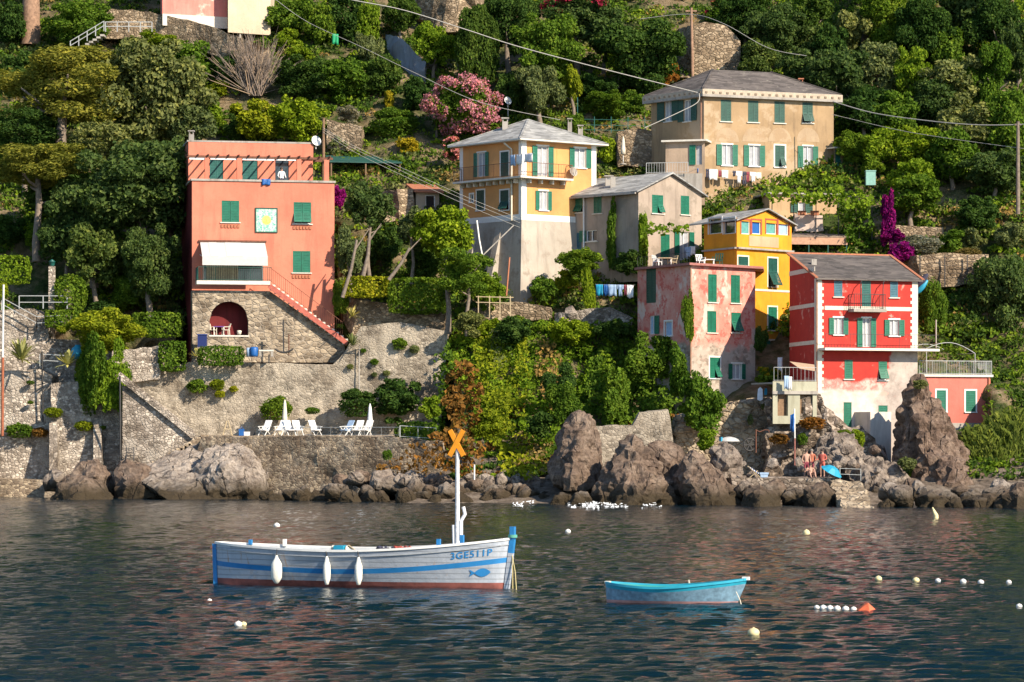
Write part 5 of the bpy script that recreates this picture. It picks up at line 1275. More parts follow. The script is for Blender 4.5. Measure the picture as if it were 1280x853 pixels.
for u,v,wp,lab,mt in ((1098,723,9,'yellowish float, first from the left of the row of six right of the rowing boat',fy),(1145,725,9,'round yellow-white float, second from the left in the row of six',fy),(1172.5,725.5,7,'small white float, third from the left in the row of six',fo),(1204,726.5,8,'white float, fourth from the left in the row of six',fo),(1226,727.5,8,'white float, fifth from the left in the row of six',fo),(1261,727.5,7,'white float, rightmost in the row of six',fo)): ball(u,v,wp,lab,G1,mt)
ball(1274,757.5,8,'single white float at the right edge below the row of six',None)
G2='string of floats by the orange marker'
names=['first','second','third','fourth','fifth','sixth']
for i,(u,wp) in enumerate(((1021,7),(1029,9),(1037.5,9),(1046.5,9),(1057,9),(1067,8))): ball(u,759+i*.45,wp,f'{names[i]} white float counted from the left in the tight string ending at the orange marker',G2)
Y=water_y(764); p=P(1085,764,Y); mb=MB(); k=PX(Y)
mb.add([(p.x-13*k,Y-.1,0.02),(p.x-13*k,Y+.25,.02),(p.x-2*k,Y+.1,.2),(p.x,Y-.05,.2),(p.x+13*k,Y+.05,-.02),(p.x,Y-.3,-.02),(p.x,Y+.35,-.02)],[(0,1,2,3),(0,3,5),(3,4,5),(2,3,4),(2,4,6),(1,2,6)])
tag(mb.build('marker_float',fr_),'flattened orange marker float at the end of the tight float string','buoy')
ball(298,780,10,'white float with a brown middle band, left half, low on the water',None); ball(304.5,780,8,'white float touching the banded float, low on the water at left',None,fy)
ball(262,750.5,6,'tiny white float left of and below the stern of the fishing boat',None)
ball(346,656.5,8,'tiny white float in the pink reflection behind the fishing boat',None)
ball(942,790,15,'yellowish lone float below the rowing boat',None,fy)
ball(1008,666,9,'round yellow mooring buoy in the reflection between rowing boat and shore',None,fy,1)
ball(710,664,7,'tiny pale float between the fishing boat bow and the rowing boat',None)
Y=water_y(648); mb=MB(); p=P(1170,648,Y); mb.tube([p+Vector((0,0,-.2)),p+Vector((0,0,.15)),p+Vector((-.18,0,.55))],[.14,.12,.03],8); tag(mb.build('spar_buoy',fy),'leaning cream spar buoy near the rocks below the reeds','buoy')
# sea foam against the great boulders
m=simple('foam',(.78,.80,.80),.9,.06)
def foam(u0,u1,v0,v1,n):
    """broken white water: thousands of small flecks, thickest against the rocks"""
    rg=np.random.default_rng(int(u0)); U=rg.uniform(u0,u1,n); q=rg.random(n)**2.2; V=v0+(v1-v0)*q
    d=np.array([mnoise.fractal(Vector((a*.06,c_*.5,2)),1,2,4) for a,c_ in zip(U,V)]); fx=(U-u0)/(u1-u0)
    ok=rg.random(n)<np.clip(.75+1.6*d-.6*q,0.0,1)*np.sin(math.pi*fx)**.5; U,V,q=U[ok],V[ok],q[ok]; n=len(U)
    Y=F*HC/(V-VH); p=np.stack([(U-640)*Y/F,Y,.05+rg.random(n)*.22*(1-q)**2],-1); nn=np.tile([0,-.35,1.0],(n,1))
    rg2=np.random.default_rng(5); a=rg2.normal(0,1,(n,3)); 
    t=np.stack([np.ones(n),rg.normal(0,.4,n),rg.normal(0,.15,n)],-1)*rg.uniform(.03,.09,(n,1)); b_=np.stack([rg.normal(0,.2,n),np.ones(n),rg.normal(.3,.25,n)],-1)*rg.uniform(.03,.09,(n,1))
    v=np.stack([p-t,p-b_,p+t,p+b_],1).reshape(-1,3); me=raw_mesh('sea_foam',v,np.arange(n*4).reshape(n,4),[m]); return tag(link('sea_foam',me),kind='stuff')
foam(704,830,630,636.5,700); foam(708,775,630,636.5,900); foam(640,668,631,634,160)
# ------------------------------------------------------------------ vegetation kit
LM={
 'gold':leafmat('pine needles gold',(.23,.225,.04),.4,(.37,.34,.06),.3),
 'olive':leafmat('grey green leaves',(.150,.180,.070),.4,(.25,.28,.12),.32),
 'dark':leafmat('dark green leaves',(.056,.108,.026),.4,(.115,.175,.040)),
 'holm':leafmat('holm oak leaves',(.082,.132,.040),.45,(.17,.205,.07)),
 'mid':leafmat('green leaves',(.105,.185,.024),.4,(.20,.27,.038)),
 'bright':leafmat('bright green leaves',(.165,.255,.022),.35,(.28,.35,.038)),
 'lime':leafmat('yellow green leaves',(.24,.28,.02),.35,(.36,.35,.036)),
 'yellow':leafmat('yellow leaves',(.33,.27,.02),.3,(.42,.33,.03)),
 'pink':leafmat('pink blossom',(.56,.22,.29),.25,(.68,.36,.40)),
 'magenta':leafmat('magenta bracts',(.26,.012,.17),.35,(.36,.03,.24)),
 'crimson':leafmat('crimson blossom',(.36,.03,.07),.35,(.45,.08,.12)),
 'brown':leafmat('withered brown leaves',(.27,.125,.035),.45,(.42,.24,.07)),
 'silver':leafmat('silver leaves',(.26,.25,.20),.35,(.38,.36,.30)),
 'straw':leafmat('dry straw',(.30,.21,.08),.35,(.42,.31,.14)),
 'variegated':leafmat('yellow edged agave',(.42,.40,.14),.3,(.52,.48,.22),.1),
 'reed':leafmat('reed leaves',(.105,.15,.034),.35,(.19,.23,.07),.3),
 'twig':leafmat('bare twigs',(.24,.19,.16),.3,(.34,.28,.24),.0),
}
def leaves(pts,nrm,size,rg,elong=1.5,jit=.9,up=0):
    """leaf-sized rhombi at pts, facing roughly along nrm"""
    n=len(pts)
    d=nrm+rg.normal(0,jit,(n,3))*.75; d[:,2]+=up
    d/=np.linalg.norm(d,axis=1)[:,None]+1e-9
    t=rg.normal(0,1,(n,3)); t-=d*(t*d).sum(1)[:,None]; t/=np.linalg.norm(t,axis=1)[:,None]+1e-9
    b=np.cross(d,t); s=size*rg.uniform(.6,1.35,n)[:,None]
    l=t*s*elong*.5; w_=b*s*.5
    bend=d*s*.18
    v=np.stack([pts-l-bend,pts+w_+bend*.3,pts+l-bend,pts-w_+bend*.3],1)
    return v.reshape(-1,3)
def qf(n): return np.arange(n*4).reshape(n,4)
def sphere_dirs(n,rg):
    d=rg.normal(0,1,(n,3)); return d/np.linalg.norm(d,axis=1)[:,None]
def lobes_cloud(lobes,n,rg,inner=.2):
    """points and normals over a set of (centre, radius(3)) lobes"""
    w_=np.array([np.prod(l[1])**(2/3) for l in lobes]); w_/=w_.sum()
    ch=rg.choice(len(lobes),n,p=w_); c=np.array([l[0] for l in lobes])[ch]; r_=np.array([l[1] for l in lobes])[ch]
    d=sphere_dirs(n,rg); rad=np.where(rg.random(n)<inner,rg.uniform(.3,.9,n),rg.uniform(.82,1.12,n))
    # bumpy: clumps of leaf sprays on each lobe
    fr=np.sin(d[:,0]*7+ch*1.3)*np.sin(d[:,1]*6+ch*2.1)*np.sin(d[:,2]*7+ch)
    rad*=1+.16*fr
    return c+d*r_*rad[:,None],d
def crown_mesh(kind,seed,nl,leaf,flat=1.0):
    rg=np.random.default_rng(seed); lobes=[]
    if kind=='round':
        lobes.append(((0,0,0),(.62,.62,.62)))
        for d in sphere_dirs(15,rg): 
            k=rg.uniform(.2,.42); lobes.append((tuple(d*(1-k)*rg.uniform(.7,1.22)),(k,k*rg.uniform(.8,1.2),k*.85)))
    elif kind=='billow':
        lobes.append(((0,0,-.05),(.6,.6,.6)))
        for d in sphere_dirs(34,rg):
            k=rg.uniform(.13,.34); lobes.append((tuple(d*(1-k)*rg.uniform(.65,1.25)),(k,k*rg.uniform(.8,1.3),k*.8)))
    elif kind=='pine':
        lobes.append(((0,0,.1),(.5,.5,.5)))
        for i in range(30):
            a=rg.uniform(0,6.28); q=rg.uniform(.15,.80)**.7; zz=rg.uniform(-.8,.9)*(1-.35*q*q)
            k=rg.uniform(.17,.32); lobes.append(((q*math.cos(a),q*math.sin(a),zz),(k*1.1,k*1.1,k*.85)))
    elif kind=='loose':
        for i in range(20):
            d=sphere_dirs(1,rg)[0]; q=rg.uniform(.25,.8); k=rg.uniform(.18,.34); lobes.append((tuple(d*q),(k,k,k)))
    elif kind=='tall':
        lobes.append(((0,0,0),(.6,.6,.85)))
        for i in range(26):
            zz=rg.uniform(-.9,.85); a=rg.uniform(0,6.28); q=.62*math.sqrt(max(.05,1-zz*zz*.8)); k=rg.uniform(.18,.3); lobes.append(((q*math.cos(a),q*math.sin(a),zz*.85),(k,k,k)))
    elif kind=='dome':
        lobes.append(((0,0,-.3),(.8,.8,.9)))
        for d in sphere_dirs(22,rg):
            d[2]=abs(d[2])*1.2-.35; k=rg.uniform(.2,.34); lobes.append((tuple(d*(1-k)),(k,k,k*.9)))
    elif kind=='drape':
        for i in range(20):
            k=rg.uniform(.22,.42); lobes.append(((rg.uniform(-.7,.7),rg.uniform(-.3,.3),rg.uniform(-.75,.75)),(k*.8,k*.55,k*1.2)))
    p,d=lobes_cloud(lobes,nl,rg)
    if kind=='dome': keep=p[:,2]>-1.0; p,d=p[keep],d[keep]
    v=leaves(p,d,leaf,rg,elong=2.4 if kind=='pine' else 1.5,jit=1.0,up=.25 if kind!='drape' else 0)
    return v
CACHE={}
def crown(kind,cls,var):
    key=(kind,cls,var)
    if key not in CACHE:
        R_={'S':1.0,'M':1.9,'L':3.4}[cls]; lw={'S':.16,'M':.18,'L':.205}[cls]
        if kind=='pine': lw*=.62
        nlk=1.5 if kind=='pine' else 1.0
        nl={'S':1600,'M':5000,'L':13500}[cls]
        v=crown_mesh(kind,hash((kind,cls,var))%9999 if False else (len(CACHE)*17+3),int(nl*nlk),lw/R_)
        CACHE[key]=raw_mesh('leaf crown',v,qf(len(v)//4),[None])
    return CACHE[key]
def put_crown(name,kind,cls,var,mat,c,sx,sy,sz,parent=None,rz=None):
    o=link(name,crown(kind,cls,var),c,parent); o.scale=(sx,sy,sz); o.rotation_euler=(0,0,random.uniform(0,6.28) if rz is None else rz)
    o.material_slots[0].link='OBJECT'; o.material_slots[0].material=LM[mat]; return o
def blossoms(name,parent,c,sx,sy,sz,n,mat,leaf,seed,src=None,cover=1.0):
    """flower heads sitting on the outer leaf sprays of the plant's own crown"""
    rg=np.random.default_rng(seed); me=src; a=np.empty(len(me.vertices)*3,dtype=np.float32); me.vertices.foreach_get('co',a); q=a.reshape(-1,4,3).mean(1)
    rad=np.linalg.norm(q,axis=1); f_=np.array([mnoise.noise(Vector(x*3.2)+Vector((seed%97,0,0))) for x in q])
    ok=(rad>.72)&(f_>.42-.75*cover); q=q[ok]
    if cover<.5: q=q[q[:,2]>.1]
    if len(q)==0: q=a.reshape(-1,4,3).mean(1)[:50]
    q=q[rg.integers(0,len(q),n)]; d=q/np.linalg.norm(q,axis=1)[:,None]
    p=(q*1.03+rg.normal(0,.035,q.shape))*np.array([sx,sy,sz])
    v=leaves(p,d,leaf,rg,1.0,.9); return link(name,raw_mesh('blossom',v,qf(len(v)//4),[LM[mat]]),c,parent)
def trunk_mb(base,top,r0,r1,lean=.3,limbs=4,spread=1.5,seed=0):
    rg=random.Random(seed); mb=MB(); base,top=Vector(base),Vector(top); pts=[]
    for i in range(6):
        k=i/5; pts.append(base.lerp(top,k)+Vector((math.sin(k*4+seed)*lean*k*(1-k)*2,math.cos(k*3+seed)*lean*k*(1-k),0)))
    mb.tube(pts,[r0+(r1-r0)*i/5 for i in range(6)],8)
    for j in range(limbs):
        a=2*math.pi*j/limbs+rg.uniform(-.5,.5); s=pts[3].lerp(pts[5],rg.uniform(0,1)); e=s+Vector((math.cos(a)*spread,math.sin(a)*spread,spread*rg.uniform(.3,.8)))
        m_=s.lerp(e,.5)+Vector((0,0,-.12*spread)); mb.tube([s,m_,e],[r1*.8,r1*.55,r1*.25],6)
    return mb
def cls_of(wm): return 'S' if wm<2.4 else 'M' if wm<5.0 else 'L'
VC={}
def nextvar(k,n=3): VC[k]=VC.get(k,-1)+1; return VC[k]%n
def plant(name,label,u,v,w_,h_,mat,kind='billow',trunk=None,yo=0,group=None,cat=None,Y=None,depth=None,vb=None,flower=None):
    """u,v centre and w,h size of the crown in photo pixels; it stands on the ground found under it. trunk = row of its foot"""
    foot=trunk if trunk else (vb if vb else v+h_*.5)
    Yg=Y if Y is not None else G(u,foot)-.3+yo
    k=PX(Yg); rw,rh=w_*k/2,h_*k/2; rd=depth or min(rw,max(1.0,rh*1.3))
    Yc=Yg-(0.0 if trunk else -.1)*rd
    c=P(u,v,Yc); cl=cls_of(2*max(rw,rh)); n=3
    var=nextvar((kind,cl),n)
    if cat is None: cat='tree' if trunk else 'shrub'
    if trunk:
        base=P(u,foot,Yg); base.z-=.3
        t=thing(name,label,cat,(c.x,c.y,base.z),group)
        o=put_crown('crown',kind,cl,var,mat,(0,0,c.z-base.z),rw*1.04,rd*1.04,rh*1.04,t)
        r0=max(.09,.045*2*max(rw,rh)); tm=trunk_mb(base,c+Vector((0,0,-rh*.15)),r0,r0*.5,.35,5,rw*.55,int(u+v)).build('trunk',M['bark'],t)
        root=t; cc=(0,0,c.z-base.z)
    else:
        o=put_crown(name,kind,cl,var,mat,c,rw*1.05,rd*1.05,rh*1.05); tag(o,label,cat,group); root=o; cc=None
    if flower:
        fm,nf,cov=flower
        if trunk: bb_=blossoms('blossom',t,cc,rw*1.05,rd*1.05,rh*1.05,nf,fm,.2,int(u*7+v),src=o.data,cover=cov); bb_.rotation_euler=o.rotation_euler
        else:
            b_=blossoms('blossom',o,(0,0,0),1.02,1.02,1.02,nf,fm,.17/max(rw,rh),int(u*7+v),src=o.data,cover=cov)
    return root
def hedge(name,label,u0,v0,u1,v1,mat,Y=None,depth=1.2,group=None,dens=70,leaf=.15,roundk=.25,cat='hedge'):
    Y=Y if Y is not None else G((u0+u1)/2,v1)-.4; k=PX(Y); w_,h_=(u1-u0)*k,(v1-v0)*k
    rg=np.random.default_rng(int(u0*3+v0)); n=int((w_*h_*2+w_*depth*2+h_*depth*2)*dens)
    d=sphere_dirs(n,rg); m_=np.abs(d).max(1)[:,None]; cube=d/m_; p=cube*(1-roundk)+d*roundk*1.15
    p*=rg.uniform(.82,1.04,n)[:,None]; p*=np.array([w_/2,depth/2,h_/2])
    nn=np.sign(cube)*(np.abs(cube)>.98)
    v=leaves(p,nn*.9+d*.4,leaf,rg,1.3,.7)
    c=P((u0+u1)/2,(v0+v1)/2,Y); o=link(name,raw_mesh('hedge',v,qf(len(v)//4),[LM[mat]]),c)
    return tag(o,label,cat,group)
def creeper(name,label,outline,mat,Y=None,yo=-.5,dens=26,leaf=.24,thick=.9,group=None,cat='creeper',kind=None,hang=0,vary=1.0):
    """leafy mass hugging the hillside or a wall inside a pixel outline"""
    us_=[p[0] for p in outline]; vs_2=[p[1] for p in outline]; u0,u1,v0,v1=min(us_),max(us_),min(vs_2),max(vs_2)
    rg=np.random.default_rng(int(u0*7+v0*3)); Ym=Y or float(ground0((u0+u1)/2,(v0+v1)/2)); k=PX(Ym)
    n=int((u1-u0)*(v1-v0)*k*k*dens*2.2); U=rg.uniform(u0,u1,n); V=rg.uniform(v0,v1,n); ins=np.zeros(n,bool)
    wob=3*np.sin(V*.23+u0)+2.2*np.sin(U*.31+v0)
    Ut,Vt=U+wob,V+2.5*np.sin(U*.27+1)
    m_=len(outline)
    for i in range(m_):
        (xa,ya),(xb,yb)=outline[i],outline[(i+1)%m_]
        if ya==yb: continue
        cr=((ya>Vt)!=(yb>Vt))&(Ut<(xb-xa)*(Vt-ya)/(yb-ya)+xa); ins^=cr
    U,V=U[ins],V[ins]; n=len(U)
    Yg=np.full(n,Y,dtype=float) if Y is not None else ground0(U,V)
    lump=np.array([mnoise.fractal(Vector((a*.045,b*.045,u0)),1,2,4) for a,b in zip(U,V)])
    dd=(rg.random(n)**.6)*thick*(1+1.1*vary*lump)
    keep=rg.random(n)<np.clip(.9+.8*lump,.25,1); U,V,Yg,dd,lump=U[keep],V[keep],Yg[keep],dd[keep],lump[keep]; n=len(U)
    Yp=Yg+yo-dd
    p=np.stack([(U-640)*Yp/F,Yp,HC+(VH-V)*Yp/F],-1)
    eps=.8; gx=np.gradient(np.zeros(1)) if False else None
    nn=np.stack([rg.normal(0,.5,n),-np.ones(n)*.8,np.ones(n)*.5+rg.normal(0,.3,n)],-1)
    v=leaves(p,nn,leaf,rg,1.5+hang,.9)
    c=np.array([p[:,0].mean(),p[:,1].mean(),p[:,2].min()])
    o=link(name,raw_mesh('creeper',v-c,qf(n),[LM[mat]]),tuple(c)); return tag(o,label,cat,group)
def rosette(name,label,u,v,w_,mat,nb=34,Y=None,stem=0,droop=.35,wide=.07,cat='plant',group=None,upb=.35):
    """agave, yucca or palm: a burst of sword leaves"""
    Y=Y if Y is not None else G(u,v+w_*.3)-.3; k=PX(Y); r_=w_*k/2; c=P(u,v,Y); rg=random.Random(int(u*5+v)); vs=[]; fs=[]
    mb=MB()
    for i in range(nb):
        a=rg.uniform(0,6.28); el=rg.uniform(-.25,1.45); d=Vector((math.cos(a)*math.cos(el),math.sin(a)*math.cos(el),math.sin(el)+upb*.3)).normalized()
        L=r_*rg.uniform(.8,1.15); sd=d.cross(Vector((0,0,1))).normalized() if abs(d.z)<.98 else Vector((1,0,0)); w2=wide*L*rg.uniform(.8,1.2)
        p0=c; p1=c+d*L*.45; p2=c+d*L*.8-Vector((0,0,droop*L*.12)); p3=c+d*L-Vector((0,0,droop*L*.35))
        mb.add([p0-sd*w2*.7,p0+sd*w2*.7,p1+sd*w2,p1-sd*w2,p2+sd*w2*.7,p2-sd*w2*.7,p3],[(0,1,2,3),(3,2,4,5),(5,4,6)],0,False)
    if stem:
        t=thing(name,label,cat,P(u,v+stem,Y),group); mb.build('leaves',LM[mat],t); tb=MB(); tb.tube([P(u,v+stem,Y),c],[.14,.10],7); tb.build('stem',M['bark'],t); return t
    return tag(mb.build(name,LM[mat]),label,cat,group)
T=plant
# ---------------- upper left
T('bush','dense green ivy-clad bush left of the slanting steel handrail',98,30,92,66,'mid','billow',yo=-1.5)
T('bush','dark green bush in the top left corner beside the thick bare trunk',12,30,46,58,'dark','billow',yo=-1)
T('bush','low green bush along the stone wall foot, right of the handrail',190,52,90,34,'bright','billow')
T('shrub','tall mid green shrub under the long grey stone wall, above the holm oaks',236,82,70,62,'mid','tall')
T('shrub','dark round shrub left of the bare grey thicket',284,88,46,46,'dark','round')
T('shrub','small yellow-green shrub below the dark round shrub near the bare thicket',272,113,34,24,'lime','round')
T('shrub','low green shrub just above the left corner of the penthouse roof',264,142,42,40,'bright','round')
T('holm_oak','big grey-green oak crown rising behind the golden pine',190,120,142,146,'olive','billow',trunk=205,yo=-1)
T('holm_oak','pale olive-tinted oak crown touching the shrub left of the terracotta penthouse',236,152,62,66,'olive','billow',trunk=215)
T('pine_tree','wide golden umbrella pine with a forked leaning trunk at the upper left',78,108,186,96,'gold','pine',trunk=200,yo=-4.2,depth=3.2)
T('pine_tree','lower golden umbrella pine on a bare pole-like trunk at the left edge',46,204,128,62,'gold','pine',trunk=322,yo=-3.6,depth=2.6)
T('holm_oak','largest dark holm oak filling the slope left of the terracotta house',176,232,150,132,'holm','billow',trunk=345,yo=-2.5)
T('holm_oak','dark holm oak between the lower golden pine and the largest oak',118,262,112,124,'holm','billow',trunk=355,yo=-1.5)
T('holm_oak','slender oak with thin visible trunk above the box hedge',120,322,80,84,'holm','billow',trunk=385,yo=-2.4)
T('holm_oak','small round oak standing against the maroon side of the terracotta house',188,330,84,98,'holm','billow',trunk=392,yo=-2.6)
T('holm_oak','shaded oak between the two golden pines',30,160,90,60,'dark','billow',trunk=250,yo=0)
T('shrub','fresh green shrub right of the pole-like pine trunk',54,298,52,38,'bright','round')
T('shrub','dark shrub behind the pole-like pine trunk at the left edge',8,290,44,46,'dark','billow')
T('shrub','low dark shrub under the slender oak, above the box hedge',128,388,44,26,'dark','dome',yo=-2.5)
hedge('hedge','bright clipped hedge block at the left edge under the lower golden pine',-20,320,37,355,'bright',Y=205)
hedge('hedge','tiny clipped hedge remnant at the left edge beside the pale post',-20,354,9,374,'lime',Y=204)
hedge('hedge','tall rounded clipped bush right of the dark gate',68,346,107,391,'mid',Y=205.5,depth=2,roundk=.8)
hedge('hedge','short box hedge left of the bushy trailing tree',57,388,102,410,'mid',Y=204.4)
hedge('hedge','long flat box hedge ending at the maroon house side',166,391,227,422,'mid',Y=203.8)
hedge('hedge','upright clipped hedge block at the corner of the terracotta house garden',199,427,232,464,'mid',Y=201.6)
hedge('hedge','low clipped hedge under the arch of the terracotta house',248,433,304,457,'mid',Y=201.4)
T('trailing_tree','rounded yellow-green crown on top of the trailing tree mass',128,412,98,64,'lime','billow',Y=201.8,cat='tree')
T('trailing_tree','long green tree mass hanging down over the left sea wall',112,480,98,112,'mid','drape',Y=199.7,depth=1.6,cat='tree')
T('trailing_tree','bright right fringe of the hanging tree mass on the left sea wall',136,466,54,84,'bright','drape',Y=199.2,depth=1.1,cat='tree')
rosette('agave','big yellow-striped agave on top of the promenade wall at the left edge',27,450,62,'variegated',80,Y=200.6,wide=.055)
rosette('agave','smaller broad-leaved agave beside the turquoise tank',84,456,42,'variegated',34,Y=200.2,wide=.11)
rosette('yucca','little spiky yucca between the two clipped hedges below the terracotta house',245,446,26,'variegated',30,Y=201.2)
rosette('yucca','spiky yellow yucca by the foot of the terracotta house stair',440,396,32,'variegated',44,Y=203,wide=.05)
rosette('yucca','dull green yucca on the retaining wall edge under the stair foot',441,432,34,'olive',44,Y=201.6,wide=.05)
rosette('yucca','dry yucca behind the sunbathing terrace beside the left closed parasol',340,521,20,'straw',30,Y=200)
rosette('yucca','small yucca behind the right closed parasol',446,510,18,'straw',30,Y=200)
for u,v,w_,lab in ((246,482,26,'small green tuft growing on the retaining wall below the clipped hedge block'),(272,480,20,'upper yellow-green tuft on the retaining wall left of the parasols'),(275,492,14,'lower yellow-green tuft on the retaining wall left of the parasols'),(292,486,12,'tiny tuft right of the two yellow-green tufts on the retaining wall')):
    T('wall_plant',lab,u,v,w_,w_*.7,'mid' if 'small green' in lab else 'lime','dome',Y=201.8,cat='plant')
for u,v,w_,lab in ((438,458,9,'dark tuft on the retaining wall left of the thin pipe'),(454,438,8,'small green tuft at the top of the thin wall pipe'),(468,452,11,'green tuft on the retaining wall right of the thin pipe'),(468,468,8,'lower dark tuft under the green tuft on the retaining wall'),(483,466,10,'long tuft on the retaining wall above the dark deck bushes'),(518,436,14,'brown-green tuft near the top right of the retaining wall'),(499,429,20,'row of weeds along the top right edge of the retaining wall')):
    T('wall_plant',lab,u,v,w_,w_*.75,'olive' if 'dark' in lab or 'brown' in lab else 'mid','dome',Y=202.,cat='plant')
for u,v,w_,mt,lab in ((38,478,10,'mid','upper weed on the promenade wall under the big agave'),(38,503,9,'mid','lower weed on the promenade wall under the big agave'),(67,515,24,'lime','yellow-green weed clump left of the hanging tree mass'),(24,537,36,'mid','strip of green weeds on the ledge of the left promenade wall'),(50,540,22,'brown','rusty withered weeds at the ledge of the left promenade wall'),(105,532,24,'lime','weeds at the foot of the hanging tree mass'),(128,534,10,'mid','small weed between the two leaning buttresses and the stair wall')):
    T('wall_plant',lab,u,v,w_,w_*.55,mt,'dome',Y=200.2 if u>60 else 201,cat='plant')
T('holm_oak','oak crown touching the left edge of the terracotta penthouse, under the pale olive-tinted oak',214,206,76,76,'holm','billow',trunk=300,yo=-2.8)
T('holm_oak','low oak filling the gap between the slender oak and the box hedge left end',86,300,74,72,'holm','billow',trunk=372,yo=-1.2)
T('holm_oak','dark oak mass in the hollow behind the lower golden pine crown',74,246,84,64,'dark','billow',trunk=330,yo=.8)
T('holm_oak','greyish oak crown between the two golden pines and the big grey-green oak',130,176,82,60,'olive','billow',trunk=280,yo=.5)
T('shrub','green shrub hanging over the pale wall left of the small round oak',152,366,50,36,'mid','drape',yo=-2.4)
T('shrub','dark shrub behind the upper golden pine at the left edge',20,92,56,54,'dark','billow',yo=1)
# ---------------- upper middle left
rt=random.Random(8); Yt=G(322,120)-.8; mb=MB()
for k in range(150):
    b0=P(318+rt.uniform(-7,9),120,Yt+rt.uniform(-.5,.5)); a=rt.gauss(0,.42); L=rt.uniform(2.2,5.2); d=Vector((math.sin(a),rt.uniform(-.35,.35),math.cos(a)))
    m1=b0+d*L*.45+Vector((rt.uniform(-.2,.2),0,0)); e=b0+d*L+Vector((rt.uniform(-.5,.5),0,rt.uniform(-.3,.2)))
    mb.tube([b0,m1,e],[.045,.03,.012],4,cap=False)
    for j in range(3): s0=m1.lerp(e,rt.uniform(0,.8)); mb.tube([s0,s0+d*L*.2+Vector((rt.uniform(-.5,.5),rt.uniform(-.4,.4),rt.uniform(-.1,.4)))],[.02,.008],4,cap=False)
tag(mb.build('bare_thicket',LM['twig']),'leafless grey thicket of twigs above the fig bushes','shrub')
T('fig_bush','broad sunlit fig bush behind the terracotta penthouse, left half',322,152,66,58,'lime','billow')
T('fig_bush','broad sunlit fig bush behind the terracotta penthouse, right half',372,148,66,62,'bright','billow')
T('shrub','dark pocket of shrub behind the fig bushes by the penthouse',298,160,36,40,'dark','round')
T('shrub','green slope shrub right of the cream house wall',366,22,62,52,'mid','billow')
T('shrub','yellow-green slope shrub directly below the cream house wall',356,50,44,34,'bright','loose')
T('shrub','dark evergreen shrub at the top edge left of the pinkish bare terrace',432,22,58,66,'dark','tall')
T('shrub','olive shrub under the top edge, between two slope shrubs',400,32,44,60,'mid','billow')
T('shrub','tall bright shrub next to the tiny green tarp',460,30,36,56,'bright','tall')
T('shrub','brownish dry shrub left of the blue-grey stair wall',462,60,40,56,'olive','loose')
T('shrub','big dark green bank of shrubs above the fig bushes',385,98,86,56,'dark','billow')
T('shrub','green shrub bank left of the pink oleander and right of the fig bushes',432,98,66,62,'mid','billow')
T('shrub','dark shrub under the blue-grey stair wall',476,98,52,56,'dark','billow')
T('shrub','dark shrub pressed against the left side of the oleander',520,118,44,50,'dark','billow')
T('shrub','low bright shrub on the slope between the bare thicket and the dark shrub bank',372,66,56,30,'bright','loose')
T('citrus_tree','dark round citrus at the top edge beside the pinkish bare terrace',502,16,46,48,'dark','billow',trunk=52)
T('citrus_tree','fresh green leaning tree right of the blue-grey stair wall',543,58,54,60,'bright','billow',trunk=100)
T('shrub','rounded clipped green bush below the little golden cypress',492,152,68,40,'mid','dome')
T('cypress','little golden cypress standing behind the rounded clipped bush',487,126,16,28,'yellow','tall',cat='tree')
T('shrub','vivid yellow bush above the hut',511,181,30,26,'yellow','billow')
T('shrub','silvery flowering shrub under the dark shrub bank',436,144,44,26,'silver','loose')
T('shrub','dull green shrub left of the green sheet roof',424,176,34,26,'olive','round')
rosette('palm','slim palm-like yucca just left of the oleander',541,128,34,'dark',60,stem=72,wide=.045)
rosette('palm','shorter palm-like yucca under the slim one by the oleander',546,160,24,'mid',44,stem=40,wide=.05)
T('oleander','large pink-flowering oleander beside the yellow house roof',578,132,84,84,'mid','billow',flower=('pink',9000,1.0),yo=-1)
T('oleander','small pink oleander sprig at the left eave of the yellow house',565,186,26,26,'mid','round',flower=('pink',1500,1.0),yo=-2)
T('oleander','low pink oleander spray behind the yellow house roof chimney',612,158,34,22,'mid','round',flower=('pink',1500,1.0))
T('evergreen','tall dark evergreen above the oleander',596,62,62,110,'dark','tall',trunk=130,yo=1)
T('evergreen','second dark evergreen right of the first, its top cut by the picture edge',636,20,66,90,'dark','billow',trunk=100)
T('evergreen','broad mid green tree under the crimson blossoms',684,62,92,92,'mid','billow',trunk=135)
T('evergreen','dark tree with crimson blossoms at its top, upper centre',722,22,92,66,'holm','billow',trunk=95,flower=('crimson',2600,.25))
T('evergreen','dense dark tree left of the brown utility pole',802,66,108,104,'dark','billow',trunk=128)
T('evergreen','bluish green tree between the crimson-flowered tree and the dense dark tree',756,40,68,70,'holm','billow',trunk=100)
T('young_tree','young bright tree with a thin trunk above the yellow house chimneys',773,74,30,34,'bright','billow',trunk=106,yo=-2)
T('olive_tree','grey olive tree right behind the yellow house roof',676,112,66,84,'olive','loose',trunk=160)
T('olive_tree','yellowish olive sapling right of the grey olive tree',716,102,30,60,'lime','loose',trunk=150)
T('shrub','dark green hedge-like shrub behind the yellow house roof ridge',640,116,44,60,'dark','billow')
T('shrub','spreading green shrub under the green fence, right of the yellow house roof',756,132,84,38,'mid','billow')
T('shrub','second spreading shrub ending at the villa eave',792,128,46,34,'mid','loose')
T('shrub','dark shadowed shrub behind the green railing by the villa',745,112,60,38,'dark','billow')
T('shrub','climber covering the bank right of the yellow house roof',722,166,54,40,'mid','drape')
T('shrub','small bright bush at the right eave of the yellow house',760,186,26,34,'bright','round',yo=-1)
T('shrub','dry reddish shrub on the rock beside the brown pole',836,94,34,30,'brown','loose')
T('shrub','green shrub over the villa roof hip, by the bare stone wall',886,70,26,16,'mid','dome',yo=-1)
T('shrub','flowering shrub with crimson dots at the top right of the brown pole',900,18,34,32,'mid','round',flower=('crimson',700,.3))
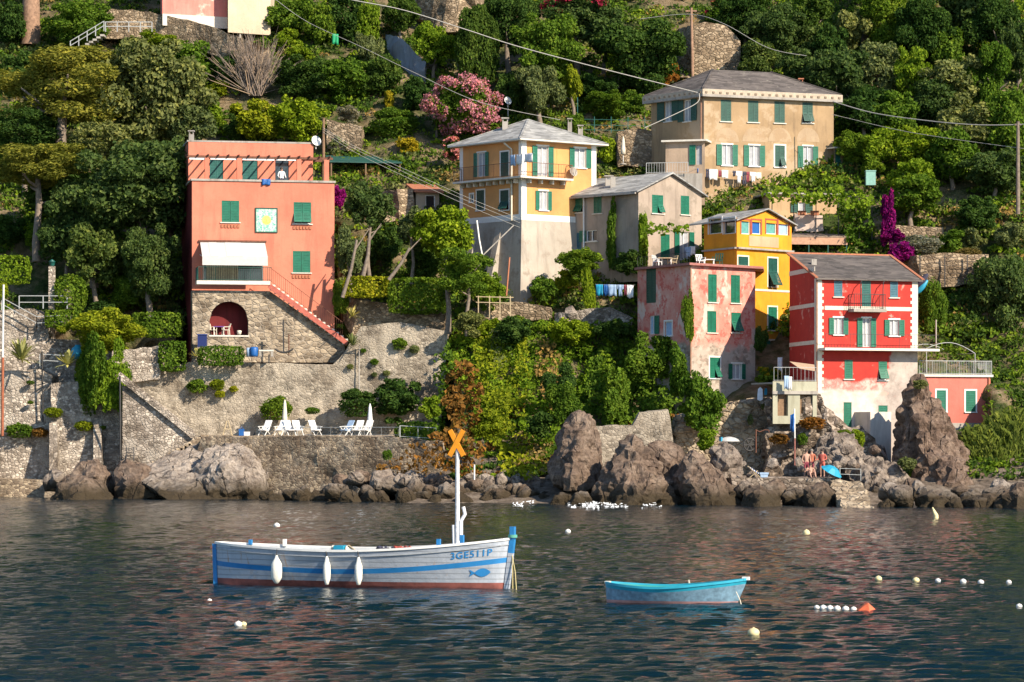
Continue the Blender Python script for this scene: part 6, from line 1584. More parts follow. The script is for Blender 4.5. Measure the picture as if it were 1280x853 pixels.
# ---------------- forest upper right
FG_='dark wood behind the villa'
wood=[(930,18,66,70,'dark','dark crown at the top edge right of the brown pole'),(968,40,70,74,'holm','dark crown above the villa ridge chimney'),(1012,24,64,66,'dark','dark crown at the top edge left of the slanting grey trunk'),
(946,76,48,48,'holm','low dark crown touching the villa roof ridge'),(1000,86,56,52,'holm','dark oak crown just above the villa roof slope'),(1046,92,66,72,'holm','oak crown off the right end of the villa roof'),
(1062,34,60,66,'olive','grey-leaved crown around the slanting grey trunk'),(1108,26,70,72,'mid','mid green crown at the top edge right of the slanting trunk'),(1152,40,66,80,'dark','dark crown below the top edge, centre of the upper right wood'),
(1196,22,66,66,'holm','dark crown at the top edge left of the red-barked branches'),(1250,26,80,90,'dark','dark crown in the top right corner'),(1098,88,56,64,'olive','greyish crown halfway between the villa and the wooden mast pole'),
(1138,92,44,66,'bright','brighter narrow crown in the middle of the wood'),(1196,100,72,64,'olive','pale olive crown, lightest in the wood'),(1240,92,60,84,'mid','green crown draped with creepers near the right edge'),
(1168,126,60,52,'holm','shadowed crown below the narrow bright one'),(1080,140,64,60,'dark','shadowed crown right of the villa cornice'),(1122,142,56,54,'mid','leafy crown crossed by the pale cable'),
(1208,148,70,62,'olive','drooping olive crown above the pale cable near the right edge'),(1258,150,56,70,'mid','bushy crown behind the wooden mast pole'),(1066,182,40,40,'mid','bright-edged bush beside the villa right annex'),
(1102,184,56,46,'bright','sunlit bush under the pale cable, right of the annex'),(1146,184,56,52,'bright','sunlit bush in the middle under the pale cable'),(1190,194,64,58,'mid','leafy bush left of the wooden mast pole'),
(1244,212,66,56,'holm','dark bush at the foot of the wooden mast pole'),(1138,222,50,40,'bright','light green bush above the spreading olive'),(1092,208,36,30,'mid','small bush over the water butt'),(1184,60,46,52,'mid','mid-tone crown between two dark crowns at the top of the wood'),(1036,60,40,60,'dark','narrow dark crown left of the slanting grey trunk'),(1272,60,40,70,'holm','oak crown at the right edge below the corner crown'),(1070,118,44,44,'holm','small oak crown above the shadowed one by the villa'),(1012,56,50,44,'holm','small oak crown between the ridge chimney and slanting trunk')]
for i,(u,v,w_,h_,mt,lab) in enumerate(wood): T('woodland_tree',lab,u,v,w_*1.12,h_*1.12,mt,['billow','billow','loose','tall'][i%4] if mt!='bright' else 'billow',trunk=v+h_*.75,yo=.3,group=FG_)
# ---------------- right middle
T('olive_tree','spreading olive on the terrace right of the bougainvillea',1140,246,82,52,'mid','billow',trunk=284,yo=-1)
creeper('grape_vine','long grape vine canopy trained along the trellis under the villa',[(952,244),(975,236),(1010,234),(1050,232),(1080,238),(1092,252),(1080,262),(1040,256),(1000,254),(965,252)],'bright',Y=207.5,thick=1.6,dens=40)
creeper('grape_vine','hanging right end of the trellis vine beside the purple bougainvillea',[(1046,250),(1090,250),(1092,280),(1082,318),(1066,316),(1052,286)],'mid',Y=208.6,thick=1.2,dens=36)
T('bougainvillea','upper column of the purple bougainvillea right of the vine trellis',1109,272,32,62,'magenta','drape',yo=-1.4,depth=1.0,flower=('magenta',500,.6))
T('bougainvillea','lower drift of the purple bougainvillea above the red house roof',1124,316,40,34,'magenta','loose',yo=-1.4)
T('bougainvillea','small arm of the purple bougainvillea reaching the middle terrace',1116,296,34,22,'magenta','loose',yo=-1.6)
T('shrub','silver-white shrub on the terrace right of the bougainvillea',1148,304,60,24,'silver','dome',yo=-1)
T('shrub','green shrub right of the silver-white shrub',1190,304,36,34,'mid','round')
T('shrub','dark shrub on the right terrace below the wooden mast pole',1224,268,54,50,'dark','billow')
T('shrub','mixed green shrub below the mast pole at the right edge',1262,292,44,46,'olive','loose')
T('shrub','shrub on the upper right bank of bare earth, left side',1216,300,40,30,'olive','loose')
T('shrub','weeds along the top of the fenced stone wall at the right',1210,316,50,14,'straw','dome')
T('holm_oak','big shadowed oak at the right edge in front of the fenced stone wall',1262,372,104,128,'holm','billow',trunk=470,Y=201,depth=3)
T('holm_oak','shadowed oak left below the big right-edge oak',1216,400,66,86,'dark','billow',trunk=470,Y=202)
T('holm_oak','dark oak behind the salmon annex terrace, right end',1192,440,54,70,'dark','billow',trunk=500,Y=201)
T('shrub','soft green tree right beside the red house wall above the annex terrace',1166,392,44,92,'mid','tall',Y=200)
T('shrub','green bush behind the annex terrace railing',1172,446,40,42,'mid','billow',Y=198.5)
T('holm_oak','green sunlit oak at the right edge above the reeds',1272,476,70,86,'mid','billow',trunk=560,Y=199)
T('shrub','dark shrub at the corner right of the salmon annex',1250,504,34,56,'dark','billow',Y=199)
def reed_mesh(seed,h,w_,d,n):
    rg=random.Random(seed); mb=MB(); vs=[]; fs=[]
    for i in range(n):
        x,y=rg.uniform(-w_,w_),rg.uniform(-d,d); dome=math.sqrt(max(.05,1-(x/w_)**2*.75-(y/d)**2*.4)); H_=h*dome*rg.uniform(.7,1.05)
        lx,ly=rg.uniform(-.35,.35),rg.uniform(-.4,.1); k=len(vs); ww=.05
        for q in (0,.5,1): 
            ww_=ww*(1-.8*q); vs+= [(x+lx*q*q*H_*.3-ww_,y+ly*q*H_*.3,H_*q),(x+lx*q*q*H_*.3+ww_,y+ly*q*H_*.3,H_*q)]
        fs+=[(k,k+1,k+3,k+2),(k+2,k+3,k+5,k+4)]
        for j in range(7):
            z=H_*rg.uniform(.3,1); a=rg.uniform(0,6.28); L=rg.uniform(.35,.7); dx,dy=math.cos(a)*L*.55,math.sin(a)*L*.55; b=len(vs); q=z/H_; px,py=x+lx*q*q*H_*.3,y+ly*q*H_*.3
            vs+=[(px-.02,py,z-.03),(px+.02,py,z+.0),(px+dx*.55+.035,py+dy*.6,z+L*.7),(px+dx*1.2,py+dy*1.2,z+L*.85)]; fs.append((b,b+1,b+2,b+3)); 
    me=bpy.data.meshes.new('reeds'); me.from_pydata(vs,[],fs); return me
for u0,v0,wp,hp,Yr,lab,n in ((1226,602,56,66,185.5,'left clump of tall reeds beside the rock pinnacle',1500),(1262,606,80,92,186,'right clump of tall reeds under the sunlit oak at the right edge',2200)):
    k=PX(Yr); me=reed_mesh(int(u0),hp*k,wp*k/2,1.6,n); me.materials.append(LM['reed']); tag(link('reed_clump',me,P(u0,v0,Yr)),lab,'reeds')
# ---------------- gardens in the middle
T('olive_tree','dark leafy tree behind the thin leaning trunks right of the terracotta house',462,258,58,62,'holm','billow',trunk=345,yo=-3.5)
T('olive_tree','sparse grey-green tree on a thin trunk touching the terracotta house corner',436,312,42,66,'olive','loose',trunk=372,yo=-2.8)
T('bougainvillea','small purple bougainvillea at the corner of the terracotta house',424,246,22,34,'magenta','loose',yo=-4)
T('pine_tree','bright green pine in front of the yellow house plinth',556,292,78,74,'bright','billow',trunk=372,yo=-3)
T('pine_tree','greyish pine with a slanting trunk left of the bright green pine',514,284,56,58,'olive','loose',trunk=350,yo=-3.2)
T('pine_tree','mid green lower pine right under the bright green pine',584,338,66,58,'mid','pine',trunk=415,yo=-3.4)
T('shrub','shaded shrub behind the slanting pine trunk',480,306,44,56,'dark','billow',yo=-1)
T('shrub','dark shrub between the pine trunks above the dark clipped hedge',530,332,50,42,'dark','billow',yo=-1.5)
hedge('hedge','long dark clipped hedge between the pine trunks and the rubble wall',486,348,556,392,'mid',depth=1.6,Y=203.6)
hedge('hedge','yellow-green clipped hedge left of the dark clipped hedge',430,346,486,372,'lime',depth=1.4,Y=203.8)
T('shrub','bright shrub right of the lower pine by the timber frame',612,362,42,46,'bright','billow',yo=-2)
T('shrub','shrub at the foot of the terracotta house stair, left of the yucca',426,372,24,44,'mid','tall',yo=-2)
T('shrub','green shrub in the kitchen garden left of the yellow timber frame',604,410,44,34,'bright','loose',yo=-1)
T('shrub','kitchen garden bush behind the yellow timber frame',640,408,50,28,'mid','loose',yo=-1)
T('shrub','kitchen garden bush below the battered plinth',676,362,40,34,'mid','loose',yo=-1)
T('shrub','flowering garden shrub next to the dark garden door',708,352,34,28,'lime','loose',yo=-1)
T('vine','climbing vine on the shaded side of the grey gabled house, left column',766,296,30,76,'mid','drape',Y=206.6,depth=.8)
T('vine','climbing vine at the sunlit corner of the grey gabled house',805,308,30,72,'bright','drape',Y=204.2,depth=.8)
T('vine','wide vine mound under the shaded side of the grey gabled house',724,326,58,36,'mid','billow',Y=204.5,depth=1.2)
T('vine','hanging vine column below the wide vine mound',736,356,20,60,'bright','drape',Y=203.6,depth=.7)
T('vine','dark vine mass between the gabled house columns above the blue washing',784,330,44,34,'dark','billow',Y=203.8,depth=1)
creeper('vine_pergola','flat vine canopy shading the terrace doors of the grey gabled house',[(800,282),(830,279),(864,283),(860,290),(820,292),(802,300)],'bright',Y=203.4,thick=1.4,dens=40)
T('shrub','leafy shrub growing on the left flank of the pink house corner',860,398,16,56,'mid','drape',Y=192.4,depth=.6)
T('shrub','small shrub between the pink and the egg-yellow house',951,424,24,40,'dark','loose',Y=197)
T('shrub','green shrub with orange flowers under the egg-yellow house',958,472,36,26,'mid','loose',Y=194,flower=('yellow',500,.3))
T('shrub','shrub beneath the purple drift, left of the awning kiosk',940,300,0.1,0.1,'mid') if False else None
# ---------------- green slope in the middle
creeper('ivy_slope','bright ivy carpet at the left part of the green slope under the kitchen garden',[(560,420),(588,402),(640,404),(660,430),(650,470),(640,520),(610,540),(590,500),(566,470),(556,440)],'bright',thick=1.6,dens=64,leaf=.17)
creeper('ivy_slope','golden-green ivy streak down the middle of the green slope',[(592,420),(630,424),(644,480),(640,530),(622,564),(604,530),(596,470)],'lime',yo=-1.7,thick=1.2,dens=60,leaf=.17)
creeper('ivy_slope','mid green ivy carpet in the centre of the green slope',[(640,404),(700,400),(740,404),(742,440),(730,500),(700,540),(680,560),(650,540),(646,470)],'bright',thick=1.6,dens=64,leaf=.17)
creeper('ivy_slope','dark ivy carpet on the right of the green slope under the pink house terrace',[(740,404),(800,400),(850,420),(860,470),(840,520),(800,530),(760,532),(726,520),(738,450)],'mid',thick=1.6,dens=64,leaf=.18)
creeper('dry_creeper','thin brownish dry streak in the ivy below the white boulder in the garden',[(672,425),(694,424),(704,470),(694,512),(680,500),(668,462)],'straw',yo=-2.0,thick=.7,dens=26,leaf=.2)
creeper('dry_creeper','olive-brown dry patch in the upper left of the ivy slope',[(612,412),(634,408),(640,440),(628,466),(616,448)],'olive',yo=-2.2,thick=.6,dens=26,leaf=.18)
creeper('hanging_vine','bright vine strand hanging down the middle of the dark ivy carpet',[(752,420),(764,418),(770,470),(766,520),(754,516),(748,470)],'bright',yo=-2.3,thick=.7,dens=40,leaf=.17)
creeper('hanging_vine','yellow vine strand hanging down left of the dry streak',[(648,420),(660,418),(664,470),(656,528),(646,520),(644,470)],'lime',yo=-2.4,thick=.6,dens=40,leaf=.17)
creeper('ivy_slope','yellow-green creeper tail at the foot of the green slope above the rubble boulders',[(622,540),(640,530),(668,560),(690,590),(660,600),(630,596),(618,570)],'lime',yo=-1.0,thick=.8,dens=20)
creeper('dry_grass','patch of straw-coloured dry grass above the boulders left of the tall upright boulder',[(640,546),(668,536),(690,552),(688,590),(652,598),(638,572)],'straw',yo=-.8,thick=.7,dens=24,leaf=.2)
T('shrub','large leafy bush hanging over the middle of the green slope, left of the pyramid boulder',770,500,84,70,'mid','drape',Y=190.8,depth=1.3)
T('shrub','upper bush of the green slope right under the pink house terrace',812,446,86,58,'mid','drape',Y=194.2,depth=1.5)
T('shrub','ragged olive shrub on the top left edge of the ivy slope',584,404,50,34,'olive','loose',Y=200.5)
T('shrub','dark shrub breaking the top edge of the ivy slope under the timber trellis',640,414,46,40,'dark','billow',Y=199.6)
T('shrub','dark leafy shrub on the top right edge of the ivy slope',766,412,52,38,'dark','loose',Y=198.6)
T('shrub','loose dark shrub in the middle of the ivy slope between two vine strands',700,478,46,52,'dark','loose',Y=191.8)
T('shrub','dark hollow shrub low in the ivy slope above the dry grass patch',676,528,40,36,'dark','billow',Y=187.4)
T('shrub','bright bush at the top of the green slope below the garden wall',716,414,60,36,'bright','billow',Y=199.5)
T('shrub','dark green bush flowing down to the upturned dinghy',876,508,62,84,'mid','billow',Y=187,depth=1.6)
T('shrub','narrow green bush between the dark flowing bush and the pink house corner',846,466,50,60,'mid','drape',Y=190.8,depth=1.2)
T('shrub','small green bush by the knobbly pale boulder',884,548,28,30,'bright','round',Y=183)
T('shrub','leafy bush behind the tall upright boulder',704,506,50,48,'mid','drape',Y=187)
T('shrub','lemon-coloured bush at the right of the orange cross',610,534,40,34,'lime','billow',Y=186.5)
creeper('dry_creeper','tall brown withered creeper hanging above the orange cross',[(560,470),(574,448),(592,456),(604,490),(598,520),(594,548),(572,548),(558,520),(552,490)],'brown',Y=188.0,thick=1.3,dens=26,leaf=.26)
creeper('dry_creeper','rusty brown undergrowth behind the orange cross mast',[(536,545),(560,535),(590,545),(606,560),(600,592),(560,596),(538,580)],'brown',Y=184.5,thick=1.1,dens=20,leaf=.25)
creeper('ivy','dark green ivy between the withered creeper and retaining wall',[(546,440),(562,430),(572,450),(560,500),(556,545),(540,545),(545,490)],'mid',Y=200.5,thick=1.2,dens=26)
T('shrub','wide dark bush behind the sunbathing terrace, left of the right parasol',446,502,54,36,'dark','dome',Y=200.4)
T('shrub','wide dark bush behind the sunbathing terrace, right of the right parasol',494,498,62,54,'dark','billow',Y=200.6)
hedge('hedge','green hedge at the right end of the sunbathing terrace',495,528,546,552,'mid',Y=190.5,depth=1.6,roundk=.5)
T('shrub','grassy shrub between the deck hedge and the withered creeper',538,512,34,34,'bright','loose',Y=193)
T('shrub','round green bush behind the left closed parasol',344,508,44,32,'mid','dome',Y=200.6)
T('shrub','small weed tuft on the retaining wall foot between the two parasols',390,513,20,9,'mid','dome',Y=201)
T('shrub','weed tuft on the face of the sea wall near its right end',484,568,13,14,'mid','dome',Y=187.6,cat='plant')
creeper('dry_creeper','rusty stain of withered weeds at the right end of the sea wall',[(470,585),(490,572),(520,552),(540,556),(540,600),(500,606),(478,604)],'brown',Y=187.2,thick=.5,dens=18,leaf=.2)
T('shrub','small green bush on the bank left of the red house pale base',1072,548,20,22,'bright','tall',Y=184.5)
T('shrub','little weed tuft on the bank above the bathers',1003,548,14,16,'mid','dome',Y=185,cat='plant')
T('shrub','dry brown weeds on the bank below the small terrace',1016,528,34,16,'brown','dome',Y=185)
T('shrub','weeds by the foot of the green door of the red house',1055,541,18,10,'mid','dome',Y=186)
T('shrub','withered plant on the bank left of the white pole with flag',974,548,26,14,'brown','dome',Y=185,cat='plant')
T('shrub','upper small weed on the honey bank under the pink house',955,508,9,8,'olive','dome',Y=188,cat='plant')
T('shrub','lower small weed on the honey bank under the pink house',964,520,9,8,'olive','dome',Y=188,cat='plant')
T('shrub','dark tuft on the honey bank left of the iron wheel',938,524,8,14,'olive','dome',Y=188,cat='plant')
T('shrub','green tuft on top of the rock pinnacle',1150,480,20,12,'olive','dome',Y=183,cat='plant')
T('shrub','mossy tuft low on the rock pinnacle by the pale pier',1134,578,24,16,'olive','dome',Y=180,cat='plant')
# tall bare trunks that carry crowns above the picture
t=thing('tall_pine','thick bare pinkish trunk at the top left corner, its crown above the picture','tree',P(38,52,G(38,52)-1))
b0=P(38,56,G(38,52)-1); top=P(46,-90,b0.y); trunk_mb(b0,top,.85,.45,.3,4,2.5,3).build('trunk',M['bark_red'],t); put_crown('crown','pine','L',0,'gold',top-t.location,4.5,4.5,2.5,t)
t=thing('tall_pine','slanting grey trunk in the wood above the right end of the villa','tree',P(1082,46,G(1082,46)-2.5))
b0=P(1080,60,G(1082,46)-2.5); top=P(1110,-80,b0.y); trunk_mb(b0,top,.36,.22,.2,3,2,4).build('trunk',M['bark'],t); put_crown('crown','pine','L',1,'dark',top-t.location,4,4,2.4,t)
t=thing('tall_pine','reddish bare branches in the top right corner','tree',P(1258,60,G(1258,60)-3))
b0=P(1256,70,G(1258,60)-3); top=P(1266,-60,b0.y); trunk_mb(b0,top,.30,.2,.4,5,3,5).build('trunk',M['bark_red'],t); put_crown('crown','pine','L',2,'dark',top-t.location,4,4,2,t)
for (u0,v0,u1,v1,rr_,lab) in ((560,418,558,352,.22,'stout bare trunk standing at the right end of the retaining wall'),(428,372,446,300,.14,'thin pale leaning trunk nearest the terracotta house'),(486,350,512,310,.14,'slanting trunk under the greyish pine'),(454,345,462,292,.16,'dark leaning trunk behind the yellow-green hedge')):
    Yt=202.4; mb=MB(); a,b=P(u0,v0,Yt),P(u1,v1,Yt); mb.tube([a,a.lerp(b,.5)+Vector((.12,0,0)),b],[rr_,rr_*.8,rr_*.6],8); mb.tube([a.lerp(b,.8),b+Vector((.8,.2,.7))],[rr_*.5,rr_*.2],6)
    tag(mb.build('leaning_snag',M['bark']),lab,'tree trunk')

# ---------------- ground cover over the open hillside
def cover(name,mats_w,n_clump,dens_fn,seed,u_rng,v_rng,rad=(.35,.9),leaf=.2,per=34):
    rg=np.random.default_rng(seed); U=rg.uniform(*u_rng,n_clump*4); V=rg.uniform(*v_rng,n_clump*4)
    ok=np.array([dens_fn(a,b)>rg.random() for a,b in zip(U,V)]); U,V=U[ok][:n_clump],V[ok][:n_clump]
    Y=ground(U,V); n=len(U)
    r_=rg.uniform(rad[0],rad[1],n)
    c=np.stack([(U-640)*Y/F,Y-.1,HC+(VH-V)*Y/F],-1)
    cc=np.repeat(c,per,0); rr_=np.repeat(r_,per)[:,None]; d=sphere_dirs(n*per,rg); d[:,2]=np.abs(d[:,2])*.9-.15; d[:,1]-=.25
    p=cc+d*rr_*np.array([1.15,.8,.85])*rg.uniform(.5,1.05,(n*per,1))
    v=leaves(p,d,leaf,rg,1.5,1.0); mi=np.repeat(rg.choice(len(mats_w),n,p=[m_[1] for m_ in mats_w]),per)
    return tag(link(name,raw_mesh(name,v,qf(n*per),[LM[m_[0]] for m_ in mats_w],mi)),kind='stuff')
BARE=[(335,112,26,30),(300,132,26,22),(440,150,36,16),(1205,248,44,20),(1178,298,60,8),(620,392,40,8),(560,25,46,30),(880,60,40,34),(650,395,90,9),(1150,334,40,24),(1075,420,1,1),(470,185,30,18),(30,335,70,40),(80,340,40,60),(500,252,30,16),(1092,216,26,10),(700,300,1,1)]
def dens(u,v):
    for a,b,c,d in BARE:
        if ((u-a)/c)**2+((v-b)/d)**2<1: return .06
    return np.clip(.62+.9*mnoise.fractal(Vector((u*.012,v*.018,4)),1,2,4),.1,1)
def dens_top(u,v): return 1.0 if v<140 or (u>560 and v<400) else .8
cover('undergrowth',[('mid',.34),('dark',.28),('bright',.14),('olive',.16),('straw',.08)],8200,dens,5,(-60,1340),(-70,420),(.4,1.15),per=36)
cover('undergrowth',[('dark',.3),('mid',.45),('bright',.25)],900,lambda u,v:1.0,6,(900,1340),(-70,230),(.5,1.1),per=36)
cover('undergrowth',[('dark',.3),('mid',.4),('bright',.2),('brown',.1)],700,lambda u,v:1.0,8,(556,870),(395,600),(.3,.7),per=32)
cover('undergrowth',[('dark',.5),('mid',.5)],500,lambda u,v:1.0,9,(1130,1340),(360,600),(.4,.9),per=32)
cover('wood',[('dark',.8),('mid',.2)],2600,lambda u,v:1.0,10,(-560,1860),(-420,-60),(1.0,2.6),.5,30)
# ------------------------------------------------------------------ small things
def rod(name,label,pts,r_,mat,cat,group=None,n=7):
    mb=MB(); mb.tube(pts,r_,n); return tag(mb.build(name,mat),label,cat,group)
# sunbathing terrace: folding chairs, closed parasols, rail
ZD=4.16
def deck_chair(loc,rz,label,mat=None):
    t=thing('deck_chair',label,'deck chair',loc,'white folding chairs on the sunbathing terrace'); Mx=Matrix.Rotation(rz,4,'Z'); L=Vector(loc)
    def q(x,y,z): return L+Mx@Vector((x,y,z))
    mb=MB(); mb.bar(q(0,-.30,.38),q(0,.22,.34),.50,.05,up=(0,0,1)); mb.build('seat',mat or M['clothwhite'],t)
    mb=MB(); mb.bar(q(0,.22,.36),q(0,.62,1.02),.50,.05); mb.build('backrest',mat or M['clothwhite'],t)
    for sx in(-.26,.26):
        mb=MB(); mb.bar(q(sx,-.32,0),q(sx,.30,.62),.04); mb.bar(q(sx,.40,0),q(sx,-.25,.58),.04); mb.build('leg',M['white'],t)
    for sx in(-.29,.29):
        mb=MB(); mb.bar(q(sx,-.30,.60),q(sx,.40,.64),.06,.03); mb.build('armrest',M['white'],t)
    return t
for u,rz,lab,mt in ((330,-.5,'leftmost white folding chair on the sunbathing terrace',0),(350,-.4,'white folding chair just left of the left closed parasol foot',0),(363,.5,'white folding chair just right of the left closed parasol',0),(373,.4,'low white folding chair, third to the right from the left closed parasol row end',0),(395,.6,'white folding chair standing alone in the middle of the sunbathing terrace',0),(432,-.7,'blue-grey folding chair left of the right-hand chair pair',1),(446,-.4,'white folding chair left of the right closed parasol',0),(457,-.5,'large white folding chair directly under the right closed parasol',0)):
    p=P(u,545,194.4); deck_chair((p.x,194.4,ZD),rz,lab,M['ltblue'] if mt else None)
def parasol_closed(u,vt,vb,Y,label,mat):
    a=P(u,vb,Y); b=P(u,vt,Y); t=thing('parasol',label,'parasol',a); h=b.z-a.z
    mb=MB(); mb.tube([a,b],.03,6); mb.build('pole',M['white'],t)
    mb=MB(); mb.lathe((a.x,a.y,0),[(.03,b.z+.02),(.10,b.z-.25),(.17,a.z+h*.55),(.20,a.z+h*.38),(.05,a.z+h*.36)],9); mb.build('canopy',mat,t)
    mb=MB(); mb.lathe((a.x,a.y,0),[(.02,a.z+.1),(.25,a.z+.08),(.25,a.z)],10); mb.build('base',M['concrete'],t)
parasol_closed(356,500,547,196,'closed white parasol at the left of the sunbathing terrace',M['cream']); parasol_closed(462.5,505,547,195.4,'closed white parasol at the right of the sunbathing terrace',M['clothwhite'])
parasol_closed(779,171,206,G(779,206)-1.6,'closed cream parasol by the stone wall right of the yellow house',M['cream'])
t=thing('railing','thin metal railing along the edge of the sunbathing terrace','railing',P(430,546,189)); railing(t,[Vector((XU(372,192.8),192.8,ZD)),Vector((XU(498,189.4),189.4,ZD))],.55,1.2,M['rail'],'rail',.03,.012)
t=thing('railing','metal railing in front of the deck hedge at the right end of the sea wall','railing',P(520,549,189)); railing(t,[Vector((XU(500,189.2),189.2,ZD-.1)),Vector((XU(545,189.2),189.2,ZD-.25))],.75,1.0,M['rail'],'rail',.04,.03)
# handrail of the steps at the top left
Yh=G(120,64)-4.5
t=thing('handrail','grey steel handrail slanting down steps and running level at the upper left','railing',P(120,64,Yh))
mb=MB(); A_=[P(88,64,Yh),P(130,39,Yh),P(132,40,Yh),P(190,40,Yh+.3)]; up=Vector((0,0,1.0))
for a,b in ((A_[0],A_[1]),(A_[2],A_[3])):
    for h_ in (1.0,.55): mb.bar(a+Vector((0,0,h_*.8)),b+Vector((0,0,h_*.8)),.06)
    n=4
    for i in range(n+1): p=a.lerp(b,i/n); mb.bar(p,p+up*.82,.07)
mb.build('rails',M['rail'],t)
mb=MB()
for i in range(9):
    a=P(88,66,Yh).lerp(P(130,41,Yh),i/9); mb.frame(a+Vector((0,-.1,-.12)),(.32,0,0),(0,1.4,0),(0,0,.16))
mb.build('step',M['concrete'],t)
# promenade rails, pole, pillar, tank at the left
def rail_line(label,pts,Y,h=.9,gap=1.5,mat=None,thick=.05,cat='railing'):
    t=thing('railing',label,cat,P(pts[0][0],pts[0][1],Y)); mb=MB(); w_=[P(u,v,Y) for u,v in pts]
    for a,b in zip(w_[:-1],w_[1:]):
        for k in (1,.5): mb.bar(a+Vector((0,0,h*k)),b+Vector((0,0,h*k)),thick)
        n=max(1,int((b-a).length/gap))
        for i in range(n+1): p=a.lerp(b,i/n); mb.bar(p,p+Vector((0,0,h)),thick*1.3)
    mb.build('rails',mat or M['rail'],t); return t
rail_line('level grey railing beside the dark gate on the upper left promenade',[(24,386),(84,386)],204.6)
rail_line('sloping grey railing descending from the upper left corner of the promenade',[(2,388),(46,412),(88,410)],204.2)
rail_line('short two-bar railing between the two agaves',[(50,458),(82,460)],201.,.85)
t=thing('gate','dark slatted gate between two stone pillars on the upper left promenade','gate',P(72,384,205.6)); mb=MB(); f=Face(CP(60,205.6),CP(84,205.6))
for i in range(9): f.box(mb,.02+i*.15,.14+i*.15,ZV(384,205.6),ZV(362,205.6),0,.04)
mb.build('slat_panel',M['iron'],t)
for u in (65,86):
    mb=MB(); p=P(u,388,205.3); hh=(388-(333 if u<70 else 362))*PX(205); mb.box(p+Vector((0,0,hh/2)),.42,.42,hh); o=mb.build('gate_pillar',sC_); tag(o,'stone gate pillar carrying a small teal lamp left of the rounded clipped bush' if u<70 else 'shorter pale gate pillar right of the dark gate','pillar')
    if u<70:
        mb=MB(); mb.lathe(p+Vector((0,0,hh)),[(.10,0),(.2,.12),(.22,.3),(.26,.32),(.02,.5)],8); tag(mb.build('lantern',M['shutter_teal']),'small teal lantern on the stone gate pillar','lantern')
t=thing('pole','tall thin pole at the left edge, white above and rusty below','pole',P(3.5,540,199.5)); mb=MB(); mb.tube([P(3.5,447,199.5),P(4.5,356,199.5)],.07,7); mb.build('upper_shaft',M['white'],t); mb=MB(); mb.tube([P(3,545,199.5),P(3.5,447,199.5)],.10,7); mb.build('lower_shaft',simple('pole rust',(.30,.09,.04),.8,.3),t)
p=P(97,449,201.8); mb=MB(); mb.lathe(p,[(.02,.0),(.45,.02),(.47,.5),(.40,.75),(.2,.9),(.18,.98),(.02,1.0)],14); tag(mb.build('water_tank',M['turq']),'turquoise plastic tank behind the smaller agave','tank')
rod('drainpipe','dark drainpipe down the left promenade wall',[P(52.5,440,200.9),P(53,478,200.9),P(53.5,528,201.0)],.06,M['iron'],'pipe'); rod('drainpipe','thin pale pipe on the retaining wall under the stair foot',[P(449,432,201.9),P(449,490,201.9)],.04,M['concrete'],'pipe')
rod('drainpipe','dark pipe at the left edge of the stair wall masonry',[P(150,470,197.9),P(150.5,575,197.9)],.07,M['iron'],'pipe')
# sea stair
t=thing('sea_stair','long stone stair descending behind the white sloping wall to the shore','stair',P(200,548,199)); mb=MB()
for i in range(22):
    a=P(160,486,200.7).lerp(P(244,550,200.7),i/22); mb.frame(a,(.3,0,0),(0,1.5,0),(0,0,-.6))
mb.build('step',M['concrete'],t)
mb=MB(); mb.bar(P(149,471,198.2),P(243,546,198.2),.62,.32); mb.bar(P(149,467,198.25),P(243,542,198.25),.22,.26); mb.build('stringer',sC_,t)
t=thing('rock_steps','dark stone steps climbing from the shore rocks to the sea wall terrace','stair',P(222,572,196.5)); mb=MB()
for i in range(13):
    a=P(190,577,196.8).lerp(P(256,541,196.8),i/13); mb.frame(a,(.42,0,0),(0,1.2,0),(0,0,-.5))
mb.build('step',sB_,t)
mb=MB()
for s_ in (0,.5): mb.bar(P(158,576,197.3)+Vector((s_,0,0)),P(158,559,197.6)+Vector((s_,0,0)),.06)
for i in range(4): a=P(158,574-i*4.2,197.4); mb.bar(a,a+Vector((.5,0,0)),.05)
tag(mb.build('ladder',M['iron']),'short dark iron ladder against the white masonry stair wall','ladder')
t=thing('easel_chair','pale folded wooden chair leaning at the left end of the sunbathing terrace','chair',P(284,545,191)); mb=MB(); p=P(284,545,196.5); p.z=ZD
for a,b in (((-.3,0,0),(-.05,.1,1.0)),((.3,0,0),(.05,.1,1.0)),((-.2,.05,.45),(.2,.05,.45)),((-.3,.3,0),(-.05,.1,1.0)),((.3,.3,0),(.05,.1,1.0))): mb.bar(p+Vector(a),p+Vector(b),.06)
mb.build('frame',M['woodpale'],t); mb=MB(); mb.frame(p+Vector((-.25,-.02,.40)),(.5,0,0),(0,.35,0),(0,0,.05)); mb.build('seat',M['woodpale'],t)
for u,mt,lab,w_ in ((302,'blue','blue cool box at the left end of the sunbathing terrace',.34),(309,'clothwhite','folded white towel beside the blue cool box',.4),(316,'iron','dark beach bag beside the folded white towel',.35)):
    mb=MB(); p=P(u,545,196); p.z=ZD; h_=.38 if mt!='clothwhite' else .2; mb.box(p+Vector((0,0,h_/2)),w_,.35,h_); mb.box(p+Vector((0,0,h_+.03)),w_*1.06,.38,.06)
    if mt!='clothwhite': mb.tube([p+Vector((-w_*.4,0,h_)),p+Vector((0,0,h_+.22)),p+Vector((w_*.4,0,h_))],.02,6)
    tag(mb.build({'blue':'cool_box','clothwhite':'towel','iron':'beach_bag'}[mt],M[mt]),lab,{'blue':'cool box','clothwhite':'towel','iron':'bag'}[mt])
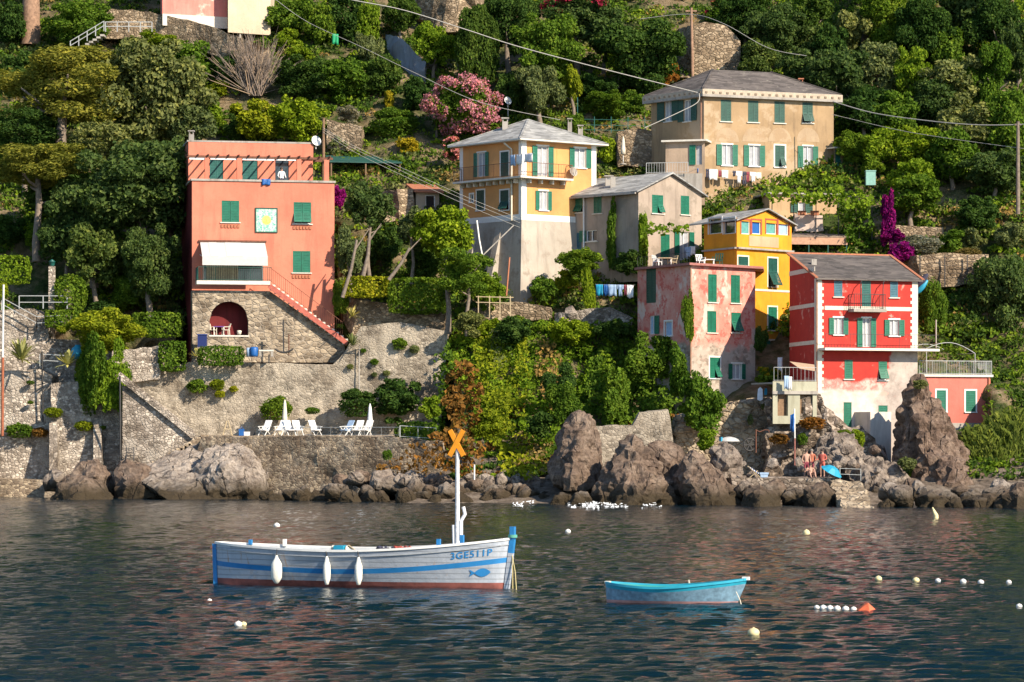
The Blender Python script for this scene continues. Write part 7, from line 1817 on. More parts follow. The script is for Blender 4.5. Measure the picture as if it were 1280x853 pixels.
# garden of the terracotta house
p=P(317.5,446,201.6); mb=MB(); mb.lathe(p,[(.02,0),(.26,0),(.30,.15),(.30,.55),(.26,.66),(.02,.68)],12); t=thing('barrel','blue and white plastic barrel at the foot of the stone base','barrel',p); mb.build('body',M['blue'],t)
mb=MB(); mb.lathe(p+Vector((-.38,.1,0)),[(.02,0),(.16,0),(.16,.6),(.02,.62)],10); tag(mb.build('canister',M['ltblue']),'pale blue canister beside the blue barrel','canister')
t=thing('bench','low dark stone bench right of the blue barrel','bench',P(333,446,201.6)); p=P(333,446,201.6); mb=MB(); mb.box(p+Vector((0,0,.42)),1.0,.4,.1); mb.build('seat',M['surround'],t)
for s_ in(-.4,.4): mb=MB(); mb.box(p+Vector((s_,0,.18)),.14,.36,.36); mb.build('leg',M['concrete'],t)
p=P(253,434,201.7); t=thing('waste_bin','dark blue wheeled bin left of the arch behind the clipped hedge','bin',p); mb=MB(); mb.box(p+Vector((0,0,.4)),.62,.5,.8); mb.build('body',simple('bin navy',(.01,.02,.11),.5),t); mb=MB(); mb.box(p+Vector((0,0,.85)),.68,.58,.08); mb.build('lid',simple('bin lid',(.01,.03,.15),.5),t)
t=thing('anchor','big rusty iron anchor hung upright on the stone base of the terracotta house','anchor',P(354,443,202.2)); ya=202.0
mb=MB(); mb.bar(P(354,400,ya),P(354.5,440,ya),.09); mb.build('shank',M['iron'],t)
mb=MB(); q=[P(343+2.4*i,436+5*math.sin(math.pi*i/10),ya) for i in range(11)]; mb.tube(q,[.03]+[.07]*9+[.03],7); mb.build('arms',M['iron'],t)
mb=MB(); mb.bar(P(349,404,ya),P(359,404,ya),.06); mb.build('stock',M['iron'],t)
rod('pipe','thin upright pipe right of the anchor on the stone base',[P(361,418,202.2),P(361,444,202.2)],.04,M['rust'],'pipe')
def plastic_chair(loc,rz,label,mat,group=None,s=1.0,name='garden_chair'):
    t=thing(name,label,'chair',loc,group); Mx=Matrix.Rotation(rz,4,'Z'); L=Vector(loc)
    def q(x,y,z): return L+Mx@Vector((x*s,y*s,z*s))
    mb=MB(); mb.bar(q(0,-.22,.44),q(0,.22,.43),.46*s,.04*s); mb.build('seat',mat,t)
    mb=MB()
    for x in (-.2,-.07,.07,.2): mb.bar(q(x,.22,.44),q(x*1.1,.34,.88),.06*s,.03*s)
    mb.bar(q(-.24,.34,.88),q(.24,.34,.88),.05*s); mb.build('backrest',mat,t)
    for x,y in((-.2,-.2),(.2,-.2),(-.2,.24),(.2,.24)): mb=MB(); mb.bar(q(x*1.1,y*1.1,0),q(x,y,.43),.05*s); mb.build('leg',mat,t)
    for x in(-.26,.26): mb=MB(); mb.bar(q(x,-.2,.66),q(x,.3,.68),.05*s,.03*s); mb.bar(q(x,-.18,.43),q(x,-.2,.66),.04*s); mb.build('armrest',mat,t)
def table(loc,w_,d,h_,label,topm,legm,name='table'):
    t=thing(name,label,'table',loc); L=Vector(loc); mb=MB(); mb.box(L+Vector((0,0,h_)),w_,d,.05); mb.build('tabletop',topm,t)
    for x in(-1,1):
        for y in(-1,1): mb=MB(); mb.bar(L+Vector((x*w_*.42,y*d*.42,0)),L+Vector((x*w_*.42,y*d*.42,h_)),.05); mb.build('leg',legm,t)
zs_=ZV(420,203)+.02; yn=203.75
plastic_chair((XU(266,yn),yn,zs_),1.2,'left pale garden chair in the arched niche',M['cream'],None,.95); plastic_chair((XU(282,yn),yn,zs_),-1.2,'right pale garden chair in the arched niche',M['cream'],None,.95)
table((XU(274,yn+.3),yn+.3,zs_),.8,.45,.66,'little purple-topped table between the chairs in the arched niche',M['purple'],M['white'])
p=P(299,419,203.4); mb=MB(); mb.lathe(p+Vector((0,0,.03)),[(.02,0),(.13,0),(.17,.22),(.15,.28),(.02,.30)],10); tag(mb.build('planter',M['cream']),'small pale pot at the right inside the arched niche','pot')
# blue towel on the parapet, people
mb=MB(); f=Face(CP(240,204.),CP(418,205.9)); s0,s1=f.su(327),f.su(338); zt=ZV(226,204)+.16
cloth_mesh(mb,f.pt(s0,zt+.03,.12),f.pt(s1,zt+.03,.12),.42); cloth_mesh(mb,f.pt(s0,zt+.03,.12),f.pt(s1,zt+.03,-.3),.05,0,.02); o=mb.build('towel',M['blue']); o.modifiers.new('s','SOLIDIFY').thickness=.05; tag(o,'royal blue towel hung over the roof terrace parapet of the terracotta house','towel')
def person(label,loc,rz,pose,top,bottom,skin=None,hair=None,group=None):
    """skin-modifier figure; pose gives joints as fractions of metres"""
    t=thing('person',label,'person',loc,group); skin=skin or M['skin']
    J=pose; names=list(J.keys()); me=bpy.data.meshes.new('body'); bm=bmesh.new(); lay=bm.verts.layers.skin.verify()
    V={k:bm.verts.new(J[k][:3]) for k in names}
    E=[('hip','waist'),('waist','chest'),('chest','neck'),('neck','head0'),('head0','head1')]
    for s in 'LR': E+=[('hip','th'+s),('th'+s,'kn'+s),('kn'+s,'an'+s),('an'+s,'to'+s),('chest','sh'+s),('sh'+s,'el'+s),('el'+s,'wr'+s),('wr'+s,'ha'+s)]
    for a,b in E: bm.edges.new((V[a],V[b]))
    bm.verts.index_update()
    for k in names: V[k][lay].radius=(J[k][3],J[k][3])
    V['hip'][lay].use_root=True
    bm.to_mesh(me); bm.free()
    tmp=bpy.data.objects.new('tmp',me); COL.objects.link(tmp); tmp.modifiers.new('k','SKIN').use_smooth_shade=True; ss=tmp.modifiers.new('u','SUBSURF'); ss.levels=1; ss.render_levels=1
    dg=bpy.context.evaluated_depsgraph_get(); bmsh=bpy.data.meshes.new_from_object(tmp.evaluated_get(dg)); bpy.data.objects.remove(tmp); bpy.data.meshes.remove(me)
    bmsh.materials.clear()
    for m_ in (skin,top,bottom): bmsh.materials.append(m_)
    hz=J['hip'][2]; cz=J['neck'][2]; seated=abs(J['knL'][2]-hz)<.25
    for pgn in bmsh.polygons:
        c=pgn.center; mi=0
        if top is not skin and hz+.05<c.z<cz-.02 and abs(c.x)<.30: mi=1
        kn=Vector(J['knL'][:3]); 
        if c.z<=hz+.06 and (Vector((c.x,c.y,c.z))-Vector(J['hip'][:3])).length<.34 and c.z>hz-.3: mi=2
        pgn.material_index=mi; pgn.use_smooth=True
    b_=bpy.data.objects.new('body',bmsh); COL.objects.link(b_); b_.parent=t
    hd=Vector(J['head1'][:3]); r_=.115; mb=MB(); off=Vector(loc)
    mb.lathe(off+hd+Vector((0,.02,-.02)),[(.01,r_*1.1)]+[(r_*math.cos(a)*1.02,r_*1.08*math.sin(a)) for a in (1.2,.8,.4,.0,-.25)],10); mb.build('hair',hair or M['hair'],t)
    mb=MB(); mb.lathe(off+hd+Vector((0,-.10,-.07)),[(.005,.03),(.018,0),(.005,-.03)],6); 
    mb.build('nose',skin,t)
    for s in(-1,1): mb=MB(); mb.lathe(off+hd+Vector((.04*s,-.105,-.02)),[(.004,.012),(.014,0),(.004,-.012)],6); mb.build('eye',M['hair'],t)
    # fingers
    for s in 'LR':
        w_=Vector(J['wr'+s][:3]); h_=Vector(J['ha'+s][:3]); d=(h_-w_).normalized(); sd=d.cross(Vector((0,1,.2))).normalized(); mb=MB()
        for i in range(4): o0=h_+sd*(.022*(i-1.5)); L_=[.065,.08,.075,.06][i]; mb.tube([off+o0-d*.02,off+o0+d*L_*.6,off+o0+d*L_+Vector((0,.012,0))],[.010,.009,.006],5)
        mb.tube([off+w_.lerp(h_,.5)+sd*.03,off+h_+sd*.06],[.011,.008],5); mb.build('hand',skin,t)
    t.rotation_euler=(0,0,rz); return t
def standing(armbend=0): 
    J={'hip':(0,0,.92,.13),'waist':(0,0,1.08,.12),'chest':(0,0,1.30,.145),'neck':(0,0,1.47,.055),'head0':(0,-.01,1.56,.075),'head1':(0,-.02,1.66,.10)}
    for s,k in(('L',-1),('R',1)):
        J.update({'th'+s:(.10*k,0,.86,.095),'kn'+s:(.11*k,-.02,.48,.062),'an'+s:(.11*k,.02,.09,.042),'to'+s:(.12*k,-.14,.03,.035),'sh'+s:(.20*k,0,1.40,.06),'el'+s:(.26*k,.03,1.13,.045),'wr'+s:(.25*k,-.12-armbend,.93+armbend*.8,.032),'ha'+s:(.24*k,-.17-armbend,.87+armbend,.03)})
    return J
def sitting():
    J={'hip':(0,0,.10,.14),'waist':(0,.03,.26,.125),'chest':(0,.06,.48,.145),'neck':(0,.03,.66,.055),'head0':(0,0,.74,.075),'head1':(0,-.02,.84,.10)}
    for s,k in(('L',-1),('R',1)):
        J.update({'th'+s:(.11*k,-.06,.11,.10),'kn'+s:(.16*k,-.38,.38,.065),'an'+s:(.15*k,-.60,.06,.045),'to'+s:(.15*k,-.74,.03,.035),'sh'+s:(.20*k,.05,.58,.06),'el'+s:(.27*k,-.08,.38,.045),'wr'+s:(.18*k,-.30,.42,.032),'ha'+s:(.14*k,-.38,.42,.03)})
    return J
zf=ZV(226,204)-.65; pp=P(352,215,205.6); person('person in a white shirt standing behind the parapet of the terracotta roof terrace',(pp.x,205.6,zf),.3,standing(.12),M['clothwhite'],M['clothdark'])
ZJ=ZV(598,176.5)+.02
G3='bathers on the jetty'
def bather(u,v,Y,rz,pose,lab,tp,bt,hair=None,z=None):
    person(lab,(XU(u,Y),Y,ZJ if z is None else z),rz,pose,tp,bt,None,hair,G3)
bather(1008,597,177.4,.25,standing(),'bather standing at the left of the group on the jetty, bare chested',M['skin'],M['clothred'])
bather(1014.5,597,178.3,-.3,standing(.1),'bather standing behind the sitting one, in an orange top',simple('orange cloth',(.42,.14,.08),.9),M['clothred'],simple('grey hair',(.2,.17,.14),.8))
bather(1013,597,176.9,.2,sitting(),'bather sitting on the jetty edge, knees up',M['skin'],M['clothdark'])
bather(1028,597,178.0,-.5,standing(.2),'bather in a coral swimsuit standing left of the turquoise parasol',simple('coral cloth',(.46,.11,.08),.9),simple('coral cloth b',(.46,.11,.08),.9))
# turquoise parasol, tilted on the jetty
t=thing('parasol','open turquoise parasol tilted to the right on the jetty','parasol',P(1036,598,176.8)); a=P(1034,599,176.9); tip=P(1043,583,176.7); ax=(tip-a).normalized(); mb=MB(); mb.tube([a,tip],.02,6); mb.build('pole',M['white'],t)
x=ax.cross(Vector((0,1,0))).normalized(); y=ax.cross(x); mb=MB(); n=10; cc_=tip; vs=[cc_]; rp=.72
for j in(1,2):
    for i in range(n): an=2*math.pi*i/n; vs.append(cc_+(x*math.cos(an)+y*math.sin(an))*rp*j/2-ax*(.10*j*j*1.0))
fs=[(0,1+i,1+(i+1)%n) for i in range(n)]+[(1+i,1+n+i,1+n+(i+1)%n,1+(i+1)%n) for i in range(n)]
mb.add(vs,fs); cn=mb.build('canopy',M['turq'],t); cn.modifiers.new('s','SOLIDIFY').thickness=.015
rail_line('thin metal railing at the right end of the jetty',[(1050,600),(1076,601)],177.2,.7,.8,None,.03)
t=thing('deck_chair','blue and white striped deck chair on the jetty, far left end','deck chair',P(943,597,178)); p=P(943,597,178.2); p.z=ZJ
m,nt,b=new_mat('stripes'); wv=nt.nodes.new('ShaderNodeTexWave'); wv.inputs['Scale'].default_value=2.6; nt.links.new(ocoord(nt),wv.inputs[0]); nt.links.new(ramp(nt,wv.outputs['Fac'],[(.48,(.7,.7,.7)),(.52,(.03,.10,.35))]),b.inputs['Base Color'])
mb=MB(); mb.bar(p+Vector((-.35,0,.65)),p+Vector((.25,0,.25)),.06,.55,up=(0,1,0)); mb.build('sling',m,t); mb=MB()
for y_ in(-.28,.28): mb.bar(p+Vector((-.4,y_,.7)),p+Vector((.35,y_,0)),.04); mb.bar(p+Vector((-.3,y_,0)),p+Vector((.2,y_,.42)),.04)
mb.build('frame',M['woodpale'],t)
p=P(955,597,178.2); p.z=ZJ; mb=MB(); mb.box(p+Vector((0,0,.25)),.55,.35,.12); mb.box(p+Vector((0,0,.12)),.45,.3,.22); tag(mb.build('folded_mat',M['ltblue']),'folded pale blue mat beside the striped deck chair','mat')
# upturned dinghy, iron wheel, hook post, kayaks
p=P(913,553,181.5); t=thing('dinghy','small white dinghy with turquoise stern lying on the bank under the pink house','dinghy',p,None,.25); 
mb=MB(); n=12; vs=[]
for i in range(n):
    k=i/(n-1); hw=.36*math.sin(math.pi*min(1,.12+k*.88))**.6; 
    for j in range(7): a=math.pi*j/6; vs.append((p.x+(k-.5)*1.25,p.y-hw*math.cos(a),p.z+.05+.30*math.sin(a)*(hw/.36)))
mb.add(vs,[(i*7+j,i*7+j+1,(i+1)*7+j+1,(i+1)*7+j) for i in range(n-1) for j in range(6)],0,True); mb.build('hull',simple('dinghy grp',(.40,.39,.37),.6,.2),t)
mb=MB(); mb.frame(p+Vector((-.68,-.2,.04)),(.10,0,0),(0,.4,0),(0,0,.28)); mb.build('transom',M['turq'],t)
t=thing('iron_wheel','old spoked iron wheel standing on the bank above the jetty','wheel',P(937,563,182)); c=P(937,556,182); mb=MB(); r_=.38; q=[c+Vector((r_*math.cos(a),.1*math.cos(a),r_*math.sin(a))) for a in [2*math.pi*i/20 for i in range(21)]]; mb.tube(q,.045,6); mb.build('rim',M['iron'],t)
for i in range(3): mb=MB(); a=math.pi*i/3; d=Vector((r_*math.cos(a),.1*math.cos(a),r_*math.sin(a))); mb.bar(c-d,c+d,.05); mb.build('spoke',M['iron'],t)
t=thing('hoist_post','thin iron post with a hooked arm beside the spoked wheel','post',P(945,565,182)); mb=MB(); mb.tube([P(945,566,182),P(945,537,182)],.04,6); mb.build('post',M['rust'],t); mb=MB(); mb.tube([P(945,538,182),P(950,540,182),P(956,537.5,182),P(961,538,182),P(961.5,541,182)],.03,6); mb.build('hook_arm',M['rust'],t)
for (u,v0,v1,w_,mt,lab) in ((950,484,501,6.5,'clothwhite','white board propped against the pink house bank'),(957,485,494,3.5,'turq','turquoise board behind the white propped board')):
    mb=MB(); Yk=187.2 if mt=='clothwhite' else 187.5; a=P(u,v1,Yk); b=P(u+.5,v0,Yk+.3); k=w_*PX(Yk)/2; mb.add([],[]); ring=[(-k,.06),(-k*1.02,.5),(-k*.85,.85),(0,1),(k*.85,.85),(k*1.02,.5),(k,.06),(0,0)]; mb.prism([a.lerp(b,q[1])+Vector((q[0],0,0)) for q in ring],(0,.09,0)); tag(mb.build('surfboard',M[mt]),lab,'board')
t=thing('signal_pole','white pole with red lower half and a hanging blue cloth, above the bathers','pole',P(993,580,184)); mb=MB(); mb.tube([P(993.5,548,184),P(993,511,184)],.05,7); mb.build('upper_shaft',M['white'],t); mb=MB(); mb.tube([P(993.5,582,184),P(993.5,548,184)],.045,7); mb.build('lower_shaft',simple('pole red',(.34,.13,.10),.7,.3,9),t)
mb=MB(); cloth_mesh(mb,P(988,519,184.05),P(993,517,183.95),1.1,0,.08,4); o=mb.build('blue_cloth',M['blue'],t); o.modifiers.new('s','SOLIDIFY').thickness=.02
rod('marker_post','short white post with red tip on the rubble right of the orange cross mast',[P(593,600,180.5),P(593,581,180.5)],.05,M['white'],'post')
# laundry
def line(label,a,b,sag=.12):
    mb=MB(); q=[Vector(a).lerp(Vector(b),i/8)+Vector((0,0,-sag*4*(i/8)*(1-i/8))) for i in range(9)]; mb.tube(q,.012,5); return tag(mb.build('washing_line',M['cable']),label,'line')
f=Face(CP(880,212.6),CP(1042,216.4))
a,b=P(866,210,212.4),f.pt(f.su(951),f.zv(951,216),0); e=(b-a).normalized(); line('washing line below the lower windows of the villa',a,b,.05)
gl='washing below the villa windows'
for u,k,wp,hp,mt,lab in ((872,'shirt',9,13,'blue','bright blue shirt, leftmost piece of washing below the villa'),(882,'trousers',5,11,'clothdark','dark narrow trousers next to the bright blue shirt'),(886,'sheet',12,13,'clothwhite','wide white sheet, first from the left below the villa'),(898,'sheet',3.5,9,'clothred','narrow plum cloth between the two white sheets'),(902,'sheet',9,10,'clothwhite','second white sheet below the villa'),(915.5,'shirt',4.5,7,'clothdark','small dark garment in the middle of the villa washing'),(920,'shirt',8,15,'clothwhite','long white shirt in the middle of the villa washing'),(928,'trousers',5,17,'clothdark','long dark trousers, longest piece of the villa washing'),(933,'trousers',4,13,'clothred','plum trousers right of the long dark ones'),(937.5,'shirt',8.5,12,'clothwhite','white shirt near the right end of the villa washing'),(945,'sheet',7,8,'cream','small cream cloth at the right end of the villa washing')):
    t_=(u-866)/(951-866); p=a.lerp(b,t_); k_=PX(p.y); garment(k,p,wp*k_,hp*k_,e,M[mt],lab,gl)
a,b=P(744,355.5,198.2),P(794,356.5,197.4); e=(b-a).normalized(); line('washing line left of the pink house',a,b,.05); gl='washing left of the pink house'
for u,k,wp,hp,mt,lab in ((745,'sheet',9,14,'turq','bright blue sheet, leftmost on the line by the pink house'),(755,'sheet',5,14,'blue','darker blue cloth second on the line by the pink house'),(760,'sheet',11,14,'ltblue','pale blue sheet in the middle of the line by the pink house'),(771.5,'shirt',8,14,'ltblue','pale blue shirt on the line by the pink house'),(780,'sheet',3.5,13,'clothred','narrow dark cloth on the line by the pink house'),(784,'sheet',8,16,'clothwhite','white cloth, rightmost on the line by the pink house')):
    p=a.lerp(b,(u-744)/50); k_=PX(p.y); garment(k,p,wp*k_,hp*k_,e,M[mt],lab,gl)
Lf=Face(CP(575,211.5),CP(652,206.5)); a=Lf.pt(Lf.su(637,1.2),Lf.zv(640,197),1.2); b=a+Lf.e*2.6; line('short washing line at the corner of the yellow house balcony',a,b,.02)
for s_,wd,hd_,mt,lab in ((.05,.55,.75,'ltblue','pale blue cloth on the yellow house corner line'),(.75,.6,.75,'clothwhite','white cloth left on the yellow house corner line'),(1.6,.8,.62,'clothwhite','wide white cloth at the very corner of the yellow house')): garment('sheet',a+Lf.e*s_,wd,hd_,Lf.e,M[mt],lab,'washing on the yellow house corner')
garment('sheet',P(972,447,194.5),.33,1.1,(1,0,0),M['clothwhite'],'single white towel hanging under the egg-yellow house',None)
garment('sheet',P(980,470,185.2),.3,.85,(1,0,0),M['ltblue'],'pale blue towel over the small raised terrace railing',None); garment('sheet',P(985.5,471,185.2),.22,.85,(1,0,0),M['clothwhite'],'white towel over the small raised terrace railing',None)
f=Face(CP(863,193.),CP(944,197.)); garment('shirt',P(856,309,204.0),.5,.7,(1,0,0),M['ltblue'],'pale shirt hung before the doors on the pink house roof terrace',None); garment('sheet',P(862,308,204.0),.4,.6,(1,0,0),M['clothwhite'],'white cloth hung before the doors on the pink house roof terrace',None)
# furniture on the pink house roof terrace
zt=ZV(332,193)+.17
def onroof(u,Y): return (XU(u,Y),Y,zt)
plastic_chair(onroof(822,199.2),.9,'left white garden chair on the pink house roof terrace',M['white']); plastic_chair(onroof(840,199.6),-1.0,'brownish garden chair right of the table on the pink house roof terrace',M['woodpale'])
table(onroof(831,199.4),1.0,.8,.7,'wooden table between garden chairs on the pink house roof terrace',M['woodpale'],M['white'])
plastic_chair(onroof(876,198.2),.4,'white garden chair in the middle of the pink house roof terrace',M['white']); plastic_chair(onroof(897,199.2),-.4,'dark green slatted armchair at the right of the pink house roof terrace',M['shutter_dark'],None,1.15)
table(onroof(886,198.6),.8,.6,.55,'low white table left of the dark green armchair',M['white'],M['white'])
t=thing('railing','thin dark railing around the pink house roof terrace','railing',(XU(797,198.5),198.5,zt)); railing(t,[Vector((XU(797,198.4),198.4,zt)),Vector((XU(862,193.1),193.1,zt))],.7,.3,M['iron'],'rail',.02,.01)
# poles, cables
def pole(name,label,u,v0,v1,Y,r_,mat,arm=None,ub=None):
    t=thing(name,label,'pole',P(u if ub is None else ub,v1,Y)); mb=MB(); mb.tube([P(u if ub is None else ub,v1+6,Y),P(u,v0,Y)],[r_,r_*.75],8); mb.build('shaft',mat,t)
    if arm: mb=MB(); mb.bar(P(u-arm,v0+4,Y),P(u+arm,v0+4,Y),.12); mb.build('crossarm',mat,t)
    return t
pole('utility_pole','grey pole behind the right end of the terracotta penthouse',404.5,148,225,208.5,.12,M['wood']); pole('utility_pole','brown wooden pole rising above the left end of the villa roof',864,10,104,G(864,100)-1.5,.14,M['bark_red'],7,866)
pole('utility_pole','grey wooden mast pole at the right edge',1272.5,152,262,203,.15,M['bark'],4); pole('utility_pole','pale thin pole in front of the cream house at the top',300,-20,48,G(300,48)-2,.10,M['concrete'])
o_=pole('antenna_pole','thin pole with a small dish behind the yellow house roof',635,124,152,G(635,150)-1,.05,M['rail']); dish(None,P(635,126,G(635,150)-1.1),.32,(.5,-.8,.3),o_)
def cable(label,pts,r_=.035):
    mb=MB(); w_=[P(u,v,Y) for u,v,Y in pts]; q=[]
    for i in range(len(w_)-1):
        p0,p1,p2,p3=w_[max(0,i-1)],w_[i],w_[i+1],w_[min(len(w_)-1,i+2)]
        for j in range(6):
            s=j/6; q.append(.5*((2*p1)+(p2-p0)*s+(2*p0-5*p1+4*p2-p3)*s*s+(3*p1-p0-3*p2+p3)*s**3))
    q.append(w_[-1]); mb.tube(q,r_,6); return tag(mb.build('cable',M['cable']),label,'cable','overhead cables')
cable('thick pale cable sagging from the top edge to the left corner of the villa',[(395,-12,214),(440,0,213.8),(505,13,213.6),(585,38,213.4),(650,59,213.2),(760,88,213),(872,116,212.6)],0.036)
cable('short thick cable dropping from the villa corner to the stone wall',[(874,117,212.4),(872,128,212.2),(850,140,212),(806,160,211.6)],0.030)
cable('thick pale cable from the villa right end to the wooden mast pole',[(1041,127,213.5),(1090,141,211),(1150,150,208),(1215,156,205),(1272,156,203),(1330,152,201)],0.036)
cable('thin cable parallel under the thick one right of the villa',[(1040,143,213.5),(1060,148,213),(1140,166,209),(1272,185,203),(1330,190,201)],0.017)
cable('cable from the brown pole to the wood above the villa',[(800,24,224),(862,18,222.6),(905,30,220),(960,60,218),(1008,70,217)],0.021)
cable('thin cable crossing the slope from the top edge down to the yellow house roof',[(345,0,222),(385,28,220),(450,58,217),(520,92,214),(600,128,212),(700,150,212)],0.018)
for i,(dv,lab) in enumerate(((0,'topmost of the three wires running from the penthouse pole to the yellow house'),(4,'middle of the three wires running from the penthouse pole to the yellow house'),(9,'lowest of the three wires running from the penthouse pole to the yellow house'))):
    cable(lab,[(404,160+dv*.6,208.4),(445,184+dv*.8,207.5),(500,209+dv,206.5),(575,243+dv*1.1,205.4),(650,274+dv*1.2,205.4)],0.013)
rod('bare_pole','crooked white pole against the grey plinth of the yellow house',[P(596,276,205.8),P(599,300,205.4),P(604,326,205.2)],.06,M['white'],'pole'); rod('bare_pole','pale pole leaning diagonally on the grey plinth of the yellow house',[P(602,321,205.0),P(642,282,205.4)],.05,M['concrete'],'pole'); rod('bare_pole','reddish leaning pole in the kitchen garden under the yellow house',[P(633,370,203),P(637,322,203.4)],.06,M['terracotta'],'pole')
# kitchen garden trellis, white stone, kiosk, trellis posts, cottage
t=thing('bean_trellis','yellow timber trellis frame in the kitchen garden under the yellow house','trellis',P(616,395,203)); mb=MB()
for u in (598,612,625,638): mb.bar(P(u,398,203),P(u,370,203),.07)
for v in (371,378): mb.bar(P(595,v,203),P(642,v+1,203),.06)
mb.build('frame',M['woodpale'],t)
o=link('white_stone',RK[3],P(714,391,201.5)); o.scale=(.55,.5,.5); tag(o,'round whitish boulder sitting in the garden below the grey gabled house','rock')
Yk=G(1022,318)-1.5; t=thing('kiosk','low terrace kiosk with a brown roof and rolled tan blind behind the red house','kiosk',P(1022,322,Yk)); f=Face(CP(986,Yk),CP(1059,Yk+.6)); mb=MB(); mb.frame(f.pt(-.1,f.zv(1020,297),.1),f.e*(f.L+.3),-f.n*3.2+Vector((0,0,.45)),(0,0,.1)); mb.build('roof',simple('kiosk roof',(.22,.16,.12),.8,.3),t)
mb=MB(); f.box(mb,0,f.L,f.zv(1020,306),f.zv(1020,297),0,.08); mb.build('blind',simple('tan blind',(.44,.25,.16),.8,.2),t)
for s_ in (.05,f.L*.34,f.L*.67,f.L-.05): mb=MB(); mb.bar(f.pt(s_,f.zv(1020,335),.02),f.pt(s_,f.zv(1020,297),.02),.09); mb.build('post',M['shutter_dark'],t)
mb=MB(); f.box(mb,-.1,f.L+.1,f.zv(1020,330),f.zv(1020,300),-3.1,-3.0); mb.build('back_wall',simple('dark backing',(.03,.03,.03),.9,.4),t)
mb=MB(); f.box(mb,0,f.L,f.zv(1020,322),f.zv(1020,316),-.1,-.04); mb.build('parapet',simple('kiosk parapet',(.12,.07,.09),.9,.4),t)
Yc=210.2; f=Face(CP(962,Yc),CP(1046,Yc+1.0)); H=House('cottage','low ochre cottage front hidden under the vine trellis','cottage',(f.A.x-.5,Yc+4),tuple(f.A[:2]),tuple(f.B[:2]),ZV(300,Yc),ZV(243,Yc)); H.win('R',998,253,1006,266,'open',sw=.55,sh=M['shutter_dark'],pane=M['curtain']); H.walls(plaster('cottage render',(.50,.34,.19),(.3,.2,.1),.5,40)); mb=MB(); H.Rf.box(mb,-.2,H.Rf.L+.2,H.z1,H.z1+.12,-4,.25); mb.build('roof',M['concrete'],H.root)
t=thing('trellis','thin posts and bars carrying the vine canopy under the villa','trellis',P(1020,275,207.6)); 
for u in (965,992,1020,1048,1074,1090): mb=MB(); mb.bar(P(u,300,207.6),P(u,246,207.6),.06); mb.build('post',M['iron'],t)
mb=MB(); mb.bar(P(960,246,207.5),P(1094,246,207.5),.06); mb.build('beam',M['iron'],t)
for u,lab in ((1003,'left terracotta trough on the pale pink garden wall'),(1019,'right terracotta trough on the pale pink garden wall')):
    p=P(u,269,G(1012,290)-2.0+.3); p.z=ZV(268.5,G(1012,290)-2); mb=MB(); mb.frame(p+Vector((-.28,.2,0)),(.56,0,0),(0,.3,0),(0,0,.26)); mb.frame(p+Vector((-.31,.17,.26)),(.62,0,0),(0,.36,0),(0,0,.06)); tag(mb.build('flower_trough',M['terracotta']),lab,'planter')
p=P(1088,232,G(1088,234)-1.6); mb=MB(); mb.box(p+Vector((0,0,.5)),.7,.6,1.0); mb.box(p+Vector((0,0,1.04)),.76,.66,.08); tag(mb.build('water_butt',simple('pale teal',(.22,.42,.36),.6)),'pale teal water butt at the right of the villa annex','tank')
p=P(419,56,G(419,58)-1.8); mb=MB(); cloth_mesh(mb,p+Vector((-.25,0,.9)),p+Vector((.25,0,.85)),.85,0,.08); o=mb.build('tarp',simple('emerald tarp',(.01,.30,.12),.7)); o.modifiers.new('s','SOLIDIFY').thickness=.03; tag(o,'tiny emerald tarp among the slope shrubs left of the blue-grey stair wall','tarp')
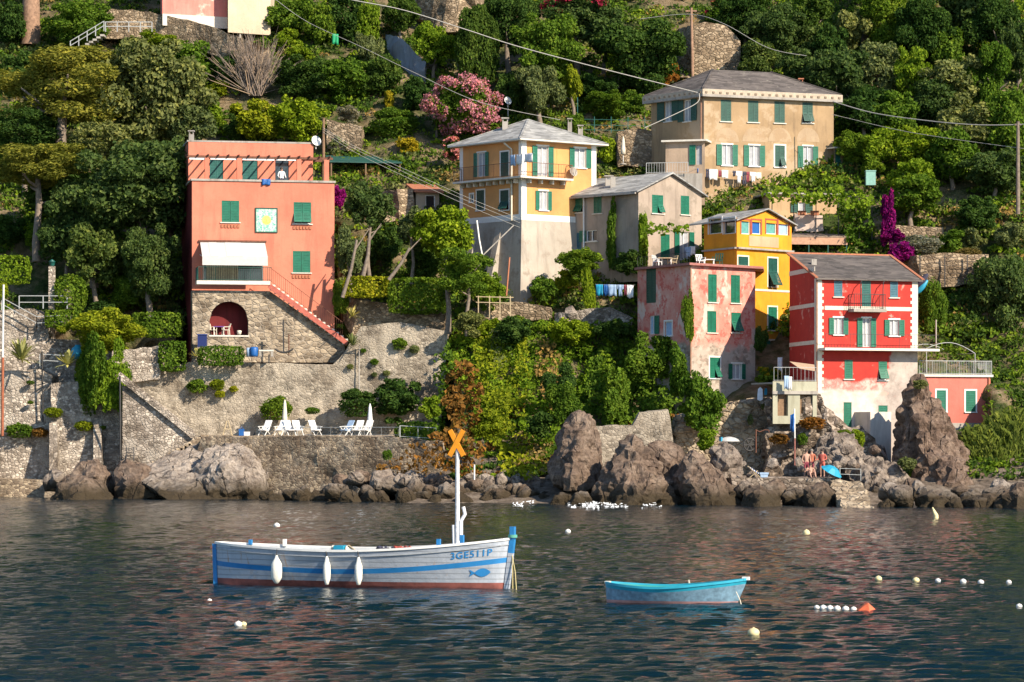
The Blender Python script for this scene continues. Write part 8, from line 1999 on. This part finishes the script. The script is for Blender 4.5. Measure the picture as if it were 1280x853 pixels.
# fences
t=thing('fence','thin posts and wires on the fenced stone wall at the right','fence',P(1182,330,203)); Yf=G(1182,352)-2.2
for u in (1150,1181,1209,1232): mb=MB(); mb.bar(P(u,359,Yf),P(u,319,Yf),.07); mb.build('post',M['iron'],t)
mb=MB()
for v in (323,333,343): mb.bar(P(1150,v,Yf),P(1232,v-2,Yf),.02)
mb.build('wire',M['iron'],t)
t=thing('fence','green wire fence on posts between the yellow house roof and the villa','fence',P(770,166,212)); Yf=G(770,166)-1
for u in (722,743,764,785,806): mb=MB(); mb.bar(P(u,166,Yf),P(u,146 if u!=722 else 122,Yf),.05); mb.build('post',M['shutter_teal'],t)
mb=MB()
for v in (149,156,162): mb.bar(P(720,v,Yf),P(815,v+2,Yf),.03)
mb.build('wire',M['shutter_teal'],t)
t=thing('railing','blue-grey railing of the small terrace in front of the villa annex','railing',P(835,216,210)); railing(t,[P(808,217,210.6),P(860,216,210.2)],.75,.18,M['rail'],'rail',.04,.02)
mb=MB(); mb.frame(P(806,217,210.7),P(878,217,210.4)-P(806,217,210.7),(0,3.5,0),(0,0,-1.6)); tag(mb.build('small_terrace',M['concrete']),'concrete base of the small railed terrace at the villa annex','terrace')
# blue boats on the right wall
for (u,v,mt,lab,L_) in ((1152,359,'turq','turquoise kayak leaning beside the red house roof end',1.5),(1153,351,'clothdark','dark kayak leaning above the turquoise one',1.4)):
    p=P(u,v,196.5); mb=MB(); n=11; vs=[]
    for i in range(n):
        k=i/(n-1); r_=.32*math.sin(math.pi*(.04+.92*k))**.7
        for j in range(8): a=2*math.pi*j/8; vs.append(p+Vector(((k-.5)*L_*.55+.3*math.cos(a)*r_,-r_*math.cos(a)*.6,(k-.5)*L_*.55+r_*math.sin(a))))
    mb.add(vs,[(i*8+j,i*8+(j+1)%8,(i+1)*8+(j+1)%8,(i+1)*8+j) for i in range(n-1) for j in range(8)],0,True); tag(mb.build('kayak',M[mt]),lab,'kayak')
rod('lamp_post','thin pale post in front of the fenced wall at the right, by the oak shade',[P(1170,435,197),P(1170,400,197)],.05,M['concrete'],'post')
t=thing('awning_sheet','tan awning slung between the egg-yellow house and the red house','awning',P(1005,462,189)); mb=MB(); mb.add([P(987,452,190),P(1018,456,188.6),P(1019,464,187.4),P(1000,461,188)],[(0,1,2,3)]); o=mb.build('sheet',simple('tan canvas',(.50,.34,.22),.9),t); o.modifiers.new('s','SOLIDIFY').thickness=.03
mb=MB(); mb.tube([P(1019,464,187.4),P(1019,487,187.4)],.03,6); mb.build('post',M['rail'],t)
